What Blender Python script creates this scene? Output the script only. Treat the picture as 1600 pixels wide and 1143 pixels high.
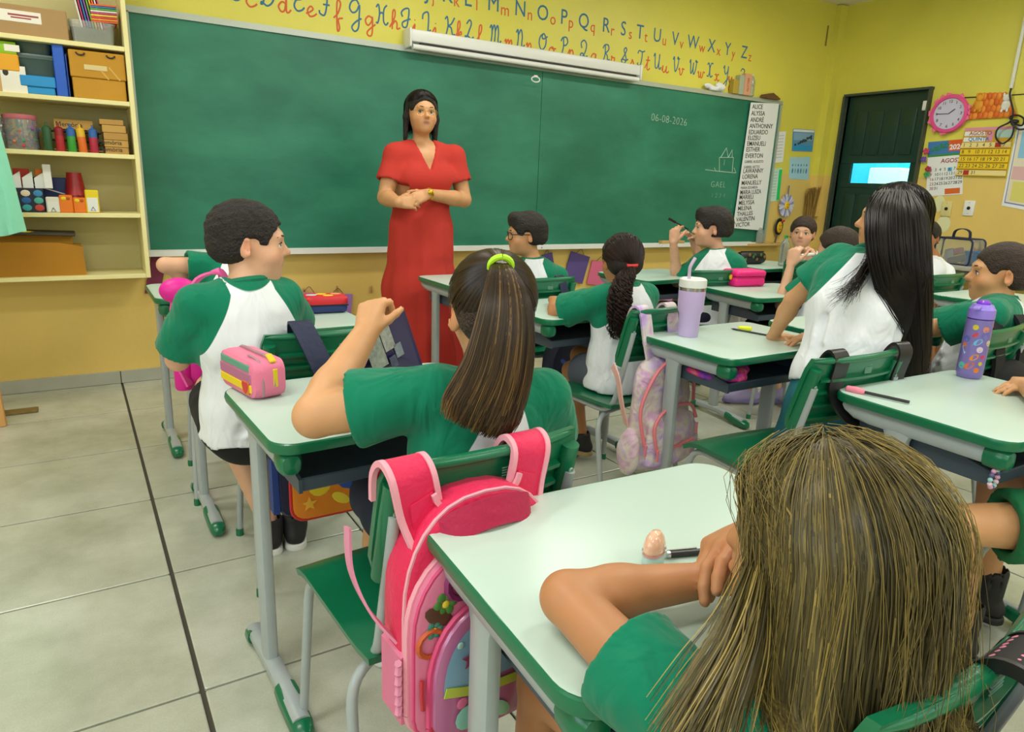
import bpy, bmesh, math, random
import numpy as np
from mathutils import Vector, Matrix, Euler, Quaternion
R = math.radians
PI = math.pi
random.seed(7); RNG = np.random.default_rng(11)
for o in list(bpy.data.objects): bpy.data.objects.remove(o)
SC = bpy.context.scene
COL = SC.collection

# ------------------------------------------------------------------ camera
FPX, YAW, PITCH, ROLL, CAMH = 1082.58, 0.5646, -0.2549, 0.0384, 1.2162
YW, XR, XL, YB, ZC = 4.546, 6.464, -2.4, -2.6, 2.984
def cam_axes():
    cy, sy = math.cos(YAW), math.sin(YAW)
    f = np.array([sy*math.cos(PITCH), cy*math.cos(PITCH), math.sin(PITCH)])
    r = np.array([cy, -sy, 0.0]); u = np.cross(r, f)
    c, s = math.cos(ROLL), math.sin(ROLL)
    return c*r+s*u, -s*r+c*u, f
CR, CU, CF = cam_axes()
CAMP = np.array([0, 0, CAMH])
cam = bpy.data.cameras.new('camera'); camo = bpy.data.objects.new('camera', cam); COL.objects.link(camo)
cam.sensor_width = 36; cam.lens = FPX/1600*36; cam.clip_start = 0.02
mw = Matrix.Identity(4)
for i in range(3):
    mw[i][0] = CR[i]; mw[i][1] = CU[i]; mw[i][2] = -CF[i]; mw[i][3] = CAMP[i]
camo.matrix_world = mw
SC.camera = camo
def at(px, py, X=None, Y=None, Z=None, D=None):
    """a point of the room from a measured pixel and one known plane"""
    d = CF+(px-800)/FPX*CR+(571.5-py)/FPX*CU
    if X is not None: t = X/d[0]
    elif Y is not None: t = Y/d[1]
    elif Z is not None: t = (Z-CAMH)/d[2]
    else: t = D
    return CAMP+t*d

# ------------------------------------------------------------------ light and exposure
SC.view_settings.view_transform = 'Standard'; SC.view_settings.look = 'None'
SC.view_settings.gamma = 1; SC.view_settings.use_curve_mapping = False
SC.view_settings.exposure = -0.1
W = bpy.data.worlds.new('sky'); SC.world = W; W.use_nodes = True
bg = W.node_tree.nodes['Background']; bg.inputs[0].default_value = (0.55, 0.8, 1.0, 1); bg.inputs[1].default_value = 1.0
def area(name, loc, rot, sx, sy, power, col):
    l = bpy.data.lights.new(name, 'AREA'); l.shape = 'RECTANGLE'; l.size = sx; l.size_y = sy
    l.energy = power; l.color = col
    o = bpy.data.objects.new(name, l); COL.objects.link(o); o.location = loc; o.rotation_euler = rot
    return o
LAMPS = [(x, y) for y in (-1.2, 1.0, 3.1) for x in (-0.6, 2.0, 4.6)]
for x, y in LAMPS:
    area('ceiling_lamp_light', (x, y, ZC-0.115), (0, 0, 0), 1.15, 0.28, 25, (1.0, 0.97, 0.90))
# daylight entering through the windows of the left wall and of the rear wall (both behind the photographer's view)
for y in (-1.3, 0.9):
    area('window_daylight', (XL+0.06, y, 1.75), (0, R(-90), 0), 1.3, 1.7, 22, (0.80, 0.91, 1.0))
for x in (0.0, 2.6, 4.9):
    area('window_daylight', (x, YB+0.06, 1.75), (R(90), 0, 0), 1.7, 1.3, 10, (0.86, 0.95, 1.0))

# ------------------------------------------------------------------ helpers: materials
def lin(c):
    if isinstance(c, str):
        c = [int(c[i:i+2], 16)/255 for i in (0, 2, 4)]
    return tuple(((v/12.92) if v <= 0.04045 else ((v+0.055)/1.055)**2.4) for v in c)+(1,)
MATS = {}
def mat(name, col, rough=0.5, metal=0.0, spec=0.5, bump=0, bscale=60, var=0.0, vscale=6, sheen=0, alpha=1, trans=0, coat=0, sss=0, stretch=None):
    if name in MATS: return MATS[name]
    m = bpy.data.materials.new(name); m.use_nodes = True; nt = m.node_tree; b = nt.nodes['Principled BSDF']
    c = lin(col); b.inputs['Base Color'].default_value = c
    b.inputs['Roughness'].default_value = rough; b.inputs['Metallic'].default_value = metal
    b.inputs['Specular IOR Level'].default_value = spec
    if coat: b.inputs['Coat Weight'].default_value = coat
    if sheen: b.inputs['Sheen Weight'].default_value = sheen
    if trans: b.inputs['Transmission Weight'].default_value = trans
    if alpha < 1: b.inputs['Alpha'].default_value = alpha
    if sss:
        b.inputs['Subsurface Weight'].default_value = sss; b.inputs['Subsurface Radius'].default_value = (0.012, 0.005, 0.003)
        b.inputs['Subsurface Scale'].default_value = 1.0
    if bump or var:
        tc = nt.nodes.new('ShaderNodeTexCoord'); mp = nt.nodes.new('ShaderNodeMapping')
        nt.links.new(tc.outputs['Object'], mp.inputs[0])
        if stretch: mp.inputs['Scale'].default_value = stretch
    if var:
        n = nt.nodes.new('ShaderNodeTexNoise'); n.inputs['Scale'].default_value = vscale; n.inputs['Detail'].default_value = 5
        nt.links.new(mp.outputs[0], n.inputs['Vector'])
        r = nt.nodes.new('ShaderNodeMapRange'); r.inputs[1].default_value = 0.3; r.inputs[2].default_value = 0.7
        r.inputs[3].default_value = 1-var; r.inputs[4].default_value = 1+var
        nt.links.new(n.outputs[0], r.inputs[0])
        h = nt.nodes.new('ShaderNodeVectorMath'); h.operation = 'SCALE'; h.inputs[0].default_value = c[:3]
        nt.links.new(r.outputs[0], h.inputs['Scale']); nt.links.new(h.outputs[0], b.inputs['Base Color'])
    if bump:
        n = nt.nodes.new('ShaderNodeTexNoise'); n.inputs['Scale'].default_value = bscale; n.inputs['Detail'].default_value = 3
        nt.links.new(mp.outputs[0], n.inputs['Vector'])
        bm = nt.nodes.new('ShaderNodeBump'); bm.inputs['Strength'].default_value = bump; bm.inputs['Distance'].default_value = 0.01
        nt.links.new(n.outputs[0], bm.inputs['Height']); nt.links.new(bm.outputs[0], b.inputs['Normal'])
    MATS[name] = m
    return m
def N(nt, t, **kw):
    n = nt.nodes.new(t)
    for k, v in kw.items(): setattr(n, k, v)
    return n

# ------------------------------------------------------------------ helpers: meshes
class MB:
    def __init__(s): s.v = []; s.f = []; s.m = []
    def add(s, vs, fs, mi=0):
        b = len(s.v); s.v += [tuple(map(float, p)) for p in vs]
        s.f += [tuple(b+i for i in f) for f in fs]; s.m += [mi]*len(fs)
        return s
    def box(s, c, d, rot=None, mi=0):
        c = Vector(c); h = Vector(d)/2
        vs = [Vector((x*h.x, y*h.y, z*h.z)) for x in (-1, 1) for y in (-1, 1) for z in (-1, 1)]
        if rot is not None:
            q = Euler(rot).to_matrix(); vs = [q@v for v in vs]
        return s.add([v+c for v in vs], [(0, 1, 3, 2), (4, 6, 7, 5), (0, 4, 5, 1), (2, 3, 7, 6), (0, 2, 6, 4), (1, 5, 7, 3)], mi)
    def rbox(s, c, d, r=0.005, seg=2, rot=None, mi=0):
        bm = bmesh.new(); bmesh.ops.create_cube(bm, size=1)
        bmesh.ops.scale(bm, vec=Vector(d), verts=bm.verts)
        r = min(r, min(d)*0.49)
        bmesh.ops.bevel(bm, geom=bm.edges[:], offset=r, segments=seg, affect='EDGES', profile=0.5)
        if rot is not None: bmesh.ops.rotate(bm, cent=(0, 0, 0), matrix=Euler(rot).to_matrix(), verts=bm.verts)
        bm.verts.index_update()
        vs = [v.co+Vector(c) for v in bm.verts]; fs = [[v.index for v in f.verts] for f in bm.faces]
        bm.free(); return s.add(vs, fs, mi)
    def tube(s, path, r, n=10, mi=0, cap=True, sy=1.0, up=None):
        P = [Vector(p) for p in path]; L = len(P)
        rs = r if hasattr(r, '__len__') else [r]*L
        vs = []; fs = []; pn = None
        for i in range(L):
            t = (P[min(i+1, L-1)]-P[max(i-1, 0)])
            t = t.normalized() if t.length > 1e-9 else Vector((0, 0, 1))
            if pn is None:
                a = Vector(up) if up is not None else (Vector((0, 0, 1)) if abs(t.z) < 0.9 else Vector((1, 0, 0)))
                pn = (a-t*a.dot(t)).normalized()
            else:
                pn = (pn-t*pn.dot(t)).normalized()
            q = t.cross(pn)
            for k in range(n):
                a = 2*PI*k/n; vs.append(P[i]+rs[i]*(pn*math.cos(a)*sy+q*math.sin(a)))
        for i in range(L-1):
            for k in range(n):
                fs.append((i*n+k, i*n+(k+1) % n, (i+1)*n+(k+1) % n, (i+1)*n+k))
        if cap:
            fs.append(tuple(reversed(range(n)))); fs.append(tuple((L-1)*n+k for k in range(n)))
        return s.add(vs, fs, mi)
    def lathe(s, prof, c=(0, 0, 0), n=24, mi=0, rot=None, ys=1.0, cap=True):
        vs = []; fs = []
        q = Euler(rot).to_matrix() if rot is not None else Matrix.Identity(3)
        for r, z in prof:
            for k in range(n):
                a = 2*PI*k/n; vs.append(q@Vector((r*math.cos(a), r*ys*math.sin(a), z))+Vector(c))
        for i in range(len(prof)-1):
            for k in range(n):
                fs.append((i*n+k, i*n+(k+1) % n, (i+1)*n+(k+1) % n, (i+1)*n+k))
        if cap:
            if prof[0][0] > 1e-6: fs.append(tuple(reversed(range(n))))
            if prof[-1][0] > 1e-6: fs.append(tuple((len(prof)-1)*n+k for k in range(n)))
        return s.add(vs, fs, mi)
    def ball(s, c, r, n=14, mi=0, rot=None):
        r = r if hasattr(r, '__len__') else (r, r, r)
        q = Euler(rot).to_matrix() if rot is not None else Matrix.Identity(3)
        vs = []; fs = []; m = n//2
        for i in range(m+1):
            th = PI*i/m
            for k in range(n):
                a = 2*PI*k/n
                vs.append(q@Vector((r[0]*math.sin(th)*math.cos(a), r[1]*math.sin(th)*math.sin(a), r[2]*math.cos(th)))+Vector(c))
        for i in range(m):
            for k in range(n): fs.append((i*n+k, (i+1)*n+k, (i+1)*n+(k+1) % n, i*n+(k+1) % n))
        return s.add(vs, fs, mi)
    def prism(s, poly, z0, z1, M=None, mi=0):
        """2-D outline extruded along local z, then placed by the 4x4 matrix M"""
        n = len(poly); vs = [Vector((p[0], p[1], z0)) for p in poly]+[Vector((p[0], p[1], z1)) for p in poly]
        if M is not None: vs = [M@v for v in vs]
        fs = [tuple(reversed(range(n))), tuple(range(n, 2*n))]+[(i, (i+1) % n, n+(i+1) % n, n+i) for i in range(n)]
        return s.add(vs, fs, mi)
    def loft(s, rings, mi=0, cap=True, closed=True):
        n = len(rings[0]); vs = [p for r in rings for p in r]; fs = []
        for i in range(len(rings)-1):
            for k in range(n if closed else n-1):
                fs.append((i*n+k, i*n+(k+1) % n, (i+1)*n+(k+1) % n, (i+1)*n+k))
        if cap and closed:
            fs.append(tuple(reversed(range(n)))); fs.append(tuple((len(rings)-1)*n+k for k in range(n)))
        return s.add(vs, fs, mi)
    def xform(s, M, start=0):
        for i in range(start, len(s.v)): s.v[i] = tuple(M@Vector(s.v[i]))
        return s
    def build(s, name, m, parent=None, smooth=35, loc=None, fix=False):
        me = bpy.data.meshes.new(name); me.from_pydata(s.v, [], s.f); 
        ms = m if isinstance(m, (list, tuple)) else [m]
        for x in ms: me.materials.append(x)
        if len(ms) > 1: me.polygons.foreach_set('material_index', s.m)
        if fix:
            bm = bmesh.new(); bm.from_mesh(me); bmesh.ops.recalc_face_normals(bm, faces=bm.faces); bm.to_mesh(me); bm.free()
        if smooth:
            me.polygons.foreach_set('use_smooth', [True]*len(me.polygons)); me.set_sharp_from_angle(angle=R(smooth))
        me.update()
        o = bpy.data.objects.new(name, me); COL.objects.link(o)
        if parent is not None: o.parent = parent
        if loc is not None: o.location = loc
        return o
def tag(o, label=None, cat=None, group=None, kind=None):
    if label: o['label'] = label
    if cat: o['category'] = cat
    if group: o['group'] = group
    if kind: o['kind'] = kind
    return o
def thing(name, loc, rz=0, label=None, cat=None, group=None, rot=None):
    o = bpy.data.objects.new(name, None); COL.objects.link(o); o.empty_display_size = 0.05
    o.location = loc; o.rotation_euler = rot if rot is not None else (0, 0, rz)
    return tag(o, label, cat, group)
def dup(root, loc, rz, label=None, group=None):
    r = root.copy(); COL.objects.link(r); r.location = loc; r.rotation_euler = (0, 0, rz)
    if label: r['label'] = label
    if group: r['group'] = group
    for ch in list(root.children):
        c = ch.copy(); COL.objects.link(c); c.parent = r
        for g in list(ch.children):
            d = g.copy(); COL.objects.link(d); d.parent = c
    return r
def rrect(w, h, r, n=5, cx=0, cy=0):
    pts = []
    for sx, sy, a0 in ((1, 1, 0), (-1, 1, 90), (-1, -1, 180), (1, -1, 270)):
        for k in range(n+1):
            a = R(a0+90*k/n); pts.append((cx+sx*(w/2-r)+r*math.cos(a), cy+sy*(h/2-r)+r*math.sin(a)))
    return pts
def arc_path(pts, r, n=5):
    """polyline with its inner corners rounded"""
    P = [Vector(p) for p in pts]; out = [P[0]]
    for i in range(1, len(P)-1):
        a = (P[i-1]-P[i]); b = (P[i+1]-P[i]); d = min(r, a.length*0.49, b.length*0.49)
        p0 = P[i]+a.normalized()*d; p1 = P[i]+b.normalized()*d
        for k in range(n+1):
            t = k/n; out.append(p0*(1-t)**2+P[i]*2*t*(1-t)+p1*t*t)
    out.append(P[-1]); return out
def smooth_path(pts, n=6):
    """Catmull-Rom through the points"""
    P = [Vector(p) for p in pts]; out = []
    for i in range(len(P)-1):
        a = P[max(i-1, 0)]; b = P[i]; c = P[i+1]; d = P[min(i+2, len(P)-1)]
        for k in range(n):
            t = k/n
            out.append(0.5*((2*b)+(c-a)*t+(2*a-5*b+4*c-d)*t*t+(3*b-a-3*c+d)*t**3))
    out.append(P[-1]); return out
def frame_M(o, x, y):
    """matrix with origin o, local x along x and local y along y"""
    x = Vector(x).normalized(); y = Vector(y); y = (y-x*x.dot(y)).normalized(); z = x.cross(y)
    m = Matrix.Identity(4)
    for i in range(3): m[i][0] = x[i]; m[i][1] = y[i]; m[i][2] = z[i]; m[i][3] = o[i]
    return m
def text_mesh(s, size, depth=0.001, off=0.0, align='LEFT', sx=1.0, sp=1.0):
    c = bpy.data.curves.new('t', 'FONT'); c.body = s; c.size = size; c.extrude = depth; c.offset = off; c.align_x = align
    c.resolution_u = 3; c.space_character = sp
    o = bpy.data.objects.new('t', c); COL.objects.link(o)
    dg = bpy.context.evaluated_depsgraph_get()
    me = bpy.data.meshes.new_from_object(o.evaluated_get(dg))
    bpy.data.objects.remove(o); bpy.data.curves.remove(c)
    vs = [(v.co.x*sx, v.co.y, v.co.z) for v in me.vertices]; fs = [tuple(p.vertices) for p in me.polygons]
    bpy.data.meshes.remove(me)
    return vs, fs
def put_text(mb, s, size, M, mi=0, **kw):
    vs, fs = text_mesh(s, size, **kw)
    return mb.add([M@Vector(v) for v in vs], fs, mi)
def wallM(x, z, y=None, d=0.003):      # on the blackboard wall, local x to the right, local y up
    return frame_M((x, (YW if y is None else y)-d, z), (1, 0, 0), (0, 0, 1))
def rightM(y, z, d=0.003):             # on the right wall
    return frame_M((XR-d, y, z), (0, -1, 0), (0, 0, 1))
# ------------------------------------------------------------------ the room
def wall_material(name):
    m = bpy.data.materials.new(name); m.use_nodes = True; nt = m.node_tree; b = nt.nodes['Principled BSDF']
    g = N(nt, 'ShaderNodeNewGeometry'); sp = N(nt, 'ShaderNodeSeparateXYZ'); nt.links.new(g.outputs['Position'], sp.inputs[0])
    mr = N(nt, 'ShaderNodeMapRange'); mr.inputs[1].default_value = 1.415; mr.inputs[2].default_value = 1.43
    nt.links.new(sp.outputs[2], mr.inputs[0])
    mx = N(nt, 'ShaderNodeMix', data_type='RGBA'); mx.inputs[6].default_value = lin('e2c46e'); mx.inputs[7].default_value = lin('ddd558')
    nt.links.new(mr.outputs[0], mx.inputs[0])
    n = N(nt, 'ShaderNodeTexNoise'); n.inputs['Scale'].default_value = 1.7; n.inputs['Detail'].default_value = 6
    nt.links.new(g.outputs['Position'], n.inputs['Vector'])
    r = N(nt, 'ShaderNodeMapRange'); r.inputs[1].default_value = .3; r.inputs[2].default_value = .7; r.inputs[3].default_value = .94; r.inputs[4].default_value = 1.04
    nt.links.new(n.outputs[0], r.inputs[0])
    sc = N(nt, 'ShaderNodeVectorMath', operation='SCALE'); nt.links.new(mx.outputs[2], sc.inputs[0]); nt.links.new(r.outputs[0], sc.inputs['Scale'])
    nt.links.new(sc.outputs[0], b.inputs['Base Color']); b.inputs['Roughness'].default_value = 0.45
    n2 = N(nt, 'ShaderNodeTexNoise'); n2.inputs['Scale'].default_value = 45
    nt.links.new(g.outputs['Position'], n2.inputs['Vector'])
    bp = N(nt, 'ShaderNodeBump'); bp.inputs['Strength'].default_value = 0.12; bp.inputs['Distance'].default_value = 0.01
    nt.links.new(n2.outputs[0], bp.inputs['Height']); nt.links.new(bp.outputs[0], b.inputs['Normal'])
    return m
M_WALL = wall_material('yellow_wall_paint')
M_CEIL = mat('ceiling_paint', 'e9e2d6', 0.8)
M_GROUT = mat('dark_grout', '4d4a40', 0.9)
M_WHITE = mat('white_plastic', 'e6e8e4', 0.35)
M_GREEN = mat('green_plastic', '0a6b47', 0.28, coat=0.15, bump=0.04, bscale=400)
M_GREY = mat('grey_steel_paint', 'a3adb0', 0.32, coat=0.2, var=0.03, vscale=30)
M_TOP = mat('pale_laminate', 'bed4ca', 0.30, var=0.015, vscale=3)
M_TRAY = mat('graphite_plastic', '3d4a58', 0.4)
M_BLACK = mat('black_plastic', '17181a', 0.4)
M_METAL = mat('bright_metal', 'c9cccc', 0.25, metal=1)
M_CARD = mat('brown_cardboard', 'c29446', 0.8, var=0.05, vscale=5)
M_CREAM = mat('cream_shelf_paint', 'ece3a4', 0.5, var=0.03)

# floor: a dark grout bed with single tiles on it
MB().box(((XL+XR)/2, (YB+YW)/2, -0.06), (XR-XL+0.4, YW-YB+0.4, 0.104)).build('floor', M_GROUT, smooth=0)['kind'] = 'structure'
FLOOR = bpy.data.objects['floor']
def tile_material():
    m = bpy.data.materials.new('ceramic_tile'); m.use_nodes = True; nt = m.node_tree; b = nt.nodes['Principled BSDF']
    g = N(nt, 'ShaderNodeNewGeometry'); oi = N(nt, 'ShaderNodeObjectInfo')
    n = N(nt, 'ShaderNodeTexNoise'); n.inputs['Scale'].default_value = 3.2; n.inputs['Detail'].default_value = 8; n.inputs['Roughness'].default_value = .65
    nt.links.new(g.outputs['Position'], n.inputs['Vector'])
    cr = N(nt, 'ShaderNodeValToRGB'); e = cr.color_ramp.elements
    e[0].position = .3; e[0].color = lin('a5a996'); e[1].position = .7; e[1].color = lin('c6cabc')
    nt.links.new(n.outputs[0], cr.inputs[0])
    n3 = N(nt, 'ShaderNodeTexNoise'); n3.inputs['Scale'].default_value = 240; nt.links.new(g.outputs['Position'], n3.inputs['Vector'])
    r = N(nt, 'ShaderNodeMapRange'); r.inputs[1].default_value = .25; r.inputs[2].default_value = .75; r.inputs[3].default_value = .93; r.inputs[4].default_value = 1.07
    nt.links.new(n3.outputs[0], r.inputs[0])
    r2 = N(nt, 'ShaderNodeMapRange'); r2.inputs[3].default_value = .95; r2.inputs[4].default_value = 1.05; nt.links.new(oi.outputs['Random'], r2.inputs[0])
    mu = N(nt, 'ShaderNodeMath', operation='MULTIPLY'); nt.links.new(r.outputs[0], mu.inputs[0]); nt.links.new(r2.outputs[0], mu.inputs[1])
    sc = N(nt, 'ShaderNodeVectorMath', operation='SCALE'); nt.links.new(cr.outputs[0], sc.inputs[0]); nt.links.new(mu.outputs[0], sc.inputs['Scale'])
    nt.links.new(sc.outputs[0], b.inputs['Base Color']); b.inputs['Roughness'].default_value = 0.24; b.inputs['Specular IOR Level'].default_value = .45
    return m
M_TILE = tile_material()
X0, TS, YT = 0.150, 0.5966, 3.976      # main joint, tile size, last full joint before the wall
xs = [X0+0.62, X0+1.24, X0+1.8604]
while xs[-1] < XR: xs.append(xs[-1]+TS)
xs = [X0-TS*k for k in range(5, 0, -1)]+[X0]+xs
ys = [YT-TS*k for k in range(12)][::-1]+[YW-0.13, YW]
ys = ys[:-2]+[YT+TS*0.72, YW]
tile_cache = {}
def tile_mesh(w, d):
    k = (round(w, 3), round(d, 3))
    if k not in tile_cache:
        mb = MB(); g = 0.0035
        o = rrect(w-2*g, d-2*g, 0.004, 1); i = rrect(w-2*g-0.006, d-2*g-0.006, 0.003, 1)
        mb.loft([[(x, y, -0.012) for x, y in o], [(x, y, -0.0012) for x, y in o], [(x, y, 0) for x, y in i]])
        me = bpy.data.meshes.new('floor_tile'); me.from_pydata(mb.v, [], mb.f); me.materials.append(M_TILE); tile_cache[k] = me
    return tile_cache[k]
for i in range(len(xs)-1):
    for j in range(len(ys)-1):
        x0, x1, y0, y1 = xs[i], xs[i+1], ys[j], ys[j+1]
        if x1 < XL or x0 > XR or y1 < YB: continue
        cx, cy = (x0+x1)/2, (y0+y1)/2
        if y1 < -0.5 or (x1 < -1.3): continue
        x1 = min(x1, XR)
        w, c0 = x1-x0, (x0+x1)/2
        if abs(x0-X0) < 1e-6: w -= 0.005; c0 += 0.0025
        if w < 0.05: continue
        t = bpy.data.objects.new('floor_tile', tile_mesh(w, y1-y0)); COL.objects.link(t)
        t.location = (c0, cy, 0); t.parent = FLOOR
# the part of the floor nobody sees from here (behind and left of the photographer)
mb = MB(); mb.box(((XL+XR)/2, (YB-0.55)/2-0.0, -0.006), (XR-XL, -0.62-YB+0.05, 0.010)); mb.box(((XL-1.35)/2, 2.0, -0.006), (-1.36-XL, 5.1, 0.010))
o = mb.build('trim_1', M_TILE, smooth=0); o['kind'] = 'structure'

def holed_wall(name, axis, pos, th, a0, a1, holes, m):
    """wall with rectangular openings: holes = (a0, a1, z0, z1)"""
    mb = MB(); cuts = sorted(set([a0, a1]+[h[0] for h in holes]+[h[1] for h in holes]))
    for u, v in zip(cuts[:-1], cuts[1:]):
        hz = [h for h in holes if h[0] <= u+1e-6 and h[1] >= v-1e-6]
        segs = [(0, ZC+0.1)] if not hz else [(0, hz[0][2]), (hz[0][3], ZC+0.1)]
        for z0, z1 in segs:
            if z1-z0 < 1e-4: continue
            c = ((u+v)/2, pos, (z0+z1)/2) if axis == 'x' else (pos, (u+v)/2, (z0+z1)/2)
            d = (v-u, th, z1-z0) if axis == 'x' else (th, v-u, z1-z0)
            mb.box(c, d)
    o = mb.build(name, m, smooth=0); o['kind'] = 'structure'; return o
DY0, DY1, DZ = 3.560, 4.345, 2.155
WALLF = holed_wall('wall_front', 'x', YW+0.075, 0.15, XL-0.15, XR+0.15, [], M_WALL)
WALLR = holed_wall('wall_right', 'y', XR+0.075, 0.15, YB-0.15, YW, [(DY0, DY1, 0, DZ)], M_WALL)
WALLL = holed_wall('wall_left', 'y', XL-0.075, 0.15, YB-0.15, YW, [(-2.15, -0.45, 1.1, 2.4), (0.05, 1.75, 1.1, 2.4)], M_WALL)
WALLB = holed_wall('wall_back', 'x', YB-0.075, 0.15, XL, XR, [(-0.85, 0.85, 1.1, 2.4), (1.75, 3.45, 1.1, 2.4), (4.05, 5.75, 1.1, 2.4)], M_WALL)
o = MB().box(((XL+XR)/2, (YB+YW)/2, ZC+0.05), (XR-XL+0.2, YW-YB+0.2, 0.1)).build('ceiling', M_CEIL, smooth=0); o['kind'] = 'structure'
CEIL = o
# window frames out of view
M_ALU = mat('window_aluminium', 'b9bdbd', 0.35, metal=0.6)
k = 1
for ax, pos, a0, a1 in (('y', XL-0.075, -2.15, -0.45), ('y', XL-0.075, 0.05, 1.75), ('x', YB-0.075, -0.85, 0.85), ('x', YB-0.075, 1.75, 3.45), ('x', YB-0.075, 4.05, 5.75)):
    mb = MB()
    for a, z, da, dz in ((a0+.025, 1.75, .05, 1.3), (a1-.025, 1.75, .05, 1.3), ((a0+a1)/2, 1.75, .05, 1.3), ((a0+a1)/2, 1.125, a1-a0, .05), ((a0+a1)/2, 2.375, a1-a0, .05)):
        mb.box((a, pos, z) if ax == 'x' else (pos, a, z), (da, .05, dz) if ax == 'x' else (.05, da, dz))
    o = mb.build('window_%d' % k, M_ALU, smooth=0); o['kind'] = 'structure'; k += 1
# skirting of cut tiles along the blackboard wall and painted skirting on the right
M_SKIRT = mat('skirting_tile', 'a9ab9f', 0.4, var=0.06, vscale=8)
mb = MB(); edges = [XL, -1.05, -0.447, X0, 0.75, 1.35, 1.95, 2.55, 3.15, 3.75, 4.35, 4.95, 5.55, 6.15, XR]
BASE = MB().box(((XL+XR)/2, YW-0.004, 0.036), (XR-XL, 0.008, 0.072)).build('baseboard_front', M_GROUT, smooth=0); BASE['kind'] = 'structure'
for a, b in zip(edges[:-1], edges[1:]):
    t = MB().rbox((0, 0, 0), (b-a-0.005, 0.012, 0.074), 0.002, 1).build('skirting_tile', M_SKIRT, BASE, loc=((a+b)/2, YW-0.006, 0.038))
o = MB().box((XR-0.005, (YB+DY0)/2, 0.038), (0.01, DY0-YB, 0.076)).build('baseboard_right', M_SKIRT, smooth=0); o['kind'] = 'structure'
# ceiling lamps (fixtures of the area lights)
for n_, (x, y) in enumerate(LAMPS):
    t = thing('ceiling_lamp', (x, y, ZC), 0, 'white ceiling lamp in the '+['rear', 'middle', 'chalkboard-side'][n_//3]+' row, '+['left', 'centre', 'door-side'][n_ % 3]+' one of its three', 'lamp', 'ceiling lamps')
    MB().box((0, 0, -0.045), (1.26, 0.36, 0.09)).build('lamp_housing', M_WHITE, t)

# ------------------------------------------------------------------ door
M_DOOR = mat('dark_green_door_paint', '12352a', 0.35, var=0.04)
DC = (DY0+DY1)/2; DW = DY1-DY0
door = MB()
wz0, wz1, wy0, wy1 = 1.36, 1.545, DY0+0.09, DY1-0.12
xx = XR+0.04
door.box((xx, DC, wz0/2), (0.035, DW-0.01, wz0)); door.box((xx, DC, (wz1+DZ)/2), (0.035, DW-0.01, DZ-wz1))
door.box((xx, (DY0+wy0)/2, (wz0+wz1)/2), (0.035, wy0-DY0, wz1-wz0)); door.box((xx, (DY1+wy1)/2, (wz0+wz1)/2), (0.035, DY1-wy1, wz1-wz0))
DOOR = door.build('door_1', M_DOOR, smooth=0); DOOR['kind'] = 'structure'
for z0, z1 in ((0.1, wz0-0.10), (wz1+0.07, DZ-0.14)):
    for k in range(4):
        y0 = DY0+0.10+k*0.155
        MB().rbox((XR+0.020, y0+0.062, (z0+z1)/2), (0.014, 0.115, z1-z0), 0.006, 2).build('door_panel', M_DOOR, DOOR)
MB().box((XR+0.024, DC, wz0-0.02), (0.02, DW-0.04, 0.04)).build('door_rail', M_DOOR, DOOR)
MB().box((XR+0.024, DC, wz1+0.02), (0.02, DW-0.04, 0.04)).build('door_rail', M_DOOR, DOOR)
MB().rbox((XR+0.018, DY0+0.05, 1.0), (0.03, 0.035, 0.16), 0.006).build('door_lock', M_METAL, DOOR)
M_PANE = mat('door_glass', 'a8e8ee', 0.02, trans=1.0, spec=0.3)
MB().box((xx, (wy0+wy1)/2, (wz0+wz1)/2), (0.006, wy1-wy0, wz1-wz0)).build('pane', M_PANE, DOOR, smooth=0)
M_JAMB = mat('door_jamb_paint', '3d463a', 0.5)
mb = MB(); mb.box((XR+0.0, DY1+0.012, DZ/2), (0.11, 0.024, DZ)); mb.box((XR+0.0, DY0-0.008, DZ/2), (0.10, 0.016, DZ)); mb.box((XR, DC, DZ+0.01), (0.10, DW+0.04, 0.02))
o = mb.build('trim_2', M_JAMB, smooth=0); o['kind'] = 'structure'
MB().rbox((XR-0.012, DY0+0.03, DZ-0.13), (0.02, 0.04, 0.08), 0.006).build('door_sensor', M_WHITE, DOOR)
# what shows through the door pane: a courtyard wall and a bench-high ledge
M_OUT1 = mat('courtyard_blue_wall', '38b6cc', 0.6, var=0.1); M_OUT2 = mat('courtyard_white_ledge', 'f2efe6', 0.6)
o = tag(MB().box((9.6, 5.2, 1.6), (0.15, 9, 3.2)).build('courtyard_wall', M_OUT1, smooth=0), 'turquoise courtyard wall seen through the door pane', 'wall')
o = tag(MB().rbox((8.9, at(1383, 266, X=8.65)[1], at(1383, 262, X=8.65)[2]/2), (0.5, 0.42, at(1383, 262, X=8.65)[2]), 0.02).build('courtyard_ledge', M_OUT2), 'bright white ledge seen through the door pane', 'ledge')
l = area('courtyard_daylight', (8.2, 4.6, 3.1), (0, R(25), 0), 2.5, 4, 420, (0.9, 0.98, 1.0))

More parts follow.
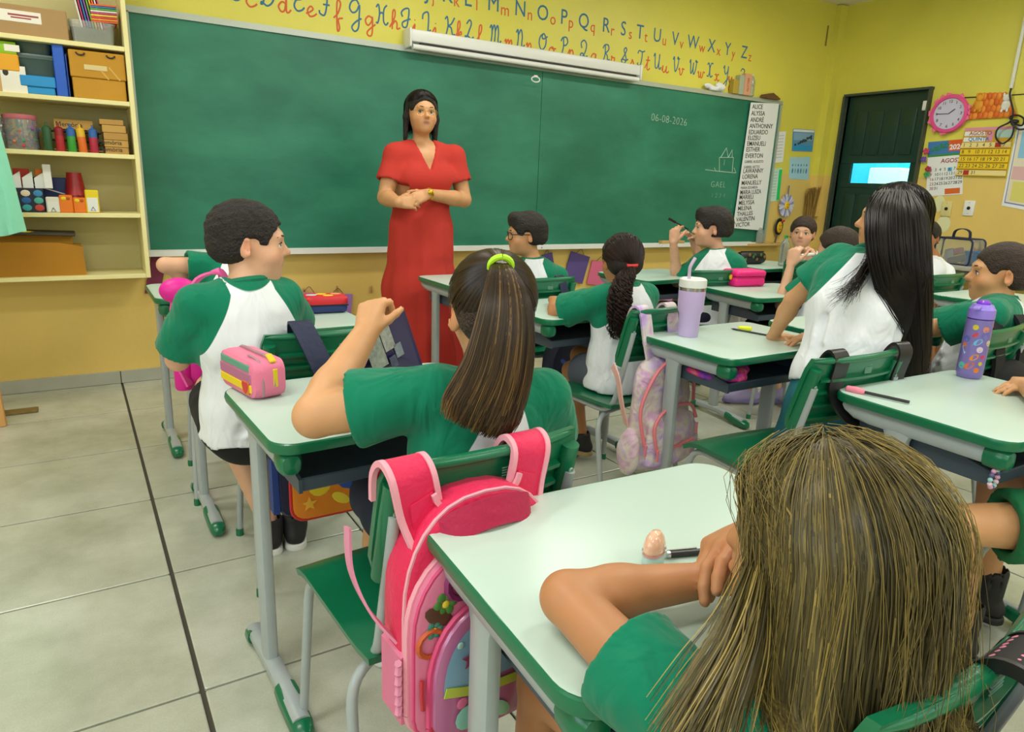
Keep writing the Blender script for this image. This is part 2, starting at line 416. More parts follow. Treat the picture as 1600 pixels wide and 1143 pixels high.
# ------------------------------------------------------------------ blackboard
def board_material():
    m = bpy.data.materials.new('green_chalkboard'); m.use_nodes = True; nt = m.node_tree; b = nt.nodes['Principled BSDF']
    g = N(nt, 'ShaderNodeNewGeometry')
    n = N(nt, 'ShaderNodeTexNoise'); n.inputs['Scale'].default_value = 1.6; n.inputs['Detail'].default_value = 7; n.inputs['Roughness'].default_value = .6
    mp = N(nt, 'ShaderNodeMapping'); mp.inputs['Rotation'].default_value = (0, .5, 0); mp.inputs['Scale'].default_value = (1, 1, 2.2)
    nt.links.new(g.outputs['Position'], mp.inputs[0]); nt.links.new(mp.outputs[0], n.inputs['Vector'])
    cr = N(nt, 'ShaderNodeValToRGB'); e = cr.color_ramp.elements
    e[0].position = .35; e[0].color = lin('176a53'); e[1].position = .75; e[1].color = lin('338a6e')
    nt.links.new(n.outputs[0], cr.inputs[0]); nt.links.new(cr.outputs[0], b.inputs['Base Color']); b.inputs['Roughness'].default_value = .42
    return m
BX0, BX1, BZ0, BZ1 = 0.365, 5.70, 0.775, 2.035
bt = thing('chalkboard', ((BX0+BX1)/2, YW, BZ0), 0, 'long green chalkboard with grey metal frame on the yellow wall', 'chalkboard')
def pb(mb, name, m, par, **kw):      # build a mesh given in room coordinates under a thing that only translates
    o = mb.build(name, m, par, **kw); o.location = Vector(o.location)-Vector(par.location); return o
M_FRAME = mat('board_frame_aluminium', 'b7bfb4', 0.4, metal=0.35)
bc = (BX0+BX1)/2; bw = BX1-BX0; bh = BZ1-BZ0
M_BOARD = board_material()
pb(MB().box((bc-bw/4-0.001, YW-0.012, BZ0+bh/2), (bw/2-0.002, 0.024, bh)), 'writing_panel', M_BOARD, bt, smooth=0)
pb(MB().box((bc+bw/4+0.001, YW-0.012, BZ0+bh/2), (bw/2-0.002, 0.024, bh)), 'writing_panel', M_BOARD, bt, smooth=0)
pb(MB().box((bc, YW-0.018, BZ1+0.012), (bw+0.05, 0.036, 0.034)), 'frame_rail', M_FRAME, bt, smooth=0)
pb(MB().box((BX0-0.012, YW-0.018, BZ0+bh/2), (0.026, 0.036, bh)), 'frame_rail', M_FRAME, bt, smooth=0)
pb(MB().box((BX1+0.012, YW-0.018, BZ0+bh/2), (0.026, 0.036, bh)), 'frame_rail', M_FRAME, bt, smooth=0)
mb = MB(); mb.box((bc-0.1, YW-0.02, BZ0-0.012), (bw-0.16, 0.04, 0.03)); mb.box((bc-0.1, YW-0.055, BZ0-0.026), (bw-0.16, 0.07, 0.006)); mb.box((bc-0.1, YW-0.089, BZ0-0.014), (bw-0.16, 0.006, 0.03))
pb(mb, 'chalk_tray', M_WHITE, bt, smooth=0)
mb = MB()
for x in (0.62, 1.85, 3.05, 4.3): mb.ball((x, YW-0.093, BZ0-0.014), (.006, .003, .006), 8)
pb(mb, 'screw', M_METAL, bt)
M_WOOD = mat('pale_wood', 'c9a565', 0.6, var=0.08, vscale=14, stretch=(1, 8, 8))
o = pb(MB().rbox((BX1-0.02, YW-0.06, BZ0-0.022), (0.55, 0.11, 0.022), 0.004), 'wooden_tray_end', M_WOOD, bt)
# chalk writing and drawing, flat strokes on the panel
M_CHALK = mat('chalk', 'b9cdbf', 0.9)
mb = MB()
a = at(1017, 186, Y=YW-.025)
put_text(mb, '06-08-2026', 0.085, wallM(a[0], a[2]-.01, YW-0.024, 0.001)@Matrix.Rotation(R(-2), 4, 'Z'), depth=.0004, off=-.0022, sp=1.05)
for s_, px, py, sz in (('GAEL', 1110, 292, .075), ('1 2 3 4', 1111, 308, .055), ('1', 1129, 258, .075), ('5', 1141, 325, .05)):
    a = at(px, py, Y=YW-.025); put_text(mb, s_, sz, wallM(a[0], a[2], YW-0.024, 0.001), depth=.0004, off=-.002, sp=1.15)
def chalk(pts, w=0.0035):
    P = [at(x, y, Y=YW-0.0255) for x, y in pts]; mb.tube([tuple(p) for p in P], w, 4, sy=1)
for L in ([(1124, 268), (1124, 246), (1146, 246), (1144, 268)], [(1117, 267), (1149, 270)], [(1126, 246), (1135, 231), (1138, 246)], [(1138, 246), (1144, 234), (1144, 246)],
          [(1102, 265), (1117, 267)], [(1116, 262), (1119, 268)], [(1147, 262), (1150, 270)]): chalk(L)
pb(mb, 'chalk_writing', M_CHALK, bt, smooth=0)

# ------------------------------------------------------------------ roll-up projection screen above the board
a = at(642, 78, Y=YW-.1); b_ = at(998, 130, Y=YW-.1)
sx0, sx1, sz = a[0], b_[0], 2.075
st = thing('projection_screen', ((sx0+sx1)/2, YW, sz), 0, 'white roll-up projection screen housing mounted above the chalkboard', 'screen')
mb = MB(); mb.rbox(((sx0+sx1)/2, YW-.055, sz+.045), (sx1-sx0, .11, .075), .012); pb(mb, 'housing', M_WHITE, st)
pb(MB().box(((sx0+sx1)/2+.02, YW-.085, sz+.002), (sx1-sx0-.1, .03, .016)), 'slot', M_BLACK, st)
pb(MB().tube([(sx0+.01, YW-.10, sz-.022), (sx1-.01, YW-.10, sz-.022)], .017, 12), 'weight_bar', M_WHITE, st)
for x in (sx0-.006, sx1+.006): pb(MB().rbox((x, YW-.058, sz+.03), (.018, .125, .115), .012), 'end_cap', M_WHITE, st)
rg = at(837, 124, Y=YW-.1)
pb(MB().tube([(rg[0]+.035*math.cos(t), YW-.10, rg[2]+.018*math.sin(t)) for t in np.linspace(0, 2*PI, 18)], .005, 6, cap=False), 'pull_ring', M_WHITE, st)
pb(MB().rbox((rg[0], YW-.10, rg[2]+.022), (.03, .01, .012), .003), 'ring_mount', M_WHITE, st)
# ------------------------------------------------------------------ smooth solids (signed distance fields turned into one continuous mesh)
V3 = lambda *a: np.array(a, float)
def unit(v): v = np.asarray(v, float); return v/max(np.linalg.norm(v), 1e-9)
class Solid:
    def __init__(s): s.p = []
    def cone(s, a, b, ra, rb=None, k=.01, op='add'):
        s.p.append((op, 'cone', np.asarray(a, float), np.asarray(b, float), ra, ra if rb is None else rb, k)); return s
    def ell(s, c, r, B=None, k=.01, op='add'):
        s.p.append((op, 'ell', np.asarray(c, float), np.asarray(r, float), np.eye(3) if B is None else np.asarray(B, float), None, k)); return s
    def seg(s, a, b, ra, rb, xd, k=.02, op='add'):
        """elliptical cone from a to b; ra, rb = (half width along xd, half depth)"""
        s.p.append((op, 'seg', np.asarray(a, float), np.asarray(b, float), ra, (rb, unit(xd)), k)); return s
    def plane(s, o, n, c, rad, k=.004):
        """cut away what lies on the side n of o, inside a ball around c"""
        s.p.append(('cut', 'plane', np.asarray(o, float), unit(n), np.asarray(c, float), rad, k)); return s
    def bounds(s):
        lo, hi = [], []
        for p in s.p:
            if p[0] != 'add': continue
            if p[1] == 'cone': r = max(p[4], p[5]); q = np.array([p[2], p[3]])
            elif p[1] == 'ell': r = max(p[3]); q = np.array([p[2]])
            else: r = max(max(p[4]), max(p[5][0])); q = np.array([p[2], p[3]])
            lo.append(q.min(0)-r); hi.append(q.max(0)+r)
        return np.min(lo, 0), np.max(hi, 0)
    @staticmethod
    def dist(p, X, Y, Z):
        if p[1] == 'cone':
            a, b = p[2], p[3]; ab = b-a; L = max(ab@ab, 1e-12)
            t = np.clip(((X-a[0])*ab[0]+(Y-a[1])*ab[1]+(Z-a[2])*ab[2])/L, 0, 1)
            return np.sqrt((X-a[0]-t*ab[0])**2+(Y-a[1]-t*ab[1])**2+(Z-a[2]-t*ab[2])**2)-(p[4]+t*(p[5]-p[4]))
        if p[1] == 'ell':
            c, r, B = p[2], p[3], p[4]; dx, dy, dz = X-c[0], Y-c[1], Z-c[2]
            q = [(dx*B[i][0]+dy*B[i][1]+dz*B[i][2])/r[i] for i in range(3)]
            k0 = np.sqrt(q[0]**2+q[1]**2+q[2]**2); k1 = np.sqrt(sum((q[i]/r[i])**2 for i in range(3)))+1e-9
            return k0*(k0-1)/k1
        if p[1] == 'seg':
            a, b = p[2], p[3]; ra, (rb, xd) = p[4], p[5]; ab = b-a; L = max(ab@ab, 1e-12)
            t = np.clip(((X-a[0])*ab[0]+(Y-a[1])*ab[1]+(Z-a[2])*ab[2])/L, 0, 1)
            w = ab/math.sqrt(L); xd = unit(xd-w*(xd@w)); yd = np.cross(w, xd)
            dx, dy, dz = X-a[0]-t*ab[0], Y-a[1]-t*ab[1], Z-a[2]-t*ab[2]
            u = dx*xd[0]+dy*xd[1]+dz*xd[2]; v = dx*yd[0]+dy*yd[1]+dz*yd[2]; q = dx*w[0]+dy*w[1]+dz*w[2]
            rx = ra[0]+t*(rb[0]-ra[0]); ry = ra[1]+t*(rb[1]-ra[1]); rz = np.minimum(rx, ry)
            k0 = np.sqrt((u/rx)**2+(v/ry)**2+(q/rz)**2); k1 = np.sqrt((u/rx**2)**2+(v/ry**2)**2+(q/rz**2)**2)+1e-9
            return k0*(k0-1)/k1
        return (X-p[2][0])*p[3][0]+(Y-p[2][1])*p[3][1]+(Z-p[2][2])*p[3][2]
    def pb(s, p):
        if p[1] == 'cone': r = max(p[4], p[5]); q = np.array([p[2], p[3]])
        elif p[1] == 'ell': r = max(p[3]); q = np.array([p[2]])
        elif p[1] == 'seg': r = max(max(p[4]), max(p[5][0])); q = np.array([p[2], p[3]])
        else: r = p[5]; q = np.array([p[4]])
        return q.min(0)-r, q.max(0)+r
    def mesh(s, vox, disp=None, lo=None, hi=None):
        l, h = s.bounds()
        lo = l-3*vox if lo is None else np.maximum(l-3*vox, lo); hi = h+3*vox if hi is None else np.minimum(h+3*vox, hi)
        n = np.ceil((hi-lo)/vox).astype(int)+1
        F = np.full(n, 1.0, np.float32)
        ax = [lo[i]+vox*np.arange(n[i]) for i in range(3)]
        for p in s.p:
            a, b = s.pb(p); m = p[6]+2.5*vox
            i0 = np.clip(((a-m-lo)/vox).astype(int), 0, n); i1 = np.clip(((b+m-lo)/vox).astype(int)+2, 0, n)
            if np.any(i1-i0 <= 0): continue
            sl = tuple(slice(i0[i], i1[i]) for i in range(3))
            X = ax[0][sl[0]][:, None, None]; Y = ax[1][sl[1]][None, :, None]; Z = ax[2][sl[2]][None, None, :]
            d = s.dist(p, X, Y, Z).astype(np.float32); f = F[sl]; k = p[6]
            if p[0] == 'add':
                hh = np.clip(k-np.abs(f-d), 0, None)/k; F[sl] = np.minimum(f, d)-hh*hh*k*.25
            elif p[0] == 'sub':
                d = -d; hh = np.clip(k-np.abs(f-d), 0, None)/k; F[sl] = np.maximum(f, d)+hh*hh*k*.25
            else:
                c, rad = p[4], p[5]
                ball = (X-c[0])**2+(Y-c[1])**2+(Z-c[2])**2 < rad*rad
                F[sl] = np.where(ball, np.maximum(f, d), f)
        if disp is not None:
            near = np.abs(F) < 0.03
            I = np.argwhere(near)
            P = lo+I*vox
            F[near] += disp(P).astype(np.float32)
        return surface_nets(F, lo, vox)
def surface_nets(F, lo, vox):
    S = F < 0; nx, ny, nz = F.shape
    c = np.zeros((nx-1, ny-1, nz-1), np.int8)
    for dx in (0, 1):
        for dy in (0, 1):
            for dz in (0, 1): c += S[dx:nx-1+dx, dy:ny-1+dy, dz:nz-1+dz]
    act = (c > 0) & (c < 8); I = np.argwhere(act)
    idx = np.full(act.shape, -1, np.int64); idx[act] = np.arange(len(I))
    P = np.zeros((len(I), 3)); C = np.zeros(len(I))
    cor = [(a, b, d) for a in (0, 1) for b in (0, 1) for d in (0, 1)]
    val = {q: F[I[:, 0]+q[0], I[:, 1]+q[1], I[:, 2]+q[2]] for q in cor}
    for a in cor:
        for ax in range(3):
            if a[ax]: continue
            b = list(a); b[ax] = 1; b = tuple(b)
            va, vb = val[a], val[b]; m = (va < 0) != (vb < 0)
            t = np.where(m, va/np.where(m, va-vb, 1), 0)
            q = np.array(a, float)[None, :].repeat(len(I), 0); q[:, ax] += t
            P[m] += q[m]; C[m] += 1
    V = lo+(I+P/np.maximum(C, 1)[:, None])*vox
    Q = []
    for ax in range(3):
        sl0 = [slice(1, -1)]*3; sl0[ax] = slice(0, -1); sl1 = [slice(1, -1)]*3; sl1[ax] = slice(1, None)
        A = S[tuple(sl0)]; B = S[tuple(sl1)]
        E = np.argwhere(A != B); inside = A[E[:, 0], E[:, 1], E[:, 2]]
        off = np.ones(3, int); off[ax] = 0; E = E+off
        u, v = (ax+1) % 3, (ax+2) % 3
        eu = np.zeros(3, int); eu[u] = 1; ev = np.zeros(3, int); ev[v] = 1
        g = lambda e: idx[e[:, 0], e[:, 1], e[:, 2]]
        q = np.stack([g(E-eu-ev), g(E-ev), g(E), g(E-eu)], 1)
        q[~inside] = q[~inside][:, ::-1]
        Q.append(q[(q >= 0).all(1)])
    return V, np.concatenate(Q)
def np_mesh(name, V, Q, m, parent=None, attrs=None, smooth=True):
    me = bpy.data.meshes.new(name); k = Q.shape[1]
    me.vertices.add(len(V)); me.vertices.foreach_set('co', np.ascontiguousarray(V, np.float32).ravel())
    me.loops.add(len(Q)*k); me.loops.foreach_set('vertex_index', np.ascontiguousarray(Q, np.int32).ravel())
    me.polygons.add(len(Q)); me.polygons.foreach_set('loop_start', np.arange(0, len(Q)*k, k, dtype=np.int32))
    try: me.polygons.foreach_set('loop_total', np.full(len(Q), k, np.int32))
    except Exception: pass
    me.update(calc_edges=True)
    if smooth: me.polygons.foreach_set('use_smooth', np.ones(len(Q), bool))
    for an, av in (attrs or {}).items():
        a = me.attributes.new(an, 'FLOAT', 'POINT'); a.data.foreach_set('value', np.ascontiguousarray(av, np.float32))
    for x in (m if isinstance(m, (list, tuple)) else [m]): me.materials.append(x)
    o = bpy.data.objects.new(name, me); COL.objects.link(o)
    if parent is not None:
        o.parent = parent
        pm = parent.matrix_basis.inverted() if parent.parent is None else (parent.parent.matrix_basis@parent.matrix_basis).inverted()
        me.transform(pm)
    return o
def under(o, parent):
    """o was built in room coordinates: hang it under its thing without moving it"""
    o.parent = parent
    o.data.transform((parent.matrix_basis if parent.parent is None else parent.parent.matrix_basis@parent.matrix_basis).inverted()); return o
def relax(V, Q, n=1, w=.5):
    for _ in range(n):
        S = np.zeros_like(V); C = np.zeros(len(V)); k = Q.shape[1]
        for i in range(k):
            j = (i+1) % k
            np.add.at(S, Q[:, i], V[Q[:, j]]); np.add.at(C, Q[:, i], 1)
            np.add.at(S, Q[:, j], V[Q[:, i]]); np.add.at(C, Q[:, j], 1)
        V = V*(1-w)+w*S/np.maximum(C, 1)[:, None]
    return V
def wav(P, f, seed):
    r = np.random.default_rng(seed); o = 0
    for i in range(5):
        d = r.normal(size=3); d /= np.linalg.norm(d); o = o+np.sin(P@d*f*(.6+.3*i)+r.uniform(0, 6))
    return o/5
# ------------------------------------------------------------------ hair strands: thin three-sided tapering tubes
def hair_mat(name, dark, mid, light, rough=.38, spec=.35):
    m = bpy.data.materials.new(name); m.use_nodes = True; nt = m.node_tree; b = nt.nodes['Principled BSDF']
    a = N(nt, 'ShaderNodeAttribute'); a.attribute_name = 'tint'
    cr = N(nt, 'ShaderNodeValToRGB'); e = cr.color_ramp.elements
    e[0].position = .15; e[0].color = lin(dark); e[1].position = 1; e[1].color = lin(light)
    q = cr.color_ramp.elements.new(.6); q.color = lin(mid)
    nt.links.new(a.outputs['Fac'], cr.inputs[0]); nt.links.new(cr.outputs[0], b.inputs['Base Color'])
    b.inputs['Roughness'].default_value = rough; b.inputs['Specular IOR Level'].default_value = spec
    return m
def strands(name, P, rad, m, parent, tint, ttip=0.0, taper=.35, centre=None):
    """P: (strands, points, 3)"""
    P = np.asarray(P, float); S, n, _ = P.shape
    T = np.gradient(P, axis=1); T /= np.linalg.norm(T, axis=2, keepdims=True)+1e-9
    ref = np.tile(np.array([.31, .87, .38]), (S, 1))[:, None, :]
    U = np.cross(T, ref); U /= np.linalg.norm(U, axis=2, keepdims=True)+1e-9; Wd = np.cross(T, U)
    t = np.linspace(0, 1, n)[None, :, None]
    if centre is not None:      # flat ribbons lying on the hair mass
        O = P-np.asarray(centre, float); O[:, :, 2] *= .25; U = np.cross(T, O); U /= np.linalg.norm(U, axis=2, keepdims=True)+1e-9
        r = np.asarray(rad).reshape(-1, 1, 1)*(1-(1-taper)*t**2)
        V = np.stack([P-r*U, P+r*U], 2).reshape(-1, 3)
        base = (np.arange(S)[:, None]*n+np.arange(n-1)[None, :])*2
        Q = np.stack([base, base+1, base+3, base+2], 2).reshape(-1, 4)
        tt = (np.asarray(tint).reshape(-1, 1)+ttip*np.linspace(0, 1, n)[None, :]**1.5)
        return np_mesh(name, V, Q, m, parent, {'tint': np.repeat(tt.ravel(), 2)})
    r = np.asarray(rad).reshape(-1, 1, 1)*(1-(1-taper)*t**2)
    V = np.stack([P+r*(U*math.cos(a)+Wd*math.sin(a)) for a in (0, 2*PI/3, 4*PI/3)], 2).reshape(-1, 3)
    base = (np.arange(S)[:, None, None]*n+np.arange(n-1)[None, :, None])*3+np.arange(3)[None, None, :]
    nxt = (np.arange(S)[:, None, None]*n+np.arange(n-1)[None, :, None])*3+((np.arange(3)+1) % 3)[None, None, :]
    Q = np.stack([base, nxt, nxt+3, base+3], 3).reshape(-1, 4)
    tt = (np.asarray(tint).reshape(-1, 1)+ttip*np.linspace(0, 1, n)[None, :]**1.5)
    return np_mesh(name, V, Q, m, parent, {'tint': np.repeat(tt.ravel(), 3)})
# ------------------------------------------------------------------ people
def skin_mat(name, base, lip, rough=.5):
    m = bpy.data.materials.new(name); m.use_nodes = True; nt = m.node_tree; b = nt.nodes['Principled BSDF']
    a = N(nt, 'ShaderNodeAttribute'); a.attribute_name = 'lip'
    a2 = N(nt, 'ShaderNodeAttribute'); a2.attribute_name = 'blush'
    c = np.array(lin(base)[:3])
    mx = N(nt, 'ShaderNodeMix', data_type='RGBA'); mx.inputs[6].default_value = lin(base); mx.inputs[7].default_value = (c[0]*1.0, c[1]*.74, c[2]*.68, 1)
    nt.links.new(a2.outputs['Fac'], mx.inputs[0])
    m2 = N(nt, 'ShaderNodeMix', data_type='RGBA'); nt.links.new(mx.outputs[2], m2.inputs[6]); m2.inputs[7].default_value = lin(lip)
    nt.links.new(a.outputs['Fac'], m2.inputs[0])
    tc = N(nt, 'ShaderNodeTexCoord'); n = N(nt, 'ShaderNodeTexNoise'); n.inputs['Scale'].default_value = 22; n.inputs['Detail'].default_value = 4
    nt.links.new(tc.outputs['Object'], n.inputs['Vector'])
    r = N(nt, 'ShaderNodeMapRange'); r.inputs[1].default_value = .3; r.inputs[2].default_value = .7; r.inputs[3].default_value = .95; r.inputs[4].default_value = 1.04
    nt.links.new(n.outputs[0], r.inputs[0])
    sc = N(nt, 'ShaderNodeVectorMath', operation='SCALE'); nt.links.new(m2.outputs[2], sc.inputs[0]); nt.links.new(r.outputs[0], sc.inputs['Scale'])
    nt.links.new(sc.outputs[0], b.inputs['Base Color']); b.inputs['Roughness'].default_value = rough
    b.inputs['Subsurface Weight'].default_value = .12; b.inputs['Subsurface Radius'].default_value = (.012, .004, .002); b.inputs['Subsurface Scale'].default_value = 1
    return m
SK_FAIR = skin_mat('fair_skin', 'dcab8b', 'c27f74'); SK_MED = skin_mat('light_brown_skin', 'cf9a6c', 'a9695a'); SK_TAN = skin_mat('tan_skin', 'bb8257', '93564a'); SK_BRN = skin_mat('brown_skin', 'a87250', '8d5448')
def shirt_mat(name, ca, cb, bump=.55):
    m = bpy.data.materials.new(name); m.use_nodes = True; nt = m.node_tree; b = nt.nodes['Principled BSDF']
    a = N(nt, 'ShaderNodeAttribute'); a.attribute_name = 'seam'
    mr = N(nt, 'ShaderNodeMapRange'); mr.inputs[1].default_value = -.0008; mr.inputs[2].default_value = .0008
    nt.links.new(a.outputs['Fac'], mr.inputs[0])
    mx = N(nt, 'ShaderNodeMix', data_type='RGBA'); mx.inputs[6].default_value = lin(ca); mx.inputs[7].default_value = lin(cb)
    nt.links.new(mr.outputs[0], mx.inputs[0]); nt.links.new(mx.outputs[2], b.inputs['Base Color'])
    b.inputs['Roughness'].default_value = .85; b.inputs['Sheen Weight'].default_value = .15; b.inputs['Specular IOR Level'].default_value = .2
    tc = N(nt, 'ShaderNodeTexCoord'); mp = N(nt, 'ShaderNodeMapping'); mp.inputs['Rotation'].default_value = (.4, .5, .2); mp.inputs['Scale'].default_value = (1, 1, .45)
    nt.links.new(tc.outputs['Object'], mp.inputs[0])
    n = N(nt, 'ShaderNodeTexNoise'); n.inputs['Scale'].default_value = 16; n.inputs['Detail'].default_value = 2.5; n.inputs['Distortion'].default_value = .7
    nt.links.new(mp.outputs[0], n.inputs['Vector'])
    bp = N(nt, 'ShaderNodeBump'); bp.inputs['Strength'].default_value = bump; bp.inputs['Distance'].default_value = .03
    nt.links.new(n.outputs[0], bp.inputs['Height']); nt.links.new(bp.outputs[0], b.inputs['Normal'])
    return m
C_GREEN, C_WHITE = '08795a', 'e9eef4'
SH_UNI = shirt_mat('white_and_green_uniform', C_WHITE, C_GREEN)
SH_GRN = shirt_mat('green_uniform_cotton', C_GREEN, C_GREEN)
M_EYEW = mat('eye_white', 'eceae6', .2); M_IRIS = mat('dark_iris', '2b1a12', .15)
M_BROW = mat('dark_brow_hair', '241a16', .7); M_HAIRB = mat('black_short_hair', '1b1512', .62, bump=.9, bscale=170, var=.25, vscale=60)
M_HAIRBR = mat('dark_brown_short_hair', '33231a', .62, bump=.9, bscale=170, var=.25, vscale=60)
M_COLLAR = mat('green_collar_rib', C_GREEN, .85, bump=.3, bscale=300)

def add_hand(S, wr, f, n, side, s=1., curl=(.3, .3, .35, .4, .3), spread=.10, k=.004, thumb=None):
    """wr wrist, f direction of the knuckles, n palm normal (out of the palm), side unit vector towards the thumb"""
    wr = np.asarray(wr, float); f = unit(f); n = unit(np.asarray(n, float)-f*np.dot(n, f)); th = np.cross(f, n)*side
    P = lambda a, b, c: wr+s*(f*a+th*b+n*c)
    for i, (b0, b1, L) in enumerate(((.013, .023, .066), (.004, .0075, .069), (-.005, -.0085, .066), (-.013, -.0235, .060))):
        S.cone(P(.004, b0, 0), P(L, b1, 0), .0135*s, .0098*s, k=.008)
    S.ell(P(.034, 0, .002), V3(.036, .028, .0125)*s, np.array([f, th, n]), k=.01)
    for i, (b1, L, ln, r) in enumerate(((.023, .066, (.030, .019, .015), .0082), (.0075, .069, (.033, .021, .016), .0083), (-.0085, .066, (.030, .020, .015), .0080), (-.0235, .060, (.023, .015, .013), .0071))):
        p = P(L, b1, 0); a = 0; sp = b1/.0235*spread
        for j in range(3):
            a += curl[i]*(1.0, 1.15, .7)[j]
            d = unit(f*math.cos(a)*math.cos(sp)+n*math.sin(a)+th*math.sin(sp)*math.cos(a)); q = p+d*ln[j]*s
            S.cone(p, q, (r-.0006*j)*s, (r-.0006*(j+1))*s, k=k if j == 0 else .003); p = q
    c = curl[4] if thumb is None else thumb
    p = P(.016, .022, .006); S.cone(P(.006, .012, .004), p, .012*s, .0112*s, k=.008)
    for j, (ln, r) in enumerate(((.026, .0105), (.024, .0092), (.019, .0080))):
        a = .75-.55*c*(j)*1.0
        d = unit(f*math.cos(a)+th*math.sin(a)*(1-.35*c)+n*(.25+.8*c*j*.6)); q = p+d*ln*s
        S.cone(p, q, r*s, (r-.001)*s, k=.005); p = q
def add_head(S, c, fw, up, s=1., ears=True, jaw=1., nose=1., feat=True):
    """c head centre (between the ears), s=1 is a child's head 0.205 m tall"""
    up = unit(up); fw = unit(np.asarray(fw, float)-up*np.dot(fw, up)); rt = np.cross(fw, up)
    B = np.array([rt, fw, up]); P = lambda x, y, z: np.asarray(c)+s*(rt*x+fw*y+up*z)
    E = lambda q, r, k=.01, op='add': S.ell(P(*q), np.array(r)*s, B, k*s, op)
    E((0, -.012, .030), (.072, .090, .076)); E((0, .018, -.020), (.060*jaw, .068, .070), .035); E((0, .038, -.055), (.047*jaw, .047, .044), .03)
    if feat:
        E((0, .064, -.083), (.019, .016, .013), .018)                                      # chin
        for x in (-1, 1):
            E((x*.036, .052, -.028), (.026, .026, .024), .02)                              # cheek
            E((x*.029, .087, .006), (.0165, .0125, .0105), .010, 'sub')                        # eye socket
            E((x*.029, .070, .001), (.0145, .0130, .0115), .004)                              # lid bulge
        E((0, .078, .024), (.045, .012, .012), .016)                                       # brow ridge
        S.cone(P(0, .082, .010), P(0, .0985*nose, -.018), .0070*s, .0095*s, .007*s)
        E((0, .0995*nose, -.021), (.0105, .0105, .0085), .006)
        for x in (-1, 1): E((x*.0095, .089, -.025), (.0065, .008, .006), .005)
        E((0, .080, -.0465), (.019, .0085, .0048), .004); E((0, .078, -.0555), (.0165, .0085, .0052), .004)
        E((0, .0915, -.0508), (.018, .006, .0011), .002, 'sub')
    if ears:
        for x in (-1, 1):
            ea = unit(rt*x*.85-fw*.5); e2 = np.cross(up, ea)
            Be = np.array([ea, e2, up])
            S.ell(P(x*.074, -.008, -.006), V3(.008, .020, .031)*s, Be, .006*s); S.ell(P(x*.081, -.001, -.002), V3(.005, .011, .018)*s, Be, .005*s, 'sub')
    return B
def face_parts(c, B, s, par, iris=M_IRIS, brow=M_BROW, gaze=(0, 1, 0), brow_w=1., only=None):
    rt, fw, up = B; P = lambda x, y, z: Vector(np.asarray(c)+s*(rt*x+fw*y+up*z))
    for x in (-1, 1):
        if only and x != only: continue
        g = unit(rt*gaze[0]+fw*gaze[1]+up*gaze[2]); o = P(x*.029, .0715, .001); r = .0128*s
        mb = MB(); mb.ball(o, (r, r, r), 14)
        mb.m = [0]*len(mb.f); cs = [np.mean([mb.v[i] for i in f], axis=0)-np.array(o) for f in mb.f]
        mb.m = [1 if unit(q)@g > .86 else 0 for q in cs]
        under(mb.build('eye', [M_EYEW, iris], None, smooth=80), par)
        lid = MB().tube([P(x*(.029+.0155*t), .0715+.0135*math.sqrt(max(0, 1-(t*.9)**2)), .0045+.0040*(1-t*t)) for t in (-1, -.6, -.2, .2, .6, 1)], [.0008*s, .0017*s, .0019*s, .0019*s, .0017*s, .0009*s], 6)
        under(lid.build('eyelid', brow, None), par)
        b = MB().tube([P(x*q[0], q[1], q[2]) for q in ((.012, .0885, .0225), (.022, .0890, .0262), (.034, .0845, .0272), (.046, .0735, .0225))], [.0016*s*brow_w, .0026*s*brow_w, .0023*s*brow_w, .0009*s], 6, sy=1)
        under(b.build('eyebrow', brow, None), par)
def lip_attr(V, c, B, s):
    q = (V-np.asarray(c))@B.T/s
    lip = np.exp(-((q[:, 0]/.0185)**4+((q[:, 2]+.051)/.0078)**4))*(q[:, 1] > .055)*(q[:, 1] < .115)
    bl = np.zeros(len(V))
    for x in (-1, 1):
        bl += .55*np.exp(-(((q[:, 0]-x*.04)/.02)**2+((q[:, 2]+.025)/.02)**2))*(q[:, 1] > .02)
        bl += .8*np.exp(-(((q[:, 0]-x*.078)/.012)**2+((q[:, 1]+.005)/.028)**2+(q[:, 2]/.035)**2))
    bl += .5*np.exp(-((q[:, 0]/.012)**2+((q[:, 2]+.02)/.012)**2))*(q[:, 1] > .08)
    bl = bl*(np.linalg.norm(q, axis=1) < .16)
    return {'lip': np.clip(lip, 0, 1), 'blush': np.clip(bl, 0, 1)}
def short_hair(c, B, s, par, m, seed=1, thick=.013, front=.052, nape=-.045, fringe=0., side=.03, name='hair', vox=.0045, rough=.0035, quiff=0, freq=120):
    rt, fw, up = B; P = lambda x, y, z: np.asarray(c)+s*(rt*x+fw*y+up*z); S = Solid()
    E = lambda q, r, k=.008, op='add': S.ell(P(*q), np.array(r)*s, B, k*s, op)
    t = thick
    E((0, -.012, .032), (.072+t, .090+t, .076+t)); E((0, -.045, -.012), (.062+t, .052+t, .052), .02)
    if quiff: E((.0, .060, .085), (.058, .034, .026+quiff), .02); E((.03, .05, .085), (.04, .03, .03), .02)
    # face opening, ears, nape
    E((0, .131, -.022-fringe), (.128, .094, .034+front), .008, 'sub')
    for x in (-1, 1):
        E((x*.10, .012, -.012), (.042, .030, .044), .006, 'sub'); E((x*.085, .06, -.05), (.05, .055, .055+side*.3), .008, 'sub')
    S.ell(P(0, -.03, nape-.065), np.array((.13, .16, .065))*s, B, .01*s, 'sub')
    V, Q = S.mesh(vox, disp=lambda q: -rough*wav(q, freq, seed)-rough*.6*wav(q, freq*2.2, seed+9))
    return np_mesh(name, V, Q, m, par)
def smooth_min_seg(V, a, b):
    ab = b-a; t = np.clip((V-a)@ab/(ab@ab), 0, 1); return np.linalg.norm(V-a-t[:, None]*ab, axis=1), t
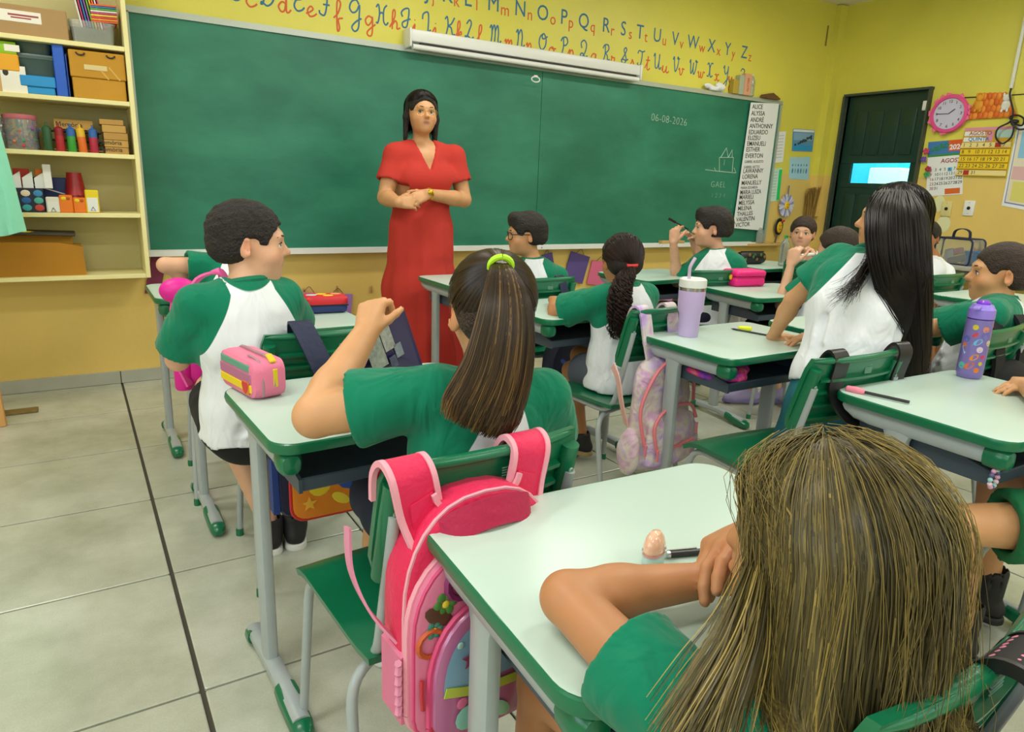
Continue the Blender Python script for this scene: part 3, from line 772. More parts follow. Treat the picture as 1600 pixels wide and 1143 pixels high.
def sdf_at(S, P):
    d = np.full(len(P), 1.0)
    for p in S.p:
        if p[0] == 'add': d = np.minimum(d, Solid.dist(p, P[:, 0], P[:, 1], P[:, 2]))
    return d
def push_out(S, P, margin=.008, it=3):
    sh = P.shape; Q = P.reshape(-1, 3).copy(); e = .004
    for _ in range(it):
        d = sdf_at(S, Q); m = d < margin
        if not m.any(): break
        q = Q[m]; g = np.stack([sdf_at(S, q+e*np.eye(3)[i])-sdf_at(S, q-e*np.eye(3)[i]) for i in range(3)], 1); g /= np.linalg.norm(g, axis=1, keepdims=True)+1e-9
        Q[m] = q+g*(margin-d[m])[:, None]
    return Q.reshape(sh)
class Kid:
    """one figure: joints in room coordinates, body as one mesh, clothes, hair and shoes as its parts"""
    def __init__(s, label, base, J, sc=1., skin=None, vox=.0055, name='person', group=None):
        s.root = thing(name, tuple(base), 0, label, 'person', group); s.J = {k: np.asarray(v, float) for k, v in J.items()}
        s.sc = sc; s.skin = skin; s.vox = vox; s.S = Solid(); J = s.J
        s.rt = unit(J['shR']-J['shL']); s.upv = unit(J['neck']-J['pel']); s.fw = unit(np.cross(s.upv, s.rt)); s.rt = np.cross(s.fw, s.upv)
        s.hrt = unit(J['hrt']) if 'hrt' in J else s.rt
    def torso(s, S, inf=0., wx=1., top=True, kk=.03, hip=True, lower=0):
        J, c = s.J, s.sc; p, n = J['pel'], J['neck']; g = lambda t: p+(n-p)*t+(J['bend']*math.sin(PI*t) if 'bend' in J else 0)
        st = [(-.12, .128, .100), (.12, .122, .096), (.38, .108, .086), (.62, .122, .092), (.80, .122, .084)]
        if lower: st = [(-.12-lower, .132, .108)]+st
        st = [(g(t), (a*c*wx+inf, b*c*wx+inf), s.hrt*(1-max(0, min(1, t)))+s.rt*max(0, min(1, t))) for t, a, b in st]
        for (a, ra, xa), (b, rb, xb) in zip(st[:-1], st[1:]): S.seg(a, b, ra, rb, unit(xa+xb), kk)
        if top:
            mid = g(.90)
            for q in ('shL', 'shR'): S.cone(mid+(n-mid)*.25, J[q], .046*c+inf*.8, .040*c+inf*.6, .035)
    def neckhead(s, fw, up, hs=None, jaw=1., nose=1., feat=True, nr=1., ears=True):
        J, c = s.J, s.sc; s.hs = hs or c; h = J['head']; s.S.cone(J['neck']-s.upv*.01, h-unit(up)*.05*s.hs-unit(fw)*.012*s.hs, .040*c*nr, .037*c*nr, .02)
        s.B = add_head(s.S, h, fw, up, s.hs, ears=ears, jaw=jaw, nose=nose, feat=feat)
    def arm(s, q, hand=None, fat=1., upto=None):
        J, c = s.J, s.sc; sh, el, wr = J['sh'+q], J['el'+q], J['wr'+q]
        s.S.cone(sh, el, .037*c*fat, .031*c*fat, .015); s.S.cone(el, el+(wr-el)*.35, .0315*c*fat, .0305*c*fat, .008); s.S.cone(el+(wr-el)*.3, wr, .031*c*fat, .0205*c*fat, .012)
        if hand: add_hand(s.S, wr, side=(1 if q == 'R' else -1)*hand.get('flip', 1), s=c*hand.get('s', 1), f=hand['f'], n=hand['n'], curl=hand.get('curl', (.3, .3, .35, .4, .3)), spread=hand.get('spread', .12), thumb=hand.get('thumb'))
    def leg(s, q, fat=1.):
        J, c = s.J, s.sc; hp, kn, an = J['hip'+q], J['kn'+q], J['an'+q]
        s.S.cone(hp, kn, .068*c*fat, .046*c*fat, .02); s.S.cone(kn, kn+(an-kn)*.4, .044*c*fat, .043*c*fat, .012); s.S.cone(kn+(an-kn)*.35, an, .043*c*fat, .028*c*fat, .015)
    def sit(s, fw=None, floor=0.0, spread=.07, thigh=.36, dz=0, ank=None):
        J, c = s.J, s.sc; fw = s.fw if fw is None else unit(fw); fw = unit(V3(fw[0], fw[1], 0)); rt = np.cross(fw, V3(0, 0, 1))
        for q, x in (('L', -1), ('R', 1)):
            J.setdefault('hip'+q, J['pel']+rt*x*spread*c-V3(0, 0, .02)*c)
            J.setdefault('kn'+q, J['hip'+q]+fw*thigh*c+rt*x*.02*c-V3(0, 0, dz))
            a = J['kn'+q]+fw*.02; J.setdefault('an'+q, V3(a[0], a[1], floor+.075))
            J.setdefault('to'+q, J['an'+q]+fw*.13*c+rt*x*.02-V3(0, 0, .045))
    def finish(s, lip=True, name='body', lo=None, hi=None):
        V, Q = s.S.mesh(s.vox, lo=lo, hi=hi); V = relax(V, Q, 1, .4)
        at_ = lip_attr(V, s.J['head'], s.B, s.hs) if lip else {'lip': np.zeros(len(V)), 'blush': np.zeros(len(V))}
        s.body = np_mesh(name, V, Q, s.skin, s.root, at_)
    def shirt(s, m=None, inf=.011, sleeve=.62, flare=.012, hem=-.14, vox=.0065, arms='LR', wx=1., collar=True, neckhole=.050, fold=.0095, cm=None, seed=3, raglan=(.047, .60, .17), belly=0):
        J, c = s.J, s.sc; S = Solid(); s.torso(S, inf, wx, kk=.03, lower=max(0, -hem-.10)); up = s.upv; p = J['pel']
        if belly: S.ell(p+(J['neck']-p)*.3+s.fw*.05*c, V3(.11, .09, .12)*c*belly, np.array([s.rt, s.fw, up]), .04)
        ends = []
        for q in arms:
            sh, el = J['sh'+q], J['el'+q]; d = unit(el-sh); L = np.linalg.norm(el-sh)*sleeve
            e = sh+d*L; S.cone(sh, e, .042*c+inf*.6, .040*c+inf+flare, .028)
            ends.append((q, sh, d, e))
        H = p+(J['neck']-p)*hem
        S.plane(H, -up, H, .40*c)
        for q, sh, d, e in ends:
            S.plane(e, d, e, .085*c); S.cone(e-d*.03, e+d*.1, .034*c+inf*.9, .043*c+flare+inf*.4, .004, 'sub')
        nk = J['neck']; hd = unit(J['head']-nk)
        S.cone(nk+hd*.014*c+s.fw*.012*c, nk+hd*.12*c, neckhole*c, neckhole*1.15*c, .006, 'sub')
        r_ = np.random.default_rng(seed); CR_ = []; rt, fw = s.rt, s.fw
        for q, sh, d, e in ends:
            lat = rt if q == 'R' else -rt; pit = sh-up*.045*c-lat*.012*c; L = np.linalg.norm(e-sh)
            for i in range(5): CR_.append((pit+r_.normal(size=3)*.012, pit-lat*r_.uniform(.05, .14)*c-up*r_.uniform(.0, .14)*c+fw*r_.choice([-1, 1])*.085*c, r_.uniform(.008, .014), r_.uniform(.6, 1.1)))
            for i in range(7):
                o_ = unit(r_.normal(size=3)); o_ = unit(o_-d*(o_@d))*.044*c; o2 = unit(o_+np.cross(d, o_)*r_.uniform(-1.6, 1.6))*.046*c; t0 = r_.uniform(.1, .5)
                CR_.append((sh+d*L*t0+o_, sh+d*L*min(1.05, t0+r_.uniform(.35, .6))+o2, r_.uniform(.007, .012), r_.uniform(.6, 1.15)))
        for i in range(16):
            f_ = fw*r_.choice([-1, 1])*.095*c; u0 = r_.uniform(-.11, .11); g = lambda t: p+(nk-p)*t
            t0 = r_.uniform(.35, .80); CR_.append((g(t0)+rt*u0*c+f_, g(t0-r_.uniform(.3, .65))+rt*(u0+r_.uniform(-.10, .10))*c+f_, r_.uniform(.009, .016), r_.uniform(.5, 1.0)))
        for i in range(9):
            f_ = fw*r_.choice([-1, 1])*.10*c; u0 = r_.uniform(-.12, .02); t0 = r_.uniform(-.05, .28)+max(0, hem)
            CR_.append((p+(nk-p)*t0+rt*u0*c+f_, p+(nk-p)*(t0+r_.uniform(-.08, .08))+rt*(u0+r_.uniform(.05, .12))*c+f_, r_.uniform(.008, .013), r_.uniform(.5, 1.0)))
        def disp(P):
            h_ = (P-H)@up; w = np.exp(-np.clip(h_, 0, None)/.12)
            o = -fold*(.55*wav(P*np.array([1, 1, .55]), 30, seed)+.3*wav(P*np.array([1, 1, .4]), 60, seed+1))*(.5+w)
            for a_, b_, w_, dp in CR_:
                ab = b_-a_; t = np.clip((P-a_)@ab/(ab@ab), -.2, 1.2); x = np.linalg.norm(P-a_-t[:, None]*ab, axis=1); k_ = np.exp(-((t-.5)/.5)**4)
                o = o+fold*1.15*dp*k_*(1-.8*(x/w_)**2)*np.exp(-(x/w_)**2/2)
            return o
        s.shirtS = S; V, Q = S.mesh(vox, disp=disp if fold else None); V = relax(V, Q, 1, .3)
        r = V-nk; u = np.abs(r@s.rt); v = np.clip(-(r@up), -.05, raglan[2]*c)
        seam = u-(raglan[0]*c+raglan[1]*np.maximum(v, 0))
        low = -(r@up) > raglan[2]*c*1.05
        seam = np.where(low, -.02, seam)
        for q, sh, d, e in ends:
            w = (V-sh)@d; dd, t = smooth_min_seg(V, sh, e+d*.03)
            arm_ = np.minimum(w+.005, .070*c+inf-dd); seam = np.maximum(seam, arm_)
        cd, _t = smooth_min_seg(V, nk-hd*.03*c, nk+hd*.08*c); seam = np.maximum(seam, (neckhole*c+.011*c)-cd)
        o = np_mesh('shirt', V, Q, m or SH_UNI, s.root, {'seam': seam})
        if collar:
            a = unit(np.cross(hd, s.rt)); b = np.cross(a, hd); o_ = nk+hd*.012*c+s.fw*.004*c
            R0 = neckhole*c*1.04
            ring = [Vector(o_+R0*(s.rt*math.cos(t)+np.cross(hd, s.rt)*math.sin(t)*.95)) for t in np.linspace(0, 2*PI, 29)]
            under(MB().tube(ring, .0085*c, 8, cap=False).build('collar', cm or M_COLLAR, None), s.root)
        return o
    def shorts(s, m, inf=.013, length=.62, vox=.008, name='shorts', waist=.10):
        J, c = s.J, s.sc; S = Solid(); p = J['pel']; u = s.upv
        g = lambda t: p+(J['neck']-p)*t
        S.seg(g(-.12), g(waist), (.130*c+inf*.4, .102*c+inf*.4), (.120*c+inf*.3, .092*c+inf*.3), s.hrt, .03)
        for q in 'LR':
            hp, kn = J['hip'+q], J['kn'+q]; d = unit(kn-hp); e = hp+(kn-hp)*length
            S.cone(hp, e, .070*c+inf*.6, .062*c+inf*1.4, .025); S.plane(e, d, e, .10*c)
            S.cone(e-d*.02, e+d*.1, .056*c+inf*.25, .060*c+inf, .004, 'sub')
        V, Q = S.mesh(vox, disp=lambda P: -.003*wav(P, 45, 5)); V = relax(V, Q, 1, .4)
        return np_mesh(name, V, Q, m, s.root, {'seam': np.full(len(V), 1.)})
    def shoes(s, m, sole=None, vox=.006, L=1.):
        J, c = s.J, s.sc
        for q in 'LR':
            an, to = J['an'+q], J['to'+q]; f = unit(V3(*(to-an)[:2], 0)) if abs((to-an)[2]) < .12 else unit(to-an); S = Solid()
            dz = V3(0, 0, 1); hl = an-dz*.045*c-f*.025*c; tp = an-dz*.048*c+f*.135*c*L
            S.cone(hl+dz*.012*c, tp, .032*c, .027*c, .02); S.cone(an-dz*.01*c, an+dz*.02*c, .036*c, .038*c, .02); S.cone(an-dz*.0*c, tp-f*.04*c+dz*.0, .034*c, .026*c, .02)
            S.cone(an+dz*.02*c, an+dz*.08*c, .03*c, .032*c, .003, 'sub')
            V, Q = S.mesh(vox); V[:, 2] = np.maximum(V[:, 2], an[2]-.072*c)
            o = np_mesh('shoe', V, Q, m, s.root)
            S = Solid(); z = an-dz*.066*c; S.cone(V3(hl[0], hl[1], z[2]), V3(tp[0], tp[1], z[2])+f*.004, .034*c, .029*c, .02)
            V, Q = S.mesh(vox); V[:, 2] = np.clip(V[:, 2], an[2]-.074*c, an[2]-.052*c)
            np_mesh('sole', V, Q, sole or M_WHITE, o)
    def face(s, **kw): face_parts(s.J['head'], s.B, s.hs, s.root, **kw)
    def short(s, m, **kw): return short_hair(s.J['head'], s.B, s.hs, s.root, m, **kw)
# ------------------------------------------------------------------ school desk
HD = 0.7096
def oval(w, h, n=12): return [(w/2*math.copysign(abs(math.cos(a))**.75, math.cos(a)), h/2*math.copysign(abs(math.sin(a))**.75, math.sin(a))) for a in [2*PI*k/n for k in range(n)]]
def make_desk():
    t = thing('school_desk', (0, 0, 0)); w, d = 0.606, 0.456
    mb = MB(); r1 = rrect(w-.004, d-.004, .05, 7); r2 = rrect(w-.010, d-.010, .047, 7)
    mb.loft([[(x, y, HD-.022) for x, y in r1], [(x, y, HD-.0008) for x, y in r1], [(x, y, HD) for x, y in r2]])
    mb.build('tabletop', M_TOP, t)
    mb = MB(); rings = []
    for off, z in ((-.004, HD-.0255), (.001, HD-.0235), (.0035, HD-.013), (.0015, HD-.0035), (-.001, HD-.0012), (-.005, HD-.0008)):
        rings.append([(x, y, z) for x, y in rrect(w+2*off, d+2*off, .05+off, 7)])
    mb.loft(rings, cap=False); mb.build('edge_band', M_GREEN, t)
    for s in (-1, 1):
        x = s*.268
        # side bar under the top, with the green plug at the pupil's end
        prof = oval(.040, .044)
        rings = [[(x+u, y, HD-.049+v*k+dz) for u, v in prof] for y, k, dz in ((-.175, 1, 0), (.12, 1, 0), (.165, .9, .002), (.19, .6, .010), (.197, .3, .015))]
        b = MB().loft(rings).build('side_bar', M_GREY, t, fix=True)
        rings = [[(x+u*k, y, HD-.050+v*k) for u, v in prof] for y, k in ((-.165, 1.12), (-.185, 1.22), (-.205, 1.2), (-.216, .9), (-.22, .3))]
        MB().loft(rings).build('end_plug', M_GREEN, b, fix=True)
        # oblong post
        prof = oval(.034, .062)
        rings = [[(x+u, .045+v*1.0, z) for u, v in prof] for z in (.045, .35, HD-.085)]+[[(x+u*1.05, .045+v*1.35, HD-.06) for u, v in prof]]
        MB().loft(rings).build('leg', M_GREY, t, fix=True)
        # foot bar, arched, with two green shoes
        prof = oval(.042, .036); rings = []
        for k in range(9):
            y = -.20+.40*k/8; rings.append([(x+u, y+.0, .033+.012*math.cos((y)/.2*1.4)+v) for u, v in prof])
        f = MB().loft(rings).build('foot', M_GREY, t, fix=True)
        prof = oval(.054, .046); rings = []
        for y, k, z in ((-.075, .95, .039), (-.10, 1.02, .036), (-.16, 1.0, .028), (-.20, .98, .0255), (-.222, .8, .023), (-.232, .4, .020)):
            rings.append([(x+u*k, y, z+v*k) for u, v in prof])
        MB().loft(rings).build('foot_shoe', M_GREEN, f, fix=True)
        rings = []
        for y, k, z in ((.165, .95, .034), (.18, 1.0, .029), (.20, .95, .026), (.212, .6, .024)):
            rings.append([(x+u*k, y, z+v*k) for u, v in prof])
        MB().loft(rings).build('foot_shoe', M_GREEN, f, fix=True)
    # book tray open to the pupil
    mb = MB(); z0 = HD-.125
    mb.rbox((0, .0, z0), (.49, .33, .008), .003, 1)
    mb.rbox((0, .165, z0+.04), (.49, .008, .085), .003, 1)
    for s in (-1, 1):
        pts = [(-.185, 0), (.165, 0), (.165, .085), (-.03, .085), (-.12, .045), (-.185, .03)]
        mb.prism(pts, -.004, .004, frame_M((s*.243, 0, z0-.004), (0, 1, 0), (0, 0, 1)))
    mb.rbox((0, -.178, z0+.012), (.49, .008, .03), .003, 1)
    mb.build('book_tray', M_TRAY, t, fix=True)
    return t
# ------------------------------------------------------------------ school chair
M_RIVET = mat('rivet', '9ab8a6', 0.3, metal=.7)
def make_chair():
    t = thing('school_chair', (0, 0, 0))    # origin on the floor below the middle of the seat; the pupil faces +y
    # seat shell, slightly dished with a rolled front
    mb = MB(); rings = []
    nx, ny = 11, 11
    g = []
    for j in range(ny):
        y = -.185+.385*j/(ny-1); row = []
        for i in range(nx):
            x = -.2+.4*i/(nx-1)
            e = max(abs(x)/.2, abs(y-.0075)/.1925)
            xx = x*(1-.10*max(0, abs(y-.0075)/.1925-.75)); z = .432-.016*(1-(x/.2)**2)*(1-((y+.03)/.2)**2)-.05*max(0, (y-.12)/.08)**2*.5
            row.append((xx, y, z))
        g.append(row)
    vs = [p for r in g for p in r]+[(p[0]*.985, p[1]*.985, p[2]-.016) for r in g for p in r]; n = nx*ny; fs = []
    for j in range(ny-1):
        for i in range(nx-1):
            a = j*nx+i; fs.append((a, a+1, a+nx+1, a+nx)); fs.append((n+a, n+a+nx, n+a+nx+1, n+a+1))
    bd = [i for i in range(nx)]+[j*nx+nx-1 for j in range(1, ny)]+[(ny-1)*nx+i for i in range(nx-2, -1, -1)]+[j*nx for j in range(ny-2, 0, -1)]
    for a, b in zip(bd, bd[1:]+bd[:1]): fs.append((a, n+a, n+b, b))
    mb.add(vs, fs); mb.build('seat', M_GREEN, t, smooth=50, fix=True)
    # backrest: top leans back; ribs on its rear
    def bk(u, v, off=0):     # u across (-1..1), v 0..1 up; off to the rear
        x = u*.192; z = .595+.205*v; y = -.185-.055*v-.022*(1-u*u)+.012-off
        return (x, y, z)
    nu, nv = 13, 8; th = .013; vs = []
    for side in (0, th):
        for j in range(nv):
            for i in range(nu):
                u = -1+2*i/(nu-1); v = j/(nv-1)
                cu = u*(1-.05*max(0, (v-.8)/.2)**2-.05*max(0, (.2-v)/.2)**2)
                vs.append(bk(cu, v, side))
    fs = []; n = nu*nv
    for j in range(nv-1):
        for i in range(nu-1):
            a = j*nu+i; fs.append((a, a+1, a+nu+1, a+nu)); fs.append((n+a, n+a+nu, n+a+nu+1, n+a+1))
    bd = [i for i in range(nu)]+[j*nu+nu-1 for j in range(1, nv)]+[(nv-1)*nu+i for i in range(nu-2, -1, -1)]+[j*nu for j in range(nv-2, 0, -1)]
    for a, b in zip(bd, bd[1:]+bd[:1]): fs.append((a, n+a, n+b, b))
    mb = MB(); mb.add(vs, fs); 
    back = mb.build('backrest', M_GREEN, t, smooth=50, fix=True)
    for v in (.12, .32, .52, .70):      # moulded ribs
        mb = MB(); rg = []
        for i in range(9):
            u = -.78+1.56*i/8; p = bk(u, v, th)
            rg.append([(p[0], p[1]+.002, p[2]-.010), (p[0], p[1]-.011, p[2]-.007), (p[0], p[1]-.013, p[2]+.001), (p[0], p[1]+.002, p[2]+.006)])
        mb.loft(rg); mb.build('rib', M_GREEN, back, smooth=40, fix=True)
    mb = MB(); rg = []                  # top roll
    for i in range(13):
        u = .95*(-1+2*i/12); p = bk(u, 1, th/2); k = 1-.55*abs(-1+2*i/12)**8
        rg.append([(p[0], p[1]+.0115*k*math.cos(a), p[2]-.008+.010*k*math.sin(a)) for a in [2*PI*q/8 for q in range(8)]])
    mb.loft(rg); mb.build('top_roll', M_GREEN, back, smooth=60, fix=True)
    for s in (-1, 1):
        p0, p1 = bk(s*.9, -.03, th+.006), bk(s*.9, .86, th+.006)
        b = MB().tube([p0, bk(s*.9, .3, th+.006), bk(s*.9, .6, th+.006), p1], [.0185, .0185, .0185, .017], 12).build('tube_socket', M_GREEN, back, smooth=50)
        mb = MB()
        for v in (.14, .62):
            p = bk(s*.9, v, th+.006+.0185); mb.lathe([(.0055, 0), (.0055, .002), (.003, .003), (.003, .0015), (0, .0015)], p, 10, rot=(R(90), 0, 0))
        mb.build('rivet', M_RIVET, back, fix=True)
        # one bent tube: front leg, seat rail, upright
        x = s*.172
        P = arc_path([(x+s*.02, .205, .012), (x, .178, .405), (x, -.165, .392), (s*.173, -.232, .66), (s*.173, -.246, .72)], .075, 6)
        mb = MB().tube(P, .0105, 10); mb.build('side_tube', M_GREY, t, smooth=60)
    for s in (-1, 1):
        P = arc_path([(0, -.10, .384), (s*.205, -.125, .380), (s*.225, -.205, .012)], .075, 7)
        MB().tube(P, .0105, 10).build('rear_leg', M_GREY, t, smooth=60)
    for s, y in ((-1, .205), (1, .205)):
        MB().lathe([(.0, 0), (.013, 0), (.013, .022), (.0115, .026)], (s*.192, y, 0), 10).build('foot_cap', M_GREEN, t)
    for s in (-1, 1):
        MB().lathe([(.0, 0), (.013, 0), (.013, .022), (.0115, .026)], (s*.225, -.205, 0), 10).build('foot_cap', M_GREEN, t)
    mb = MB(); p = bk(.18, .80, th)
    for k, (w, h, dz) in enumerate(((.032, .0035, .018), (.026, .003, .010), (.030, .014, -.006))):
        if k < 2: mb.box((p[0], p[1]-.0014, p[2]+dz), (w, .0012, h))
        else:
            for r_ in range(4): mb.box((p[0], p[1]-.0014, p[2]+dz-.007+r_*.0045), (w, .0012, .002))
    mb.build('printed_label', mat('label_print', '7fae98', .5), back, smooth=0)
    return t
DESKS = [  # x, y, rot, label
    (0.695, 0.660, -.057, 'school desk in the foreground under the folded arms of the long blond-haired girl'),
    (0.581, 1.540, .042, 'school desk with the striped pink pencil case, in front of the ponytail girl'),
    (0.585, 2.585, .02, 'school desk with the red and navy pencil case, before the boy in profile'),
    (0.560, 3.390, 0, 'school desk at far left below the chalkboard, mostly hidden by the boy at left'),
    (2.0065, 0.833, -.0435, 'school desk at right with the purple printed water bottle and black pencil'),
    (2.0173, 1.651, -.003, 'school desk with the lilac tumbler, leaned on by the long-haired standing girl'),
    (1.840, 2.420, .02, 'school desk of the curly ponytail girl, her left elbow on it'),
    (1.900, 3.330, .0, 'school desk beside the teacher, in front of the boy with glasses'),
    (2.730, 1.640, .02, 'school desk behind the long-haired standing girl, in front of the boy at right edge'),
    (3.230, 2.480, -.10, 'school desk with the bright pink box-shaped pencil case'),
    (3.080, 3.220, .05, 'school desk below the chalkboard in front of the boy twirling a pen'),
    (4.400, 1.850, 0, 'school desk seen behind the purple bottle, left of the right-hand boy\'s chin'),
    (4.420, 3.440, -.05, 'far school desk with the black pencil case and clear bottle by the paddle ornament'),
]
dk = make_desk()
DESK = []
for i, (x, y, r, lb) in enumerate(DESKS):
    o = dk if i == 0 else dup(dk, (x, y, 0), r)
    o.location = (x, y, 0); o.rotation_euler = (0, 0, r); tag(o, lb, 'desk', 'green-edged school desks'); DESK.append(o)
CHAIRS = [  # x, y of the seat middle, rot, label
    (0.535, 1.165, .05, 'green school chair carrying the bright pink backpack, under the ponytail girl'),
    (0.585, 2.145, .03, 'green school chair with a navy strap, under the boy in profile at left'),
    (0.52, 2.86, .0, 'green school chair draped with pink straps at far left, behind the boy in profile'),
    (1.83, 1.312, -.06, 'green school chair with two black straps, behind the standing long-haired girl'),
    (1.82, 2.095, .10, 'green school chair carrying the lilac backpack, under the curly ponytail girl'),
    (1.86, 2.93, .0, 'green school chair under the boy with glasses'),
    (2.72, 1.345, .05, 'green school chair with a black bag, under the boy at right edge'),
    (3.22, 2.155, -.35, 'green school chair right behind the standing girl\'s shoulder, under the brown-haired child'),
    (3.06, 2.93, -.15, 'green school chair under the boy twirling a pen'),
    (4.42, 2.38, 0.0, 'green school chair standing behind the desk at right, below the grey counter'),
    (4.40, 3.05, -.9, 'green school chair under the boy facing the camera, by the far desk'),
    (2.06, 0.52, -.06, 'green school chair under the child in green shorts at the bottom right'),
    (0.69, 0.487, .05, 'green school chair with the polka dot strap, under the long blond-haired girl'),
]
ch = make_chair()
CHAIR = []
for i, (x, y, r, lb) in enumerate(CHAIRS):
    o = ch if i == 0 else dup(ch, (x, y, 0), r)
    o.location = (x, y, 0); o.rotation_euler = (0, 0, r); tag(o, lb, 'chair', 'green school chairs'); CHAIR.append(o)
# ------------------------------------------------------------------ painted alphabet above the board
M_LB = mat('painted_letter_blue', '2f6f96', .6); M_LR = mat('painted_letter_red', 'd5602f', .6)
PRINT_U = dict(J=(668, 2), K=(699, 5), L=(731, 7), M=(771, 11), N=(813, 16), O=(848, 23), P=(881, 29), Q=(912, 36), R=(947, 41), S=(974, 46), T=(1000, 51), U=(1027, 56), V=(1055, 61), W=(1083, 66), X=(1112, 71), Y=(1137, 76), Z=(1163, 81))
PRINT_L = dict(j=(677, 3), k=(713, 7), l=(745, 6), m=(789, 17), n=(828, 23), o=(864, 30), p=(892, 37), q=(926, 45), r=(957, 46), s=(985, 53), t=(1010, 50), u=(1038, 63), v=(1065, 68), w=(1097, 74), x=(1123, 78), y=(1146, 84), z=(1172, 87))
CAP_Z, CAP2_Z = 2.373, 2.174
for dct, m_, size, drop in ((PRINT_U, M_LB, .145, 0), (PRINT_L, M_LR, .112, .016)):
    for chx, (px, py) in dct.items():
        x = at(px, py, Y=YW)[0]; mb = MB(); put_text(mb, chx, size, wallM(x, CAP_Z-drop, d=.0008), depth=.0006, align='CENTER', sx=.88)
        mb.build('letter', m_, WALLF, smooth=0)
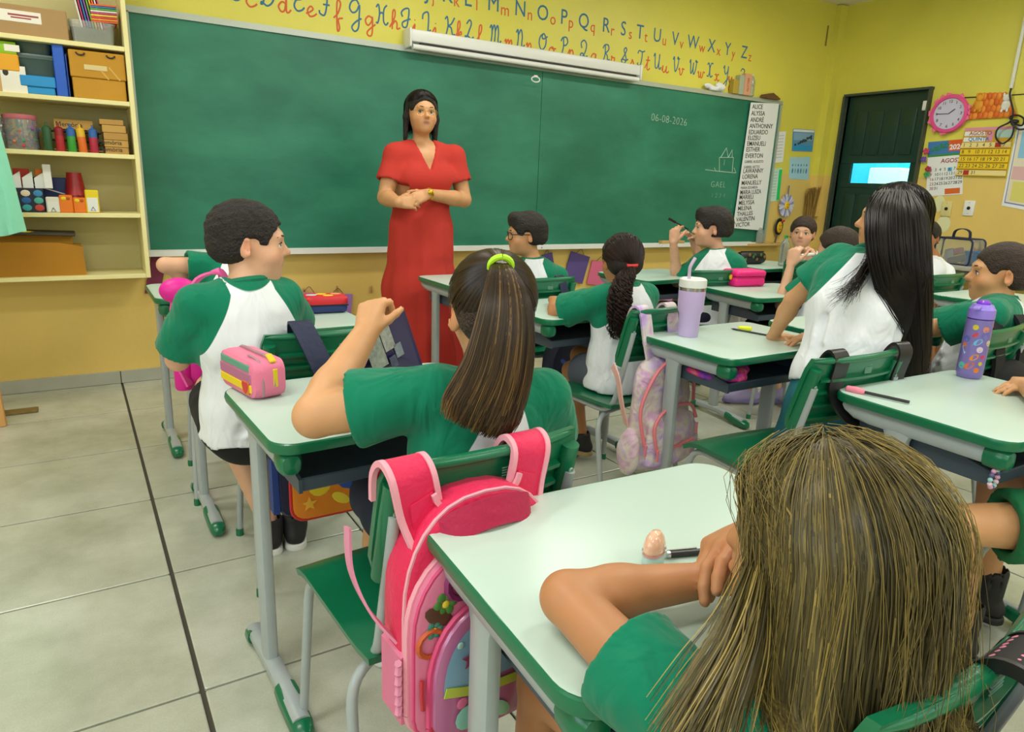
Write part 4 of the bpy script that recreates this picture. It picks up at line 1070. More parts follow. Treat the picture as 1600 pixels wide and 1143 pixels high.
CUR = dict(
 C=[[(.55,.8),(.42,.98),(.2,.85),(.08,.45),(.2,.08),(.42,.04),(.6,.2)]], D=[[(.2,.95),(.22,.5),(.15,.1),(.05,.05),(.1,.15),(.35,.0),(.62,.25),(.66,.65),(.45,.95),(.15,.92),(.02,.75)]],
 E=[[(.5,.85),(.35,.98),(.15,.85),(.2,.6),(.38,.55),(.15,.48),(.05,.2),(.2,.0),(.42,.06),(.55,.2)]], F=[[(.02,.85),(.2,.98),(.5,.92),(.75,1.0)],[(.48,.92),(.42,.4),(.3,.0),(.08,.05),(.05,.2)],[(.25,.5),(.58,.5)]],
 G=[[(.55,.78),(.4,.98),(.15,.85),(.05,.55),(.2,.35),(.42,.45),(.58,.75),(.55,.2),(.5,-.35),(.3,-.55),(.15,-.35),(.4,-.05),(.68,.12)]], H=[[(.02,.8),(.15,.95),(.2,.5),(.1,.05),(.0,.08)],[(.62,.98),(.45,.75),(.42,.2),(.55,.0),(.68,.15)],[(.18,.45),(.3,.58),(.44,.5)]],
 I=[[(.1,.55),(.02,.75),(.2,.95),(.45,.98),(.42,.5),(.32,.08),(.12,.05),(.08,.25),(.3,.4),(.55,.5)]], J=[[(.05,.6),(.1,.88),(.38,.98),(.40,.4),(.3,-.4),(.12,-.5),(.1,-.3),(.35,-.05),(.55,.12)]],
 K=[[(.02,.8),(.15,.95),(.2,.5),(.1,.05)],[(.6,.95),(.4,.6),(.2,.48),(.4,.4),(.48,.08),(.65,.08)]], L=[[(.12,.75),(.3,.98),(.42,.8),(.28,.4),(.15,.08),(.02,.08),(.2,.12),(.42,.0),(.58,.12)]],
 M=[[(.0,.75),(.1,.92),(.15,.5),(.1,.02)],[(.14,.6),(.28,.95),(.36,.6),(.33,.05)],[(.36,.6),(.5,.95),(.58,.6),(.56,.12),(.66,.0),(.76,.15)]], N=[[(.0,.75),(.1,.92),(.15,.5),(.1,.02)],[(.14,.6),(.32,.95),(.42,.6),(.40,.12),(.5,.0),(.6,.15)]],
 O=[[(.35,.95),(.12,.75),(.06,.35),(.25,.02),(.5,.25),(.55,.65),(.38,.95),(.25,.8),(.35,.65),(.65,.82)]], P=[[(.2,.9),(.22,.4),(.12,.0)],[(.02,.7),(.15,.92),(.42,.95),(.52,.7),(.38,.5),(.2,.48)]],
 Q=[[(.15,.5),(.08,.8),(.3,.98),(.5,.75),(.42,.3),(.2,.02),(.05,.1),(.2,.22),(.42,.02),(.62,.1)]], R=[[(.2,.9),(.22,.4),(.12,.0)],[(.02,.7),(.15,.92),(.42,.95),(.5,.72),(.35,.52),(.22,.48),(.4,.3),(.45,.05),(.62,.1)]],
 S=[[(.0,.15),(.25,.5),(.42,.85),(.32,.98),(.2,.8),(.35,.5),(.42,.2),(.25,.0),(.05,.1),(.15,.25),(.4,.2),(.6,.3)]], T=[[(.02,.75),(.12,.95),(.4,.9),(.62,.98)],[(.4,.9),(.38,.4),(.28,.05),(.08,.05),(.05,.2)]],
 U=[[(.0,.75),(.1,.95),(.14,.5),(.2,.1),(.35,.05),(.48,.4),(.52,.95),(.5,.2),(.6,.0),(.72,.15)]], V=[[(.0,.75),(.1,.95),(.16,.5),(.28,.02),(.45,.3),(.52,.75),(.45,.98),(.42,.85),(.62,.88)]],
 W=[[(.0,.75),(.08,.95),(.12,.5),(.2,.05),(.34,.35),(.38,.8),(.38,.3),(.48,.03),(.62,.35),(.66,.85),(.58,.95),(.6,.85),(.78,.88)]], X=[[(.0,.8),(.1,.95),(.22,.7),(.25,.3),(.15,.05),(.02,.1)],[(.55,.92),(.4,.95),(.28,.65),(.3,.25),(.42,.02),(.58,.15)]],
 Y=[[(.0,.75),(.1,.95),(.16,.55),(.3,.4),(.46,.6),(.5,.95),(.48,.2),(.42,-.35),(.25,-.5),(.15,-.35),(.35,-.1),(.6,.1)]], Z=[[(.05,.75),(.2,.95),(.45,.85),(.35,.5),(.2,.35),(.4,.3),(.42,0),(.3,-.4),(.12,-.42),(.2,-.2),(.6,.1)]],
 a=[[(.42,.38),(.22,.45),(.05,.22),(.18,.0),(.36,.15),(.44,.43),(.42,.1),(.52,.0),(.65,.14)]], c=[[(.4,.36),(.24,.45),(.06,.22),(.2,.0),(.42,.05),(.55,.16)]], d=[[(.42,.38),(.22,.45),(.05,.22),(.18,.0),(.36,.15),(.46,.95),(.42,.1),(.52,.0),(.65,.14)]],
 e=[[(.02,.1),(.2,.18),(.38,.34),(.26,.46),(.1,.25),(.2,.0),(.4,.03),(.56,.16)]], f=[[(.02,.1),(.25,.35),(.4,.8),(.28,.98),(.2,.7),(.2,-.45),(.32,-.35),(.26,.05),(.5,.14)]], g=[[(.42,.38),(.22,.45),(.05,.22),(.18,.0),(.38,.2),(.44,.43),(.4,-.4),(.2,-.5),(.16,-.3),(.6,.1)]],
 h=[[(.0,.08),(.28,.6),(.3,.95),(.18,.85),(.14,.0)],[(.14,.2),(.32,.44),(.42,.3),(.42,.05),(.6,.12)]], i=[[(.0,.08),(.18,.43),(.16,.08),(.3,.0),(.42,.12)],[(.17,.62),(.19,.66)]], j=[[(.0,.08),(.22,.43),(.2,-.4),(.06,-.48),(.02,-.3),(.42,.1)],[(.22,.62),(.24,.66)]],
 k=[[(.0,.08),(.28,.6),(.3,.95),(.18,.85),(.14,.0)],[(.14,.2),(.36,.44),(.4,.3),(.2,.22),(.42,.02),(.58,.1)]], l=[[(.0,.08),(.3,.6),(.32,.95),(.18,.85),(.18,.15),(.3,.0),(.48,.12)]], m=[[(.0,.3),(.08,.43),(.1,.0)],[(.1,.2),(.22,.44),(.28,.3),(.28,.0)],[(.28,.2),(.42,.44),(.48,.3),(.48,.06),(.64,.12)]],
 n=[[(.0,.3),(.08,.43),(.1,.0)],[(.1,.2),(.26,.44),(.34,.3),(.34,.06),(.52,.12)]], o=[[(.28,.44),(.08,.32),(.08,.08),(.25,.0),(.4,.2),(.3,.43),(.26,.34),(.55,.36)]], p=[[(.0,.12),(.16,.45),(.14,-.48)],[(.15,.3),(.32,.45),(.42,.22),(.28,.0),(.16,.08),(.56,.12)]],
 q=[[(.4,.38),(.22,.45),(.05,.22),(.18,.0),(.36,.18),(.42,.43),(.4,-.48),(.52,-.2),(.5,.1),(.62,.14)]], r=[[(.0,.06),(.12,.3),(.1,.48),(.2,.4),(.36,.38),(.34,.08),(.48,.02),(.58,.12)]], s=[[(.0,.05),(.2,.3),(.24,.48),(.38,.2),(.28,.0),(.1,.06),(.5,.1)]], t=[[(.0,.08),(.22,.5),(.24,.85),(.2,.1),(.32,.0),(.46,.12)],[(.06,.58),(.42,.6)]],
 u=[[(.0,.1),(.1,.43),(.1,.1),(.24,.0),(.38,.2),(.42,.43),(.42,.08),(.54,.0),(.66,.12)]], v=[[(.0,.3),(.08,.43),(.16,.06),(.28,.02),(.38,.25),(.34,.43),(.54,.38)]], w=[[(.0,.3),(.06,.43),(.12,.05),(.24,.1),(.28,.42),(.32,.06),(.46,.08),(.52,.42),(.68,.38)]],
 x=[[(.0,.36),(.12,.43),(.2,.2),(.1,.0),(.0,.06)],[(.42,.4),(.3,.43),(.22,.2),(.34,.0),(.5,.08)]], y=[[(.0,.3),(.1,.43),(.14,.12),(.28,.05),(.4,.43),(.36,-.4),(.2,-.48),(.16,-.3),(.56,.1)]], z=[[(.04,.3),(.16,.44),(.3,.3),(.14,.08),(.3,.0),(.26,-.4),(.1,-.4),(.5,.08)]])
CUR_U = dict(C=367, D=417, E=467, F=509, G=555, H=597, I=634, J=666, K=703, L=733, M=774, N=813, O=848, P=881, Q=912, R=947, S=976, T=1001, U=1027, V=1056, W=1083, X=1109, Y=1134, Z=1160)
CUR_L = dict(c=392, d=444, e=486, f=528, g=578, h=617, i=649, j=680, k=718, l=750, m=796, n=828, o=863, p=893, q=929, r=959, s=988, t=1012, u=1040, v=1065, w=1096, x=1121, y=1142, z=1172)
for dct, m_, H_, drop in ((CUR_U, M_LB, .118, 0), (CUR_L, M_LR, .118, .018)):
    for chx, px in dct.items():
        py = 8+(px-445)*.158
        x = at(px, py, Y=YW)[0]; st = CUR[chx]; w = max(p[0] for s_ in st for p in s_); mb = MB()
        for s_ in st: mb.tube([(x+(q.x-w/2)*H_*1.02, YW-.0005, CAP2_Z-drop+q.y*H_) for q in smooth_path([(a, b, 0) for a, b in s_], 5)], .0058, 6, sy=.22, up=(0, -1, 0))
        mb.build('letter', m_, WALLF, smooth=50)

# ------------------------------------------------------------------ wall shelf at the left
SY = YW-.30; sx1_ = .335; sx0_ = -1.25
sh = thing('wall_shelf', ((sx0_+sx1_)/2, YW, .655), 0, 'cream open wall shelf unit of five tiers left of the chalkboard', 'shelf')
zs = [.665, .985, 1.285, 1.545, 1.805, 2.42]
mb = MB()
pb(MB().rbox((sx1_-.011, YW-.15, 1.545), (.022, .30, 1.78), .002, 1), 'side_panel', M_CREAM, sh)
pb(MB().rbox((sx0_+.011, YW-.15, 1.545), (.022, .30, 1.78), .002, 1), 'side_panel', M_CREAM, sh)
for z in zs: pb(MB().rbox(((sx0_+sx1_)/2, YW-.15, z), (sx1_-sx0_-.044, .296, .022), .002, 1), 'shelf_board', M_CREAM, sh)
pb(MB().box(((sx0_+sx1_)/2, YW-.004, 1.545), (sx1_-sx0_-.04, .008, 1.76)), 'back_panel', mat('shelf_back', 'cfc58c', .6), sh, smooth=0)
M_LBL = mat('paper_label', 'ece9dc', .7); M_INK = mat('dark_ink', '33302c', .7); M_CARD2 = mat('yellow_brown_card', 'c08c22', .75, var=.05); M_CARD3 = mat('grey_brown_card', 'a98c63', .8, var=.04)
def px_box(x0, y0, x1, y1, zb, depth=.2, front=SY+.02):
    """size and place of a box on a shelf from its measured front face"""
    a = at(x0, y1, Y=front); b = at(x1, y1, Y=front); c = at((x0+x1)/2, y0, Y=front); return a[0], b[0], zb, c[2]
def carton(name, px, zb, m, label, cat='box', depth=.2, lid=None, lidm=None, dx=0, inset=.02, extra=None, group=None):
    x0, x1, z0, z1 = px_box(*px, zb, front=SY+inset); w = x1-x0; hgt = z1-z0
    t = thing(name, ((x0+x1)/2+dx, SY+inset+depth/2, z0), 0, label, cat, group)
    MB().rbox((0, 0, (hgt-(lid or 0))/2), (w, depth, hgt-(lid or 0)), .004, 1).build('body', m, t)
    if lid: MB().rbox((0, 0, hgt-lid/2), (w+.010, depth+.010, lid), .004, 1).build('lid', lidm or m, t)
    if extra: extra(t, w, depth, hgt)
    return t
def front_text(t, s_, x, z, size, depth, m=M_INK, rot=0):
    mb = MB(); put_text(mb, s_, size, frame_M((x, -depth/2-.0012, z), (math.cos(rot), 0, math.sin(rot)), (-math.sin(rot), 0, math.cos(rot))), depth=.0005, align='CENTER'); mb.build('lettering', m, t, smooth=0)
Zt = [z+.011 for z in zs]
# top tier (z 1.816)
def ex(t, w, d, h_):
    MB().rbox((-.02, -d/2-.001, h_*.62), (.18, .002, .05), .0008, 1).build('label', M_LBL, t); MB().box((0, -d/2-.0022, h_*.66), (.12, .0008, .008)).build('lettering', mat('red_print', 'a0434a', .6), t); MB().box((-.01, -d/2-.0022, h_*.57), (.08, .0008, .006)).build('lettering', mat('red_print', 'a0434a', .6), t)
carton('cardboard_box', (-30, 9, 108, 60), Zt[4], mat('plain_cardboard', 'ab8a5c', .8, var=.04), 'big brown cardboard carton with white label on the top shelf', depth=.22, extra=ex)
M_CLEAR = mat('clear_plastic', 'dfe6e4', .12, trans=.75, spec=.5)
x0, x1, z0, z1 = px_box(112, 36, 182, 70, Zt[4], front=SY+.03)
t = thing('storage_box', ((x0+x1)/2, SY+.13, z0), 0, 'clear plastic storage box holding striped folders, top shelf right', 'box')
w = x1-x0; hb = z1-z0; rg = [[(x*k, y, z) for x, y in rrect(w, .18, .02, 4)] for z, k in ((0, .9), (hb, 1.0), (hb, 1.05), (hb+.008, 1.05))]
MB().loft(rg, cap=False).build('tub', M_CLEAR, t); MB().loft([[(x*.88, y*.9, .002) for x, y in rrect(w, .18, .02, 4)], [(x*.93, y*.92, hb*.75) for x, y in rrect(w, .18, .02, 4)]]).build('contents', mat('grey_fabric_scraps', '8a8d72', .9, bump=.6, bscale=40), t)
cols = ['e8e2d8', 'c53b6d', '3d78b8', '8e5aa8', '6fae3f', 'f0c12e', 'e87b1f']
for i in range(9):
    f = tag(MB().box((0, 0, .09), (.006, .15, .19), (0, R(-9), 0)).build('folder', mat('folder_'+cols[i % 7], cols[i % 7], .5)), ['first', 'second', 'third', 'fourth', 'fifth', 'sixth', 'seventh', 'eighth', 'ninth'][i]+' from left of the slim coloured folders standing in the clear storage box', 'folder', 'folders in the clear box'); f.location = (x0+.045+i*.012, SY+.14, z0+.050)
for i in range(9):
    c = ['e8663c', 'f0a13a', 'd84a4a', 'f2d24a', 'c24a7a', 'e8e2d8', '58a84a', '3d78b8', 'e8663c'][i]
    f = tag(MB().rbox((0, 0, 0), (.115, .14, .0075), .001, 1, (0, R(-3), 0)).build('booklet', mat('booklet_'+c, c, .5)), ['lowest', 'second from bottom', 'third from bottom', 'fourth from bottom', 'middle', 'fourth from top', 'third from top', 'second from top', 'topmost'][i]+' thin booklet in the colourful pile on the clear storage box', 'booklet', 'booklets on the clear box'); f.location = (x1-.040, SY+.13, z0+hb+.016+i*.0095)
# second tier (z 1.556)
t = carton('archive_box', (-12, 84, 35, 153), Zt[3], mat('kraft_card', 'd2a768', .75), 'kraft archive box with yellow lid and printed label, second shelf', depth=.24, lid=.075, lidm=mat('yellow_lid', 'e8a51c', .6),
       extra=lambda t, w, d, h_: (MB().rbox((.035, -d/2-.001, h_*.34), (.10, .002, .125), .0008, 1).build('label', M_LBL, t), front_text(t, 'WCEEL', .038, h_*.20, .032, d), MB().ball((.006, -d/2-.002, h_*.52), (.012, .001, .016), 10).build('printed_emblem', M_INK, t), front_text(t, 'CAIXA', .056, h_*.52, .018, d), front_text(t, 'DE JOGOS', .052, h_*.47, .012, d)))
zt_ = at(10, 84, Y=SY+.02)[2]
x0, x1, _, _ = px_box(-12, 70, 26, 82, 0)
t = thing('small_box', ((x0+x1)/2, SY+.11, zt_+.001), 0, 'flat lime green box on top of the yellow-lidded archive box', 'box'); MB().rbox((0, 0, .028), (x1-x0, .16, .056), .006).build('body', mat('lime_box', '8fc21f', .5), t); MB().rbox((.03, -.081, .028), (.06, .002, .03), .0005, 1).build('label', M_LBL, t)
t = carton('gift_box', (37, 119, 88, 155), Zt[3], mat('sky_blue_card', '1f8fd0', .5), 'sky blue lidded box on the second shelf', depth=.2, lid=.05, lidm=mat('sky_blue_card', '1f8fd0', .5)); zz = at(60, 119, Y=SY+.02)[2]; xx_ = t.location[0]
t = thing('food_container', (xx_, SY+.12, zz), 0, 'dark clear food container with teal clip lid on the blue box', 'container'); MB().loft([[(x*k, y*k, z) for x, y in rrect(.19, .15, .03, 4)] for z, k in ((0, .85), (.075, 1), (.08, 1.05), (.09, 1.05))]).build('tub', mat('smoked_plastic', '55706b', .2, trans=.4), t)
MB().rbox((-.0, 0, .095), (.19, .155, .012), .004).build('lid', mat('grey_lid', '5d6f70', .3), t)
t2 = thing('food_container', (xx_, SY+.12, zz+.102), 0, 'upper clear container with teal lid, topmost on the blue box', 'container'); MB().loft([[(x*k, y*k, z) for x, y in rrect(.15, .12, .03, 4)] for z, k in ((0, .85), (.05, 1))]).build('tub', mat('smoked_plastic', '55706b', .2, trans=.4), t2); MB().rbox((0, 0, .056), (.16, .125, .012), .004).build('lid', mat('teal_lid', '1c7a68', .3), t2)
x0, x1, z0, z1 = px_box(89, 70, 114, 155, Zt[3]); mb = MB(); hgt = z1-z0
t = thing('document_case', ((x0+x1)/2, SY+.12, z0), 0, 'tall bright blue document case standing on the second shelf', 'folder'); MB().rbox((0, 0, hgt/2), (x1-x0-.02, .2, hgt), .003, 1, (0, 0, R(-4))).build('shell', mat('blue_case', '1257c4', .35), t); MB().rbox(((x1-x0)/2-.004, .0, hgt/2-.02), (.006, .19, hgt-.04), .001, 1, (0, 0, R(-4))).build('flap', mat('blue_case_dark', '0d3c92', .35), t)
def ex(t, w, d, h_):
    MB().rbox((-.01, -d/2-.0065, h_*.66), (.10, .002, .024), .0006, 1).build('label', mat('masking_tape', 'd8c48c', .7), t)
    for x in (-.07, .06): MB().tube([(x+.018*math.cos(a), -d/2-.009, h_*.95+.012*math.sin(a)) for a in np.linspace(PI, 2*PI, 9)], .0035, 6).build('handle', M_BLACK, t)
    for x in (.02, .07): MB().box((x, -d/2-.0056, h_*.57), (.008, .0012, .075), (0, R(-38), 0)).build('tape', mat('shiny_tape', 'cfa64a', .3), t)
carton('file_box', (117, 82, 199, 160), Zt[3], M_CARD2, 'brown card file box with overhanging lid at second shelf\'s right end', depth=.24, lid=.125, lidm=M_CARD2, extra=ex)
# third tier (z 1.296)
def jar(name, px, zb, label, lidm):
    x0, x1, z0, z1 = px_box(*px, zb); r = (x1-x0)/2; hj = z1-z0; t = thing(name, ((x0+x1)/2, SY+.02+r, z0), 0, label, 'jar')
    MB().lathe([(r*.96, 0), (r, .01), (r, hj-.03), (r*.97, hj-.02)], n=28, cap=False).build('jar_wall', M_CLEAR, t); MB().lathe([(r*.99, hj-.024), (r*1.02, hj-.02), (r*1.02, hj-.004), (r*.9, hj), (0, hj)], n=28).build('lid', lidm, t); return t, r, hj
t, r_, hj = jar('toy_jar', (9, 178, 64, 238), Zt[2], 'big clear jar of colourful plastic letters with pink lid, third shelf', mat('pink_lid', 'c96f7d', .4))
pc = ['c8343c', '2a5aa8', 'e0a92a', '3a9a4a', 'd8602a', '8a4a9a']; rn = random.Random(4)
for ci, c in enumerate(pc):
    mb = MB()
    for i in range(22):
        a = rn.uniform(0, 2*PI); q = r_*.86*math.sqrt(rn.uniform(.3, .98)); z = rn.uniform(.02, hj*.76)
        mb.rbox((q*math.cos(a), q*math.sin(a), z), (.044, .013, .010), .002, 1, (rn.uniform(0, 3), rn.uniform(0, 3), rn.uniform(0, 3)))
    o = mb.build('plastic_letters', mat('toy_'+c, c, .4), t); o['kind'] = 'stuff'
t, r_, hj = jar('toy_jar', (-30, 166, 8, 232), Zt[2], 'clear jar with lime lid at the left edge of the third shelf', mat('lime_lid', '78c224', .4))
mb = MB()
for i in range(60):
    a = rn.uniform(0, 2*PI); mb.rbox((r_*.8*math.cos(a), r_*.8*math.sin(a), rn.uniform(.02, hj*.7)), (.03, .012, .012), .002, 1, (rn.uniform(0, 3), rn.uniform(0, 3), rn.uniform(0, 3)))
o = mb.build('plastic_pieces', mat('toy_white', 'cfcbd8', .4), t); o['kind'] = 'stuff'
x0, x1, z0, z1 = px_box(84, 195, 129, 208, Zt[2], front=SY+.10)
M_CARD4 = mat('tan_card', 'c0974f', .8)
t = thing('paint_rack', (x0+.07, SY+.12, Zt[2]), 0, 'low wooden tray of stacked strips behind the coloured glue bottles', 'tray')
for z in (.004, .05, .095): MB().rbox((0.01, 0, z+.006), (.26, .11, .008), .002, 1).build('slat', M_WOOD if z < .01 else mat('dark_strip', '3a2f28', .6), t)
for x in (-.10, .12): MB().box((x, .03, .052), (.012, .05, .10)).build('upright', mat('dark_strip', '3a2f28', .6), t)
t = thing('memory_game_box', (x0+.09, SY+.13, Zt[2]+.110), 0, 'low tan box lettered Memória lying on the tray of glue bottles', 'box'); MB().rbox((0, 0, .024), (.17, .09, .048), .002, 1).build('body', M_CARD4, t); front_text(t, 'Memória', -.02, .014, .032, .09)
for i, (px, ca, cb, tilt) in enumerate(((77, '2f5a3a', '2f5a3a', 0), (96, 'b02a34', '8e2028', 0), (114, '3a9a3a', '2a62a8', 0), (131, 'e0702a', 'e0b42a', 8), (148, 'b02a44', '2a62a8', 0))):
    a = at(px, 238, Y=SY+.035); nm = ['dark green', 'red', 'green and blue', 'orange and yellow', 'crimson and blue'][i]
    t = thing('glue_bottle', (a[0], SY+.035, Zt[2]+.001), 0, nm+' glitter glue bottle on the third shelf', 'bottle', 'glitter glue bottles', rot=(0, R(-tilt*.4), 0))
    MB().lathe([(.018, 0), (.0195, .004), (.0195, .075), (.0195, .078)], n=16).build('bottle_body', mat('glue_'+ca, ca, .35), t); MB().lathe([(.0198, .074), (.0198, .108), (.012, .116), (.005, .118), (.004, .134), (0, .135)], n=16).build('cap', mat('glue_'+cb, cb, .35), t)
zc = Zt[2]
for i, (xa, xb, ya, yb, lt) in enumerate(((165, 207, 230, 243, 'Memória'), (163, 206, 219, 229.5, 'Memória'), (162, 205, 207.5, 218.5, ''), (159.5, 202, 195.5, 207, ''), (155, 198, 186.5, 195, ''))):
    x0, x1, z0, z1 = px_box(xa, ya, xb, yb, 0); zh = at((xa+xb)/2, ya, Y=SY+.02)[2]-zc
    t = thing('memory_game_box', ((x0+x1)/2-.006, SY+.09, zc), 0, ['lowest', 'second', 'third', 'fourth', 'topmost'][i]+' tan game box in the stack at the third shelf\'s right end', 'box', 'tan game boxes in a stack')
    MB().rbox((0, 0, zh/2-.0006), (x1-x0-.016, .13, zh-.0016), .002, 1).build('body', M_CARD4 if i % 2 else mat('tan_card_b', 'b58c48', .8), t)
    if lt: front_text(t, lt, -.03, .012, .03, .13)
    zc += zh
# fourth tier (z .996)
def ex(t, w, d, h_):
    for i in range(9):
        c = ['d8a07a', '3aa0a8', 'c8443a', 'e0c070', '2a62a8', '50b0a0', 'd06050', 'e8d8c0', '3a8ac0'][i]
        MB().ball((-w*.38+(i % 3)*w*.36, -d/2-.001, h_*(.2+.3*(i//3))), (.02, .0015, .016), 10).build('printed_motif', mat('motif_'+c, c, .6), t)
carton('game_box', (18, 294, 72, 335), Zt[1], mat('navy_print_box', '1c2338', .5), 'dark navy box printed with colourful motifs, fourth shelf', depth=.16, extra=ex)
x0, x1, z0, z1 = px_box(14, 262, 62, 294, 0); zz = at(40, 294, Y=SY+.02)[2]
t = thing('card_organiser', ((x0+x1)/2, SY+.09, zz+.001), 0, 'red and white card organiser with pointed dividers on the navy box', 'organiser'); hgt = z1-zz
MB().rbox((-.01, .03, hgt/2), (x1-x0-.06, .05, hgt-.01), .002, 1).build('body', mat('red_card', 'bf2f24', .6), t)
for i in range(4):
    mb = MB(); mb.prism([(-.022, 0), (.022, 0), (.022, hgt*.82), (-.022, hgt*.5)], -.002, .002, frame_M((-.085+i*.05, -.015, 0), (1, 0, 0), (0, 0, 1))); mb.build('divider', M_WHITE, t, fix=True)
MB().rbox((.10, 0, hgt*.6), (.035, .06, hgt*1.2), .002, 1).build('white_end', M_WHITE, t); MB().rbox((.065, .02, hgt*.5), (.03, .04, hgt*.9), .002, 1).build('orange_end', mat('orange_card', 'e0701c', .6), t)
M_ORG = mat('orange_box', 'ea7a14', .5); M_YEL = mat('yellow_box', 'e8cf1c', .5)
def lab(t, w, d, h_): 
    MB().rbox((0, -d/2-.001, h_*.36), (w*.8, .002, h_*.62), .0005, 1).build('label', M_WHITE, t); MB().tube([(.012*math.cos(a), -d/2-.0025, h_*.16+.012*math.sin(a)) for a in (R(90), R(210), R(330), R(90))], .0015, 4).build('recycling_mark', M_INK, t)
def dots(t, w, d, h_): MB().ball((-.01, -d/2, h_*.82), (.012, .002, .009), 10).build('printed_mark', M_YEL, t); MB().ball((.01, -d/2, h_*.82), (.009, .002, .009), 10).build('printed_mark', mat('dark_orange', 'b3500c', .5), t)
carton('chalk_box', (74, 308, 95, 334.5), Zt[1], mat('white_card', 'e2e0d2', .6), 'white chalk box left of two orange boxes, fourth shelf', depth=.08, extra=lab, group='chalk boxes')
carton('chalk_box', (95, 305, 116, 334), Zt[1], M_ORG, 'left of the two orange chalk boxes, fourth shelf', depth=.08, extra=dots, group='chalk boxes')
carton('chalk_box', (116.5, 309, 136, 333.5), Zt[1], M_ORG, 'right orange chalk box, under the red plastic cup', depth=.08, extra=dots, group='chalk boxes')
carton('chalk_box', (136, 297, 157, 333.5), Zt[1], M_YEL, 'yellow-topped chalk box with white label, rightmost on its shelf', depth=.08, extra=lab, group='chalk boxes')
a = at(122, 330, Y=SY+.16)
t = thing('plastic_cups', (a[0], SY+.165, Zt[1]), 0, 'stack of red plastic cups upside down behind the orange chalk boxes', 'cups')
for i in range(4): MB().lathe([(.050, i*.028), (.048, i*.028+.004), (.034, .115+i*.028), (0, .115+i*.028)], n=24).build('cup', mat('red_cup', 'a81f28', .35), t)
x0, x1, z0, z1 = px_box(68, 292, 110, 312, 0, front=SY+.12)
t = thing('game_box', ((x0+x1)/2, SY+.2, Zt[1]), 0, 'dark blue flat box standing behind the white chalk box', 'box'); MB().rbox((0, 0, .085), (.20, .06, .17), .003, 1).build('body', mat('dark_blue_box', '16306e', .5), t); MB().box((.0, -.031, .10), (.20, .002, .006), (0, R(18), 0)).build('white_line', M_WHITE, t)
# bottom tier (z .676)
x0, x1, z0, z1 = px_box(-40, 376, 136, 432, Zt[0], front=SY+.03)
t = thing('art_folder', ((x0+x1)/2, SY+.05, Zt[0]), 0, 'large ochre cardboard folder standing on the bottom shelf', 'folder'); hgt = z1-z0; w = x1-x0
mb = MB(); mb.prism([(-w/2, 0), (w/2, 0), (w/2-.004, hgt*.82), (w/2-.10, hgt*.93), (-w/2, hgt*.98)], -.02, .02, frame_M((0, 0, 0), (1, 0, 0), (0, 0, 1))); mb.build('front_board', mat('ochre_board', 'b27b12', .7, var=.05), t, fix=True)
t = thing('art_folder', ((x0+x1)/2, SY+.13, Zt[0]), 0, 'tan folder behind the big ochre one, its edge with a notch', 'folder'); mb = MB(); mb.prism([(-w/2, 0), (w/2-.01, 0), (w/2-.01, hgt*.86), (w/2-.045, hgt*.86), (w/2-.045, hgt*1.12), (-w/2, hgt*1.12)], -.02, .02, frame_M((0, 0, 0), (1, 0, 0), (0, 0, 1))); mb.build('board', M_CARD2, t, fix=True)
t = thing('paper_pile', ((x0+x1)/2-.03, SY+.155, Zt[0]+hgt*1.12), 0, 'loose dark papers lying on the bottom shelf\'s folders', 'papers'); MB().rbox((.05, -.02, .012), (w-.1, .16, .018), .004, 1, (0, R(2), 0)).build('sheets', mat('dark_paper', '4a443a', .7), t); MB().ball((.02, -.09, .018), (.045, .01, .008), 12).build('yellow_disc', M_YEL, t)

# ------------------------------------------------------------------ sheets and ornaments on the walls
def sheet(name, m, px, label, cat='paper', wall='F', th=.002, gap=.0015, M=None):
    """flat sheet given by four measured corners: TL, TR, BR, BL"""
    P = [at(x, y, Y=YW-gap) if wall == 'F' else at(x, y, X=XR-gap) for x, y in px]; c = np.mean(P, 0)
    n = V3(0, -1, 0) if wall == 'F' else V3(-1, 0, 0)
    t = thing(name, tuple(c), 0, label, cat); vs = [p-c for p in P]; mb = MB()
    mb.add([*vs, *[p+n*th for p in vs]], [(0, 1, 2, 3), (7, 6, 5, 4), (0, 4, 5, 1), (1, 5, 6, 2), (2, 6, 7, 3), (3, 7, 4, 0)]); mb.build('sheet', m, t, smooth=0, fix=True)
    t['_q'] = 0; del t['_q']
    def uv(u, v, off=.001):       # point on the sheet, u right, v down
        p = (vs[0]*(1-u)+vs[1]*u)*(1-v)+(vs[3]*(1-u)+vs[2]*u)*v; return p+n*(th+off)
    def patch(u0, v0, u1, v1, m_, nm='print', off=.0006):
        q = [uv(u0, v0, off), uv(u1, v0, off), uv(u1, v1, off), uv(u0, v1, off)]; b = MB(); b.add(q+[p-n*off*.9 for p in q], [(0, 1, 2, 3), (0, 4, 5, 1), (1, 5, 6, 2), (2, 6, 7, 3), (3, 7, 4, 0)]); return b.build(nm, m_, t, smooth=0, fix=True)
    def text(s_, u, v, size, m_=M_INK, nm='lettering', align='LEFT', off=0., sx=1.0):
        x = vs[1]-vs[0]; y = vs[0]-vs[3]; mb_ = MB(); put_text(mb_, s_, size, frame_M(uv(u, v, .001), x, y), depth=.0005, off=off, align=align, sx=sx); return mb_.build(nm, m_, t, smooth=0)
    return t, uv, patch, text
M_PAPER = mat('white_paper', 'e6e9ea', .7)
NAMES = ['ALICE', 'ALYSSA', 'ANDRÉ', 'ANTHONNY', 'EDUARDO', 'ELIZEU', 'EMANUELI', 'ESTHER', 'EVERTON', 'GABRIEL AUGUSTO', 'GABRIEL NETTO', 'LAWANNY', 'LORENA', 'MANUELLY', 'MARIA EDUARDA', 'MARIA LUIZA', 'MARIELI', 'MELYSSA', 'MILENA', 'THALLES', 'VALENTIN', 'VICTOR']
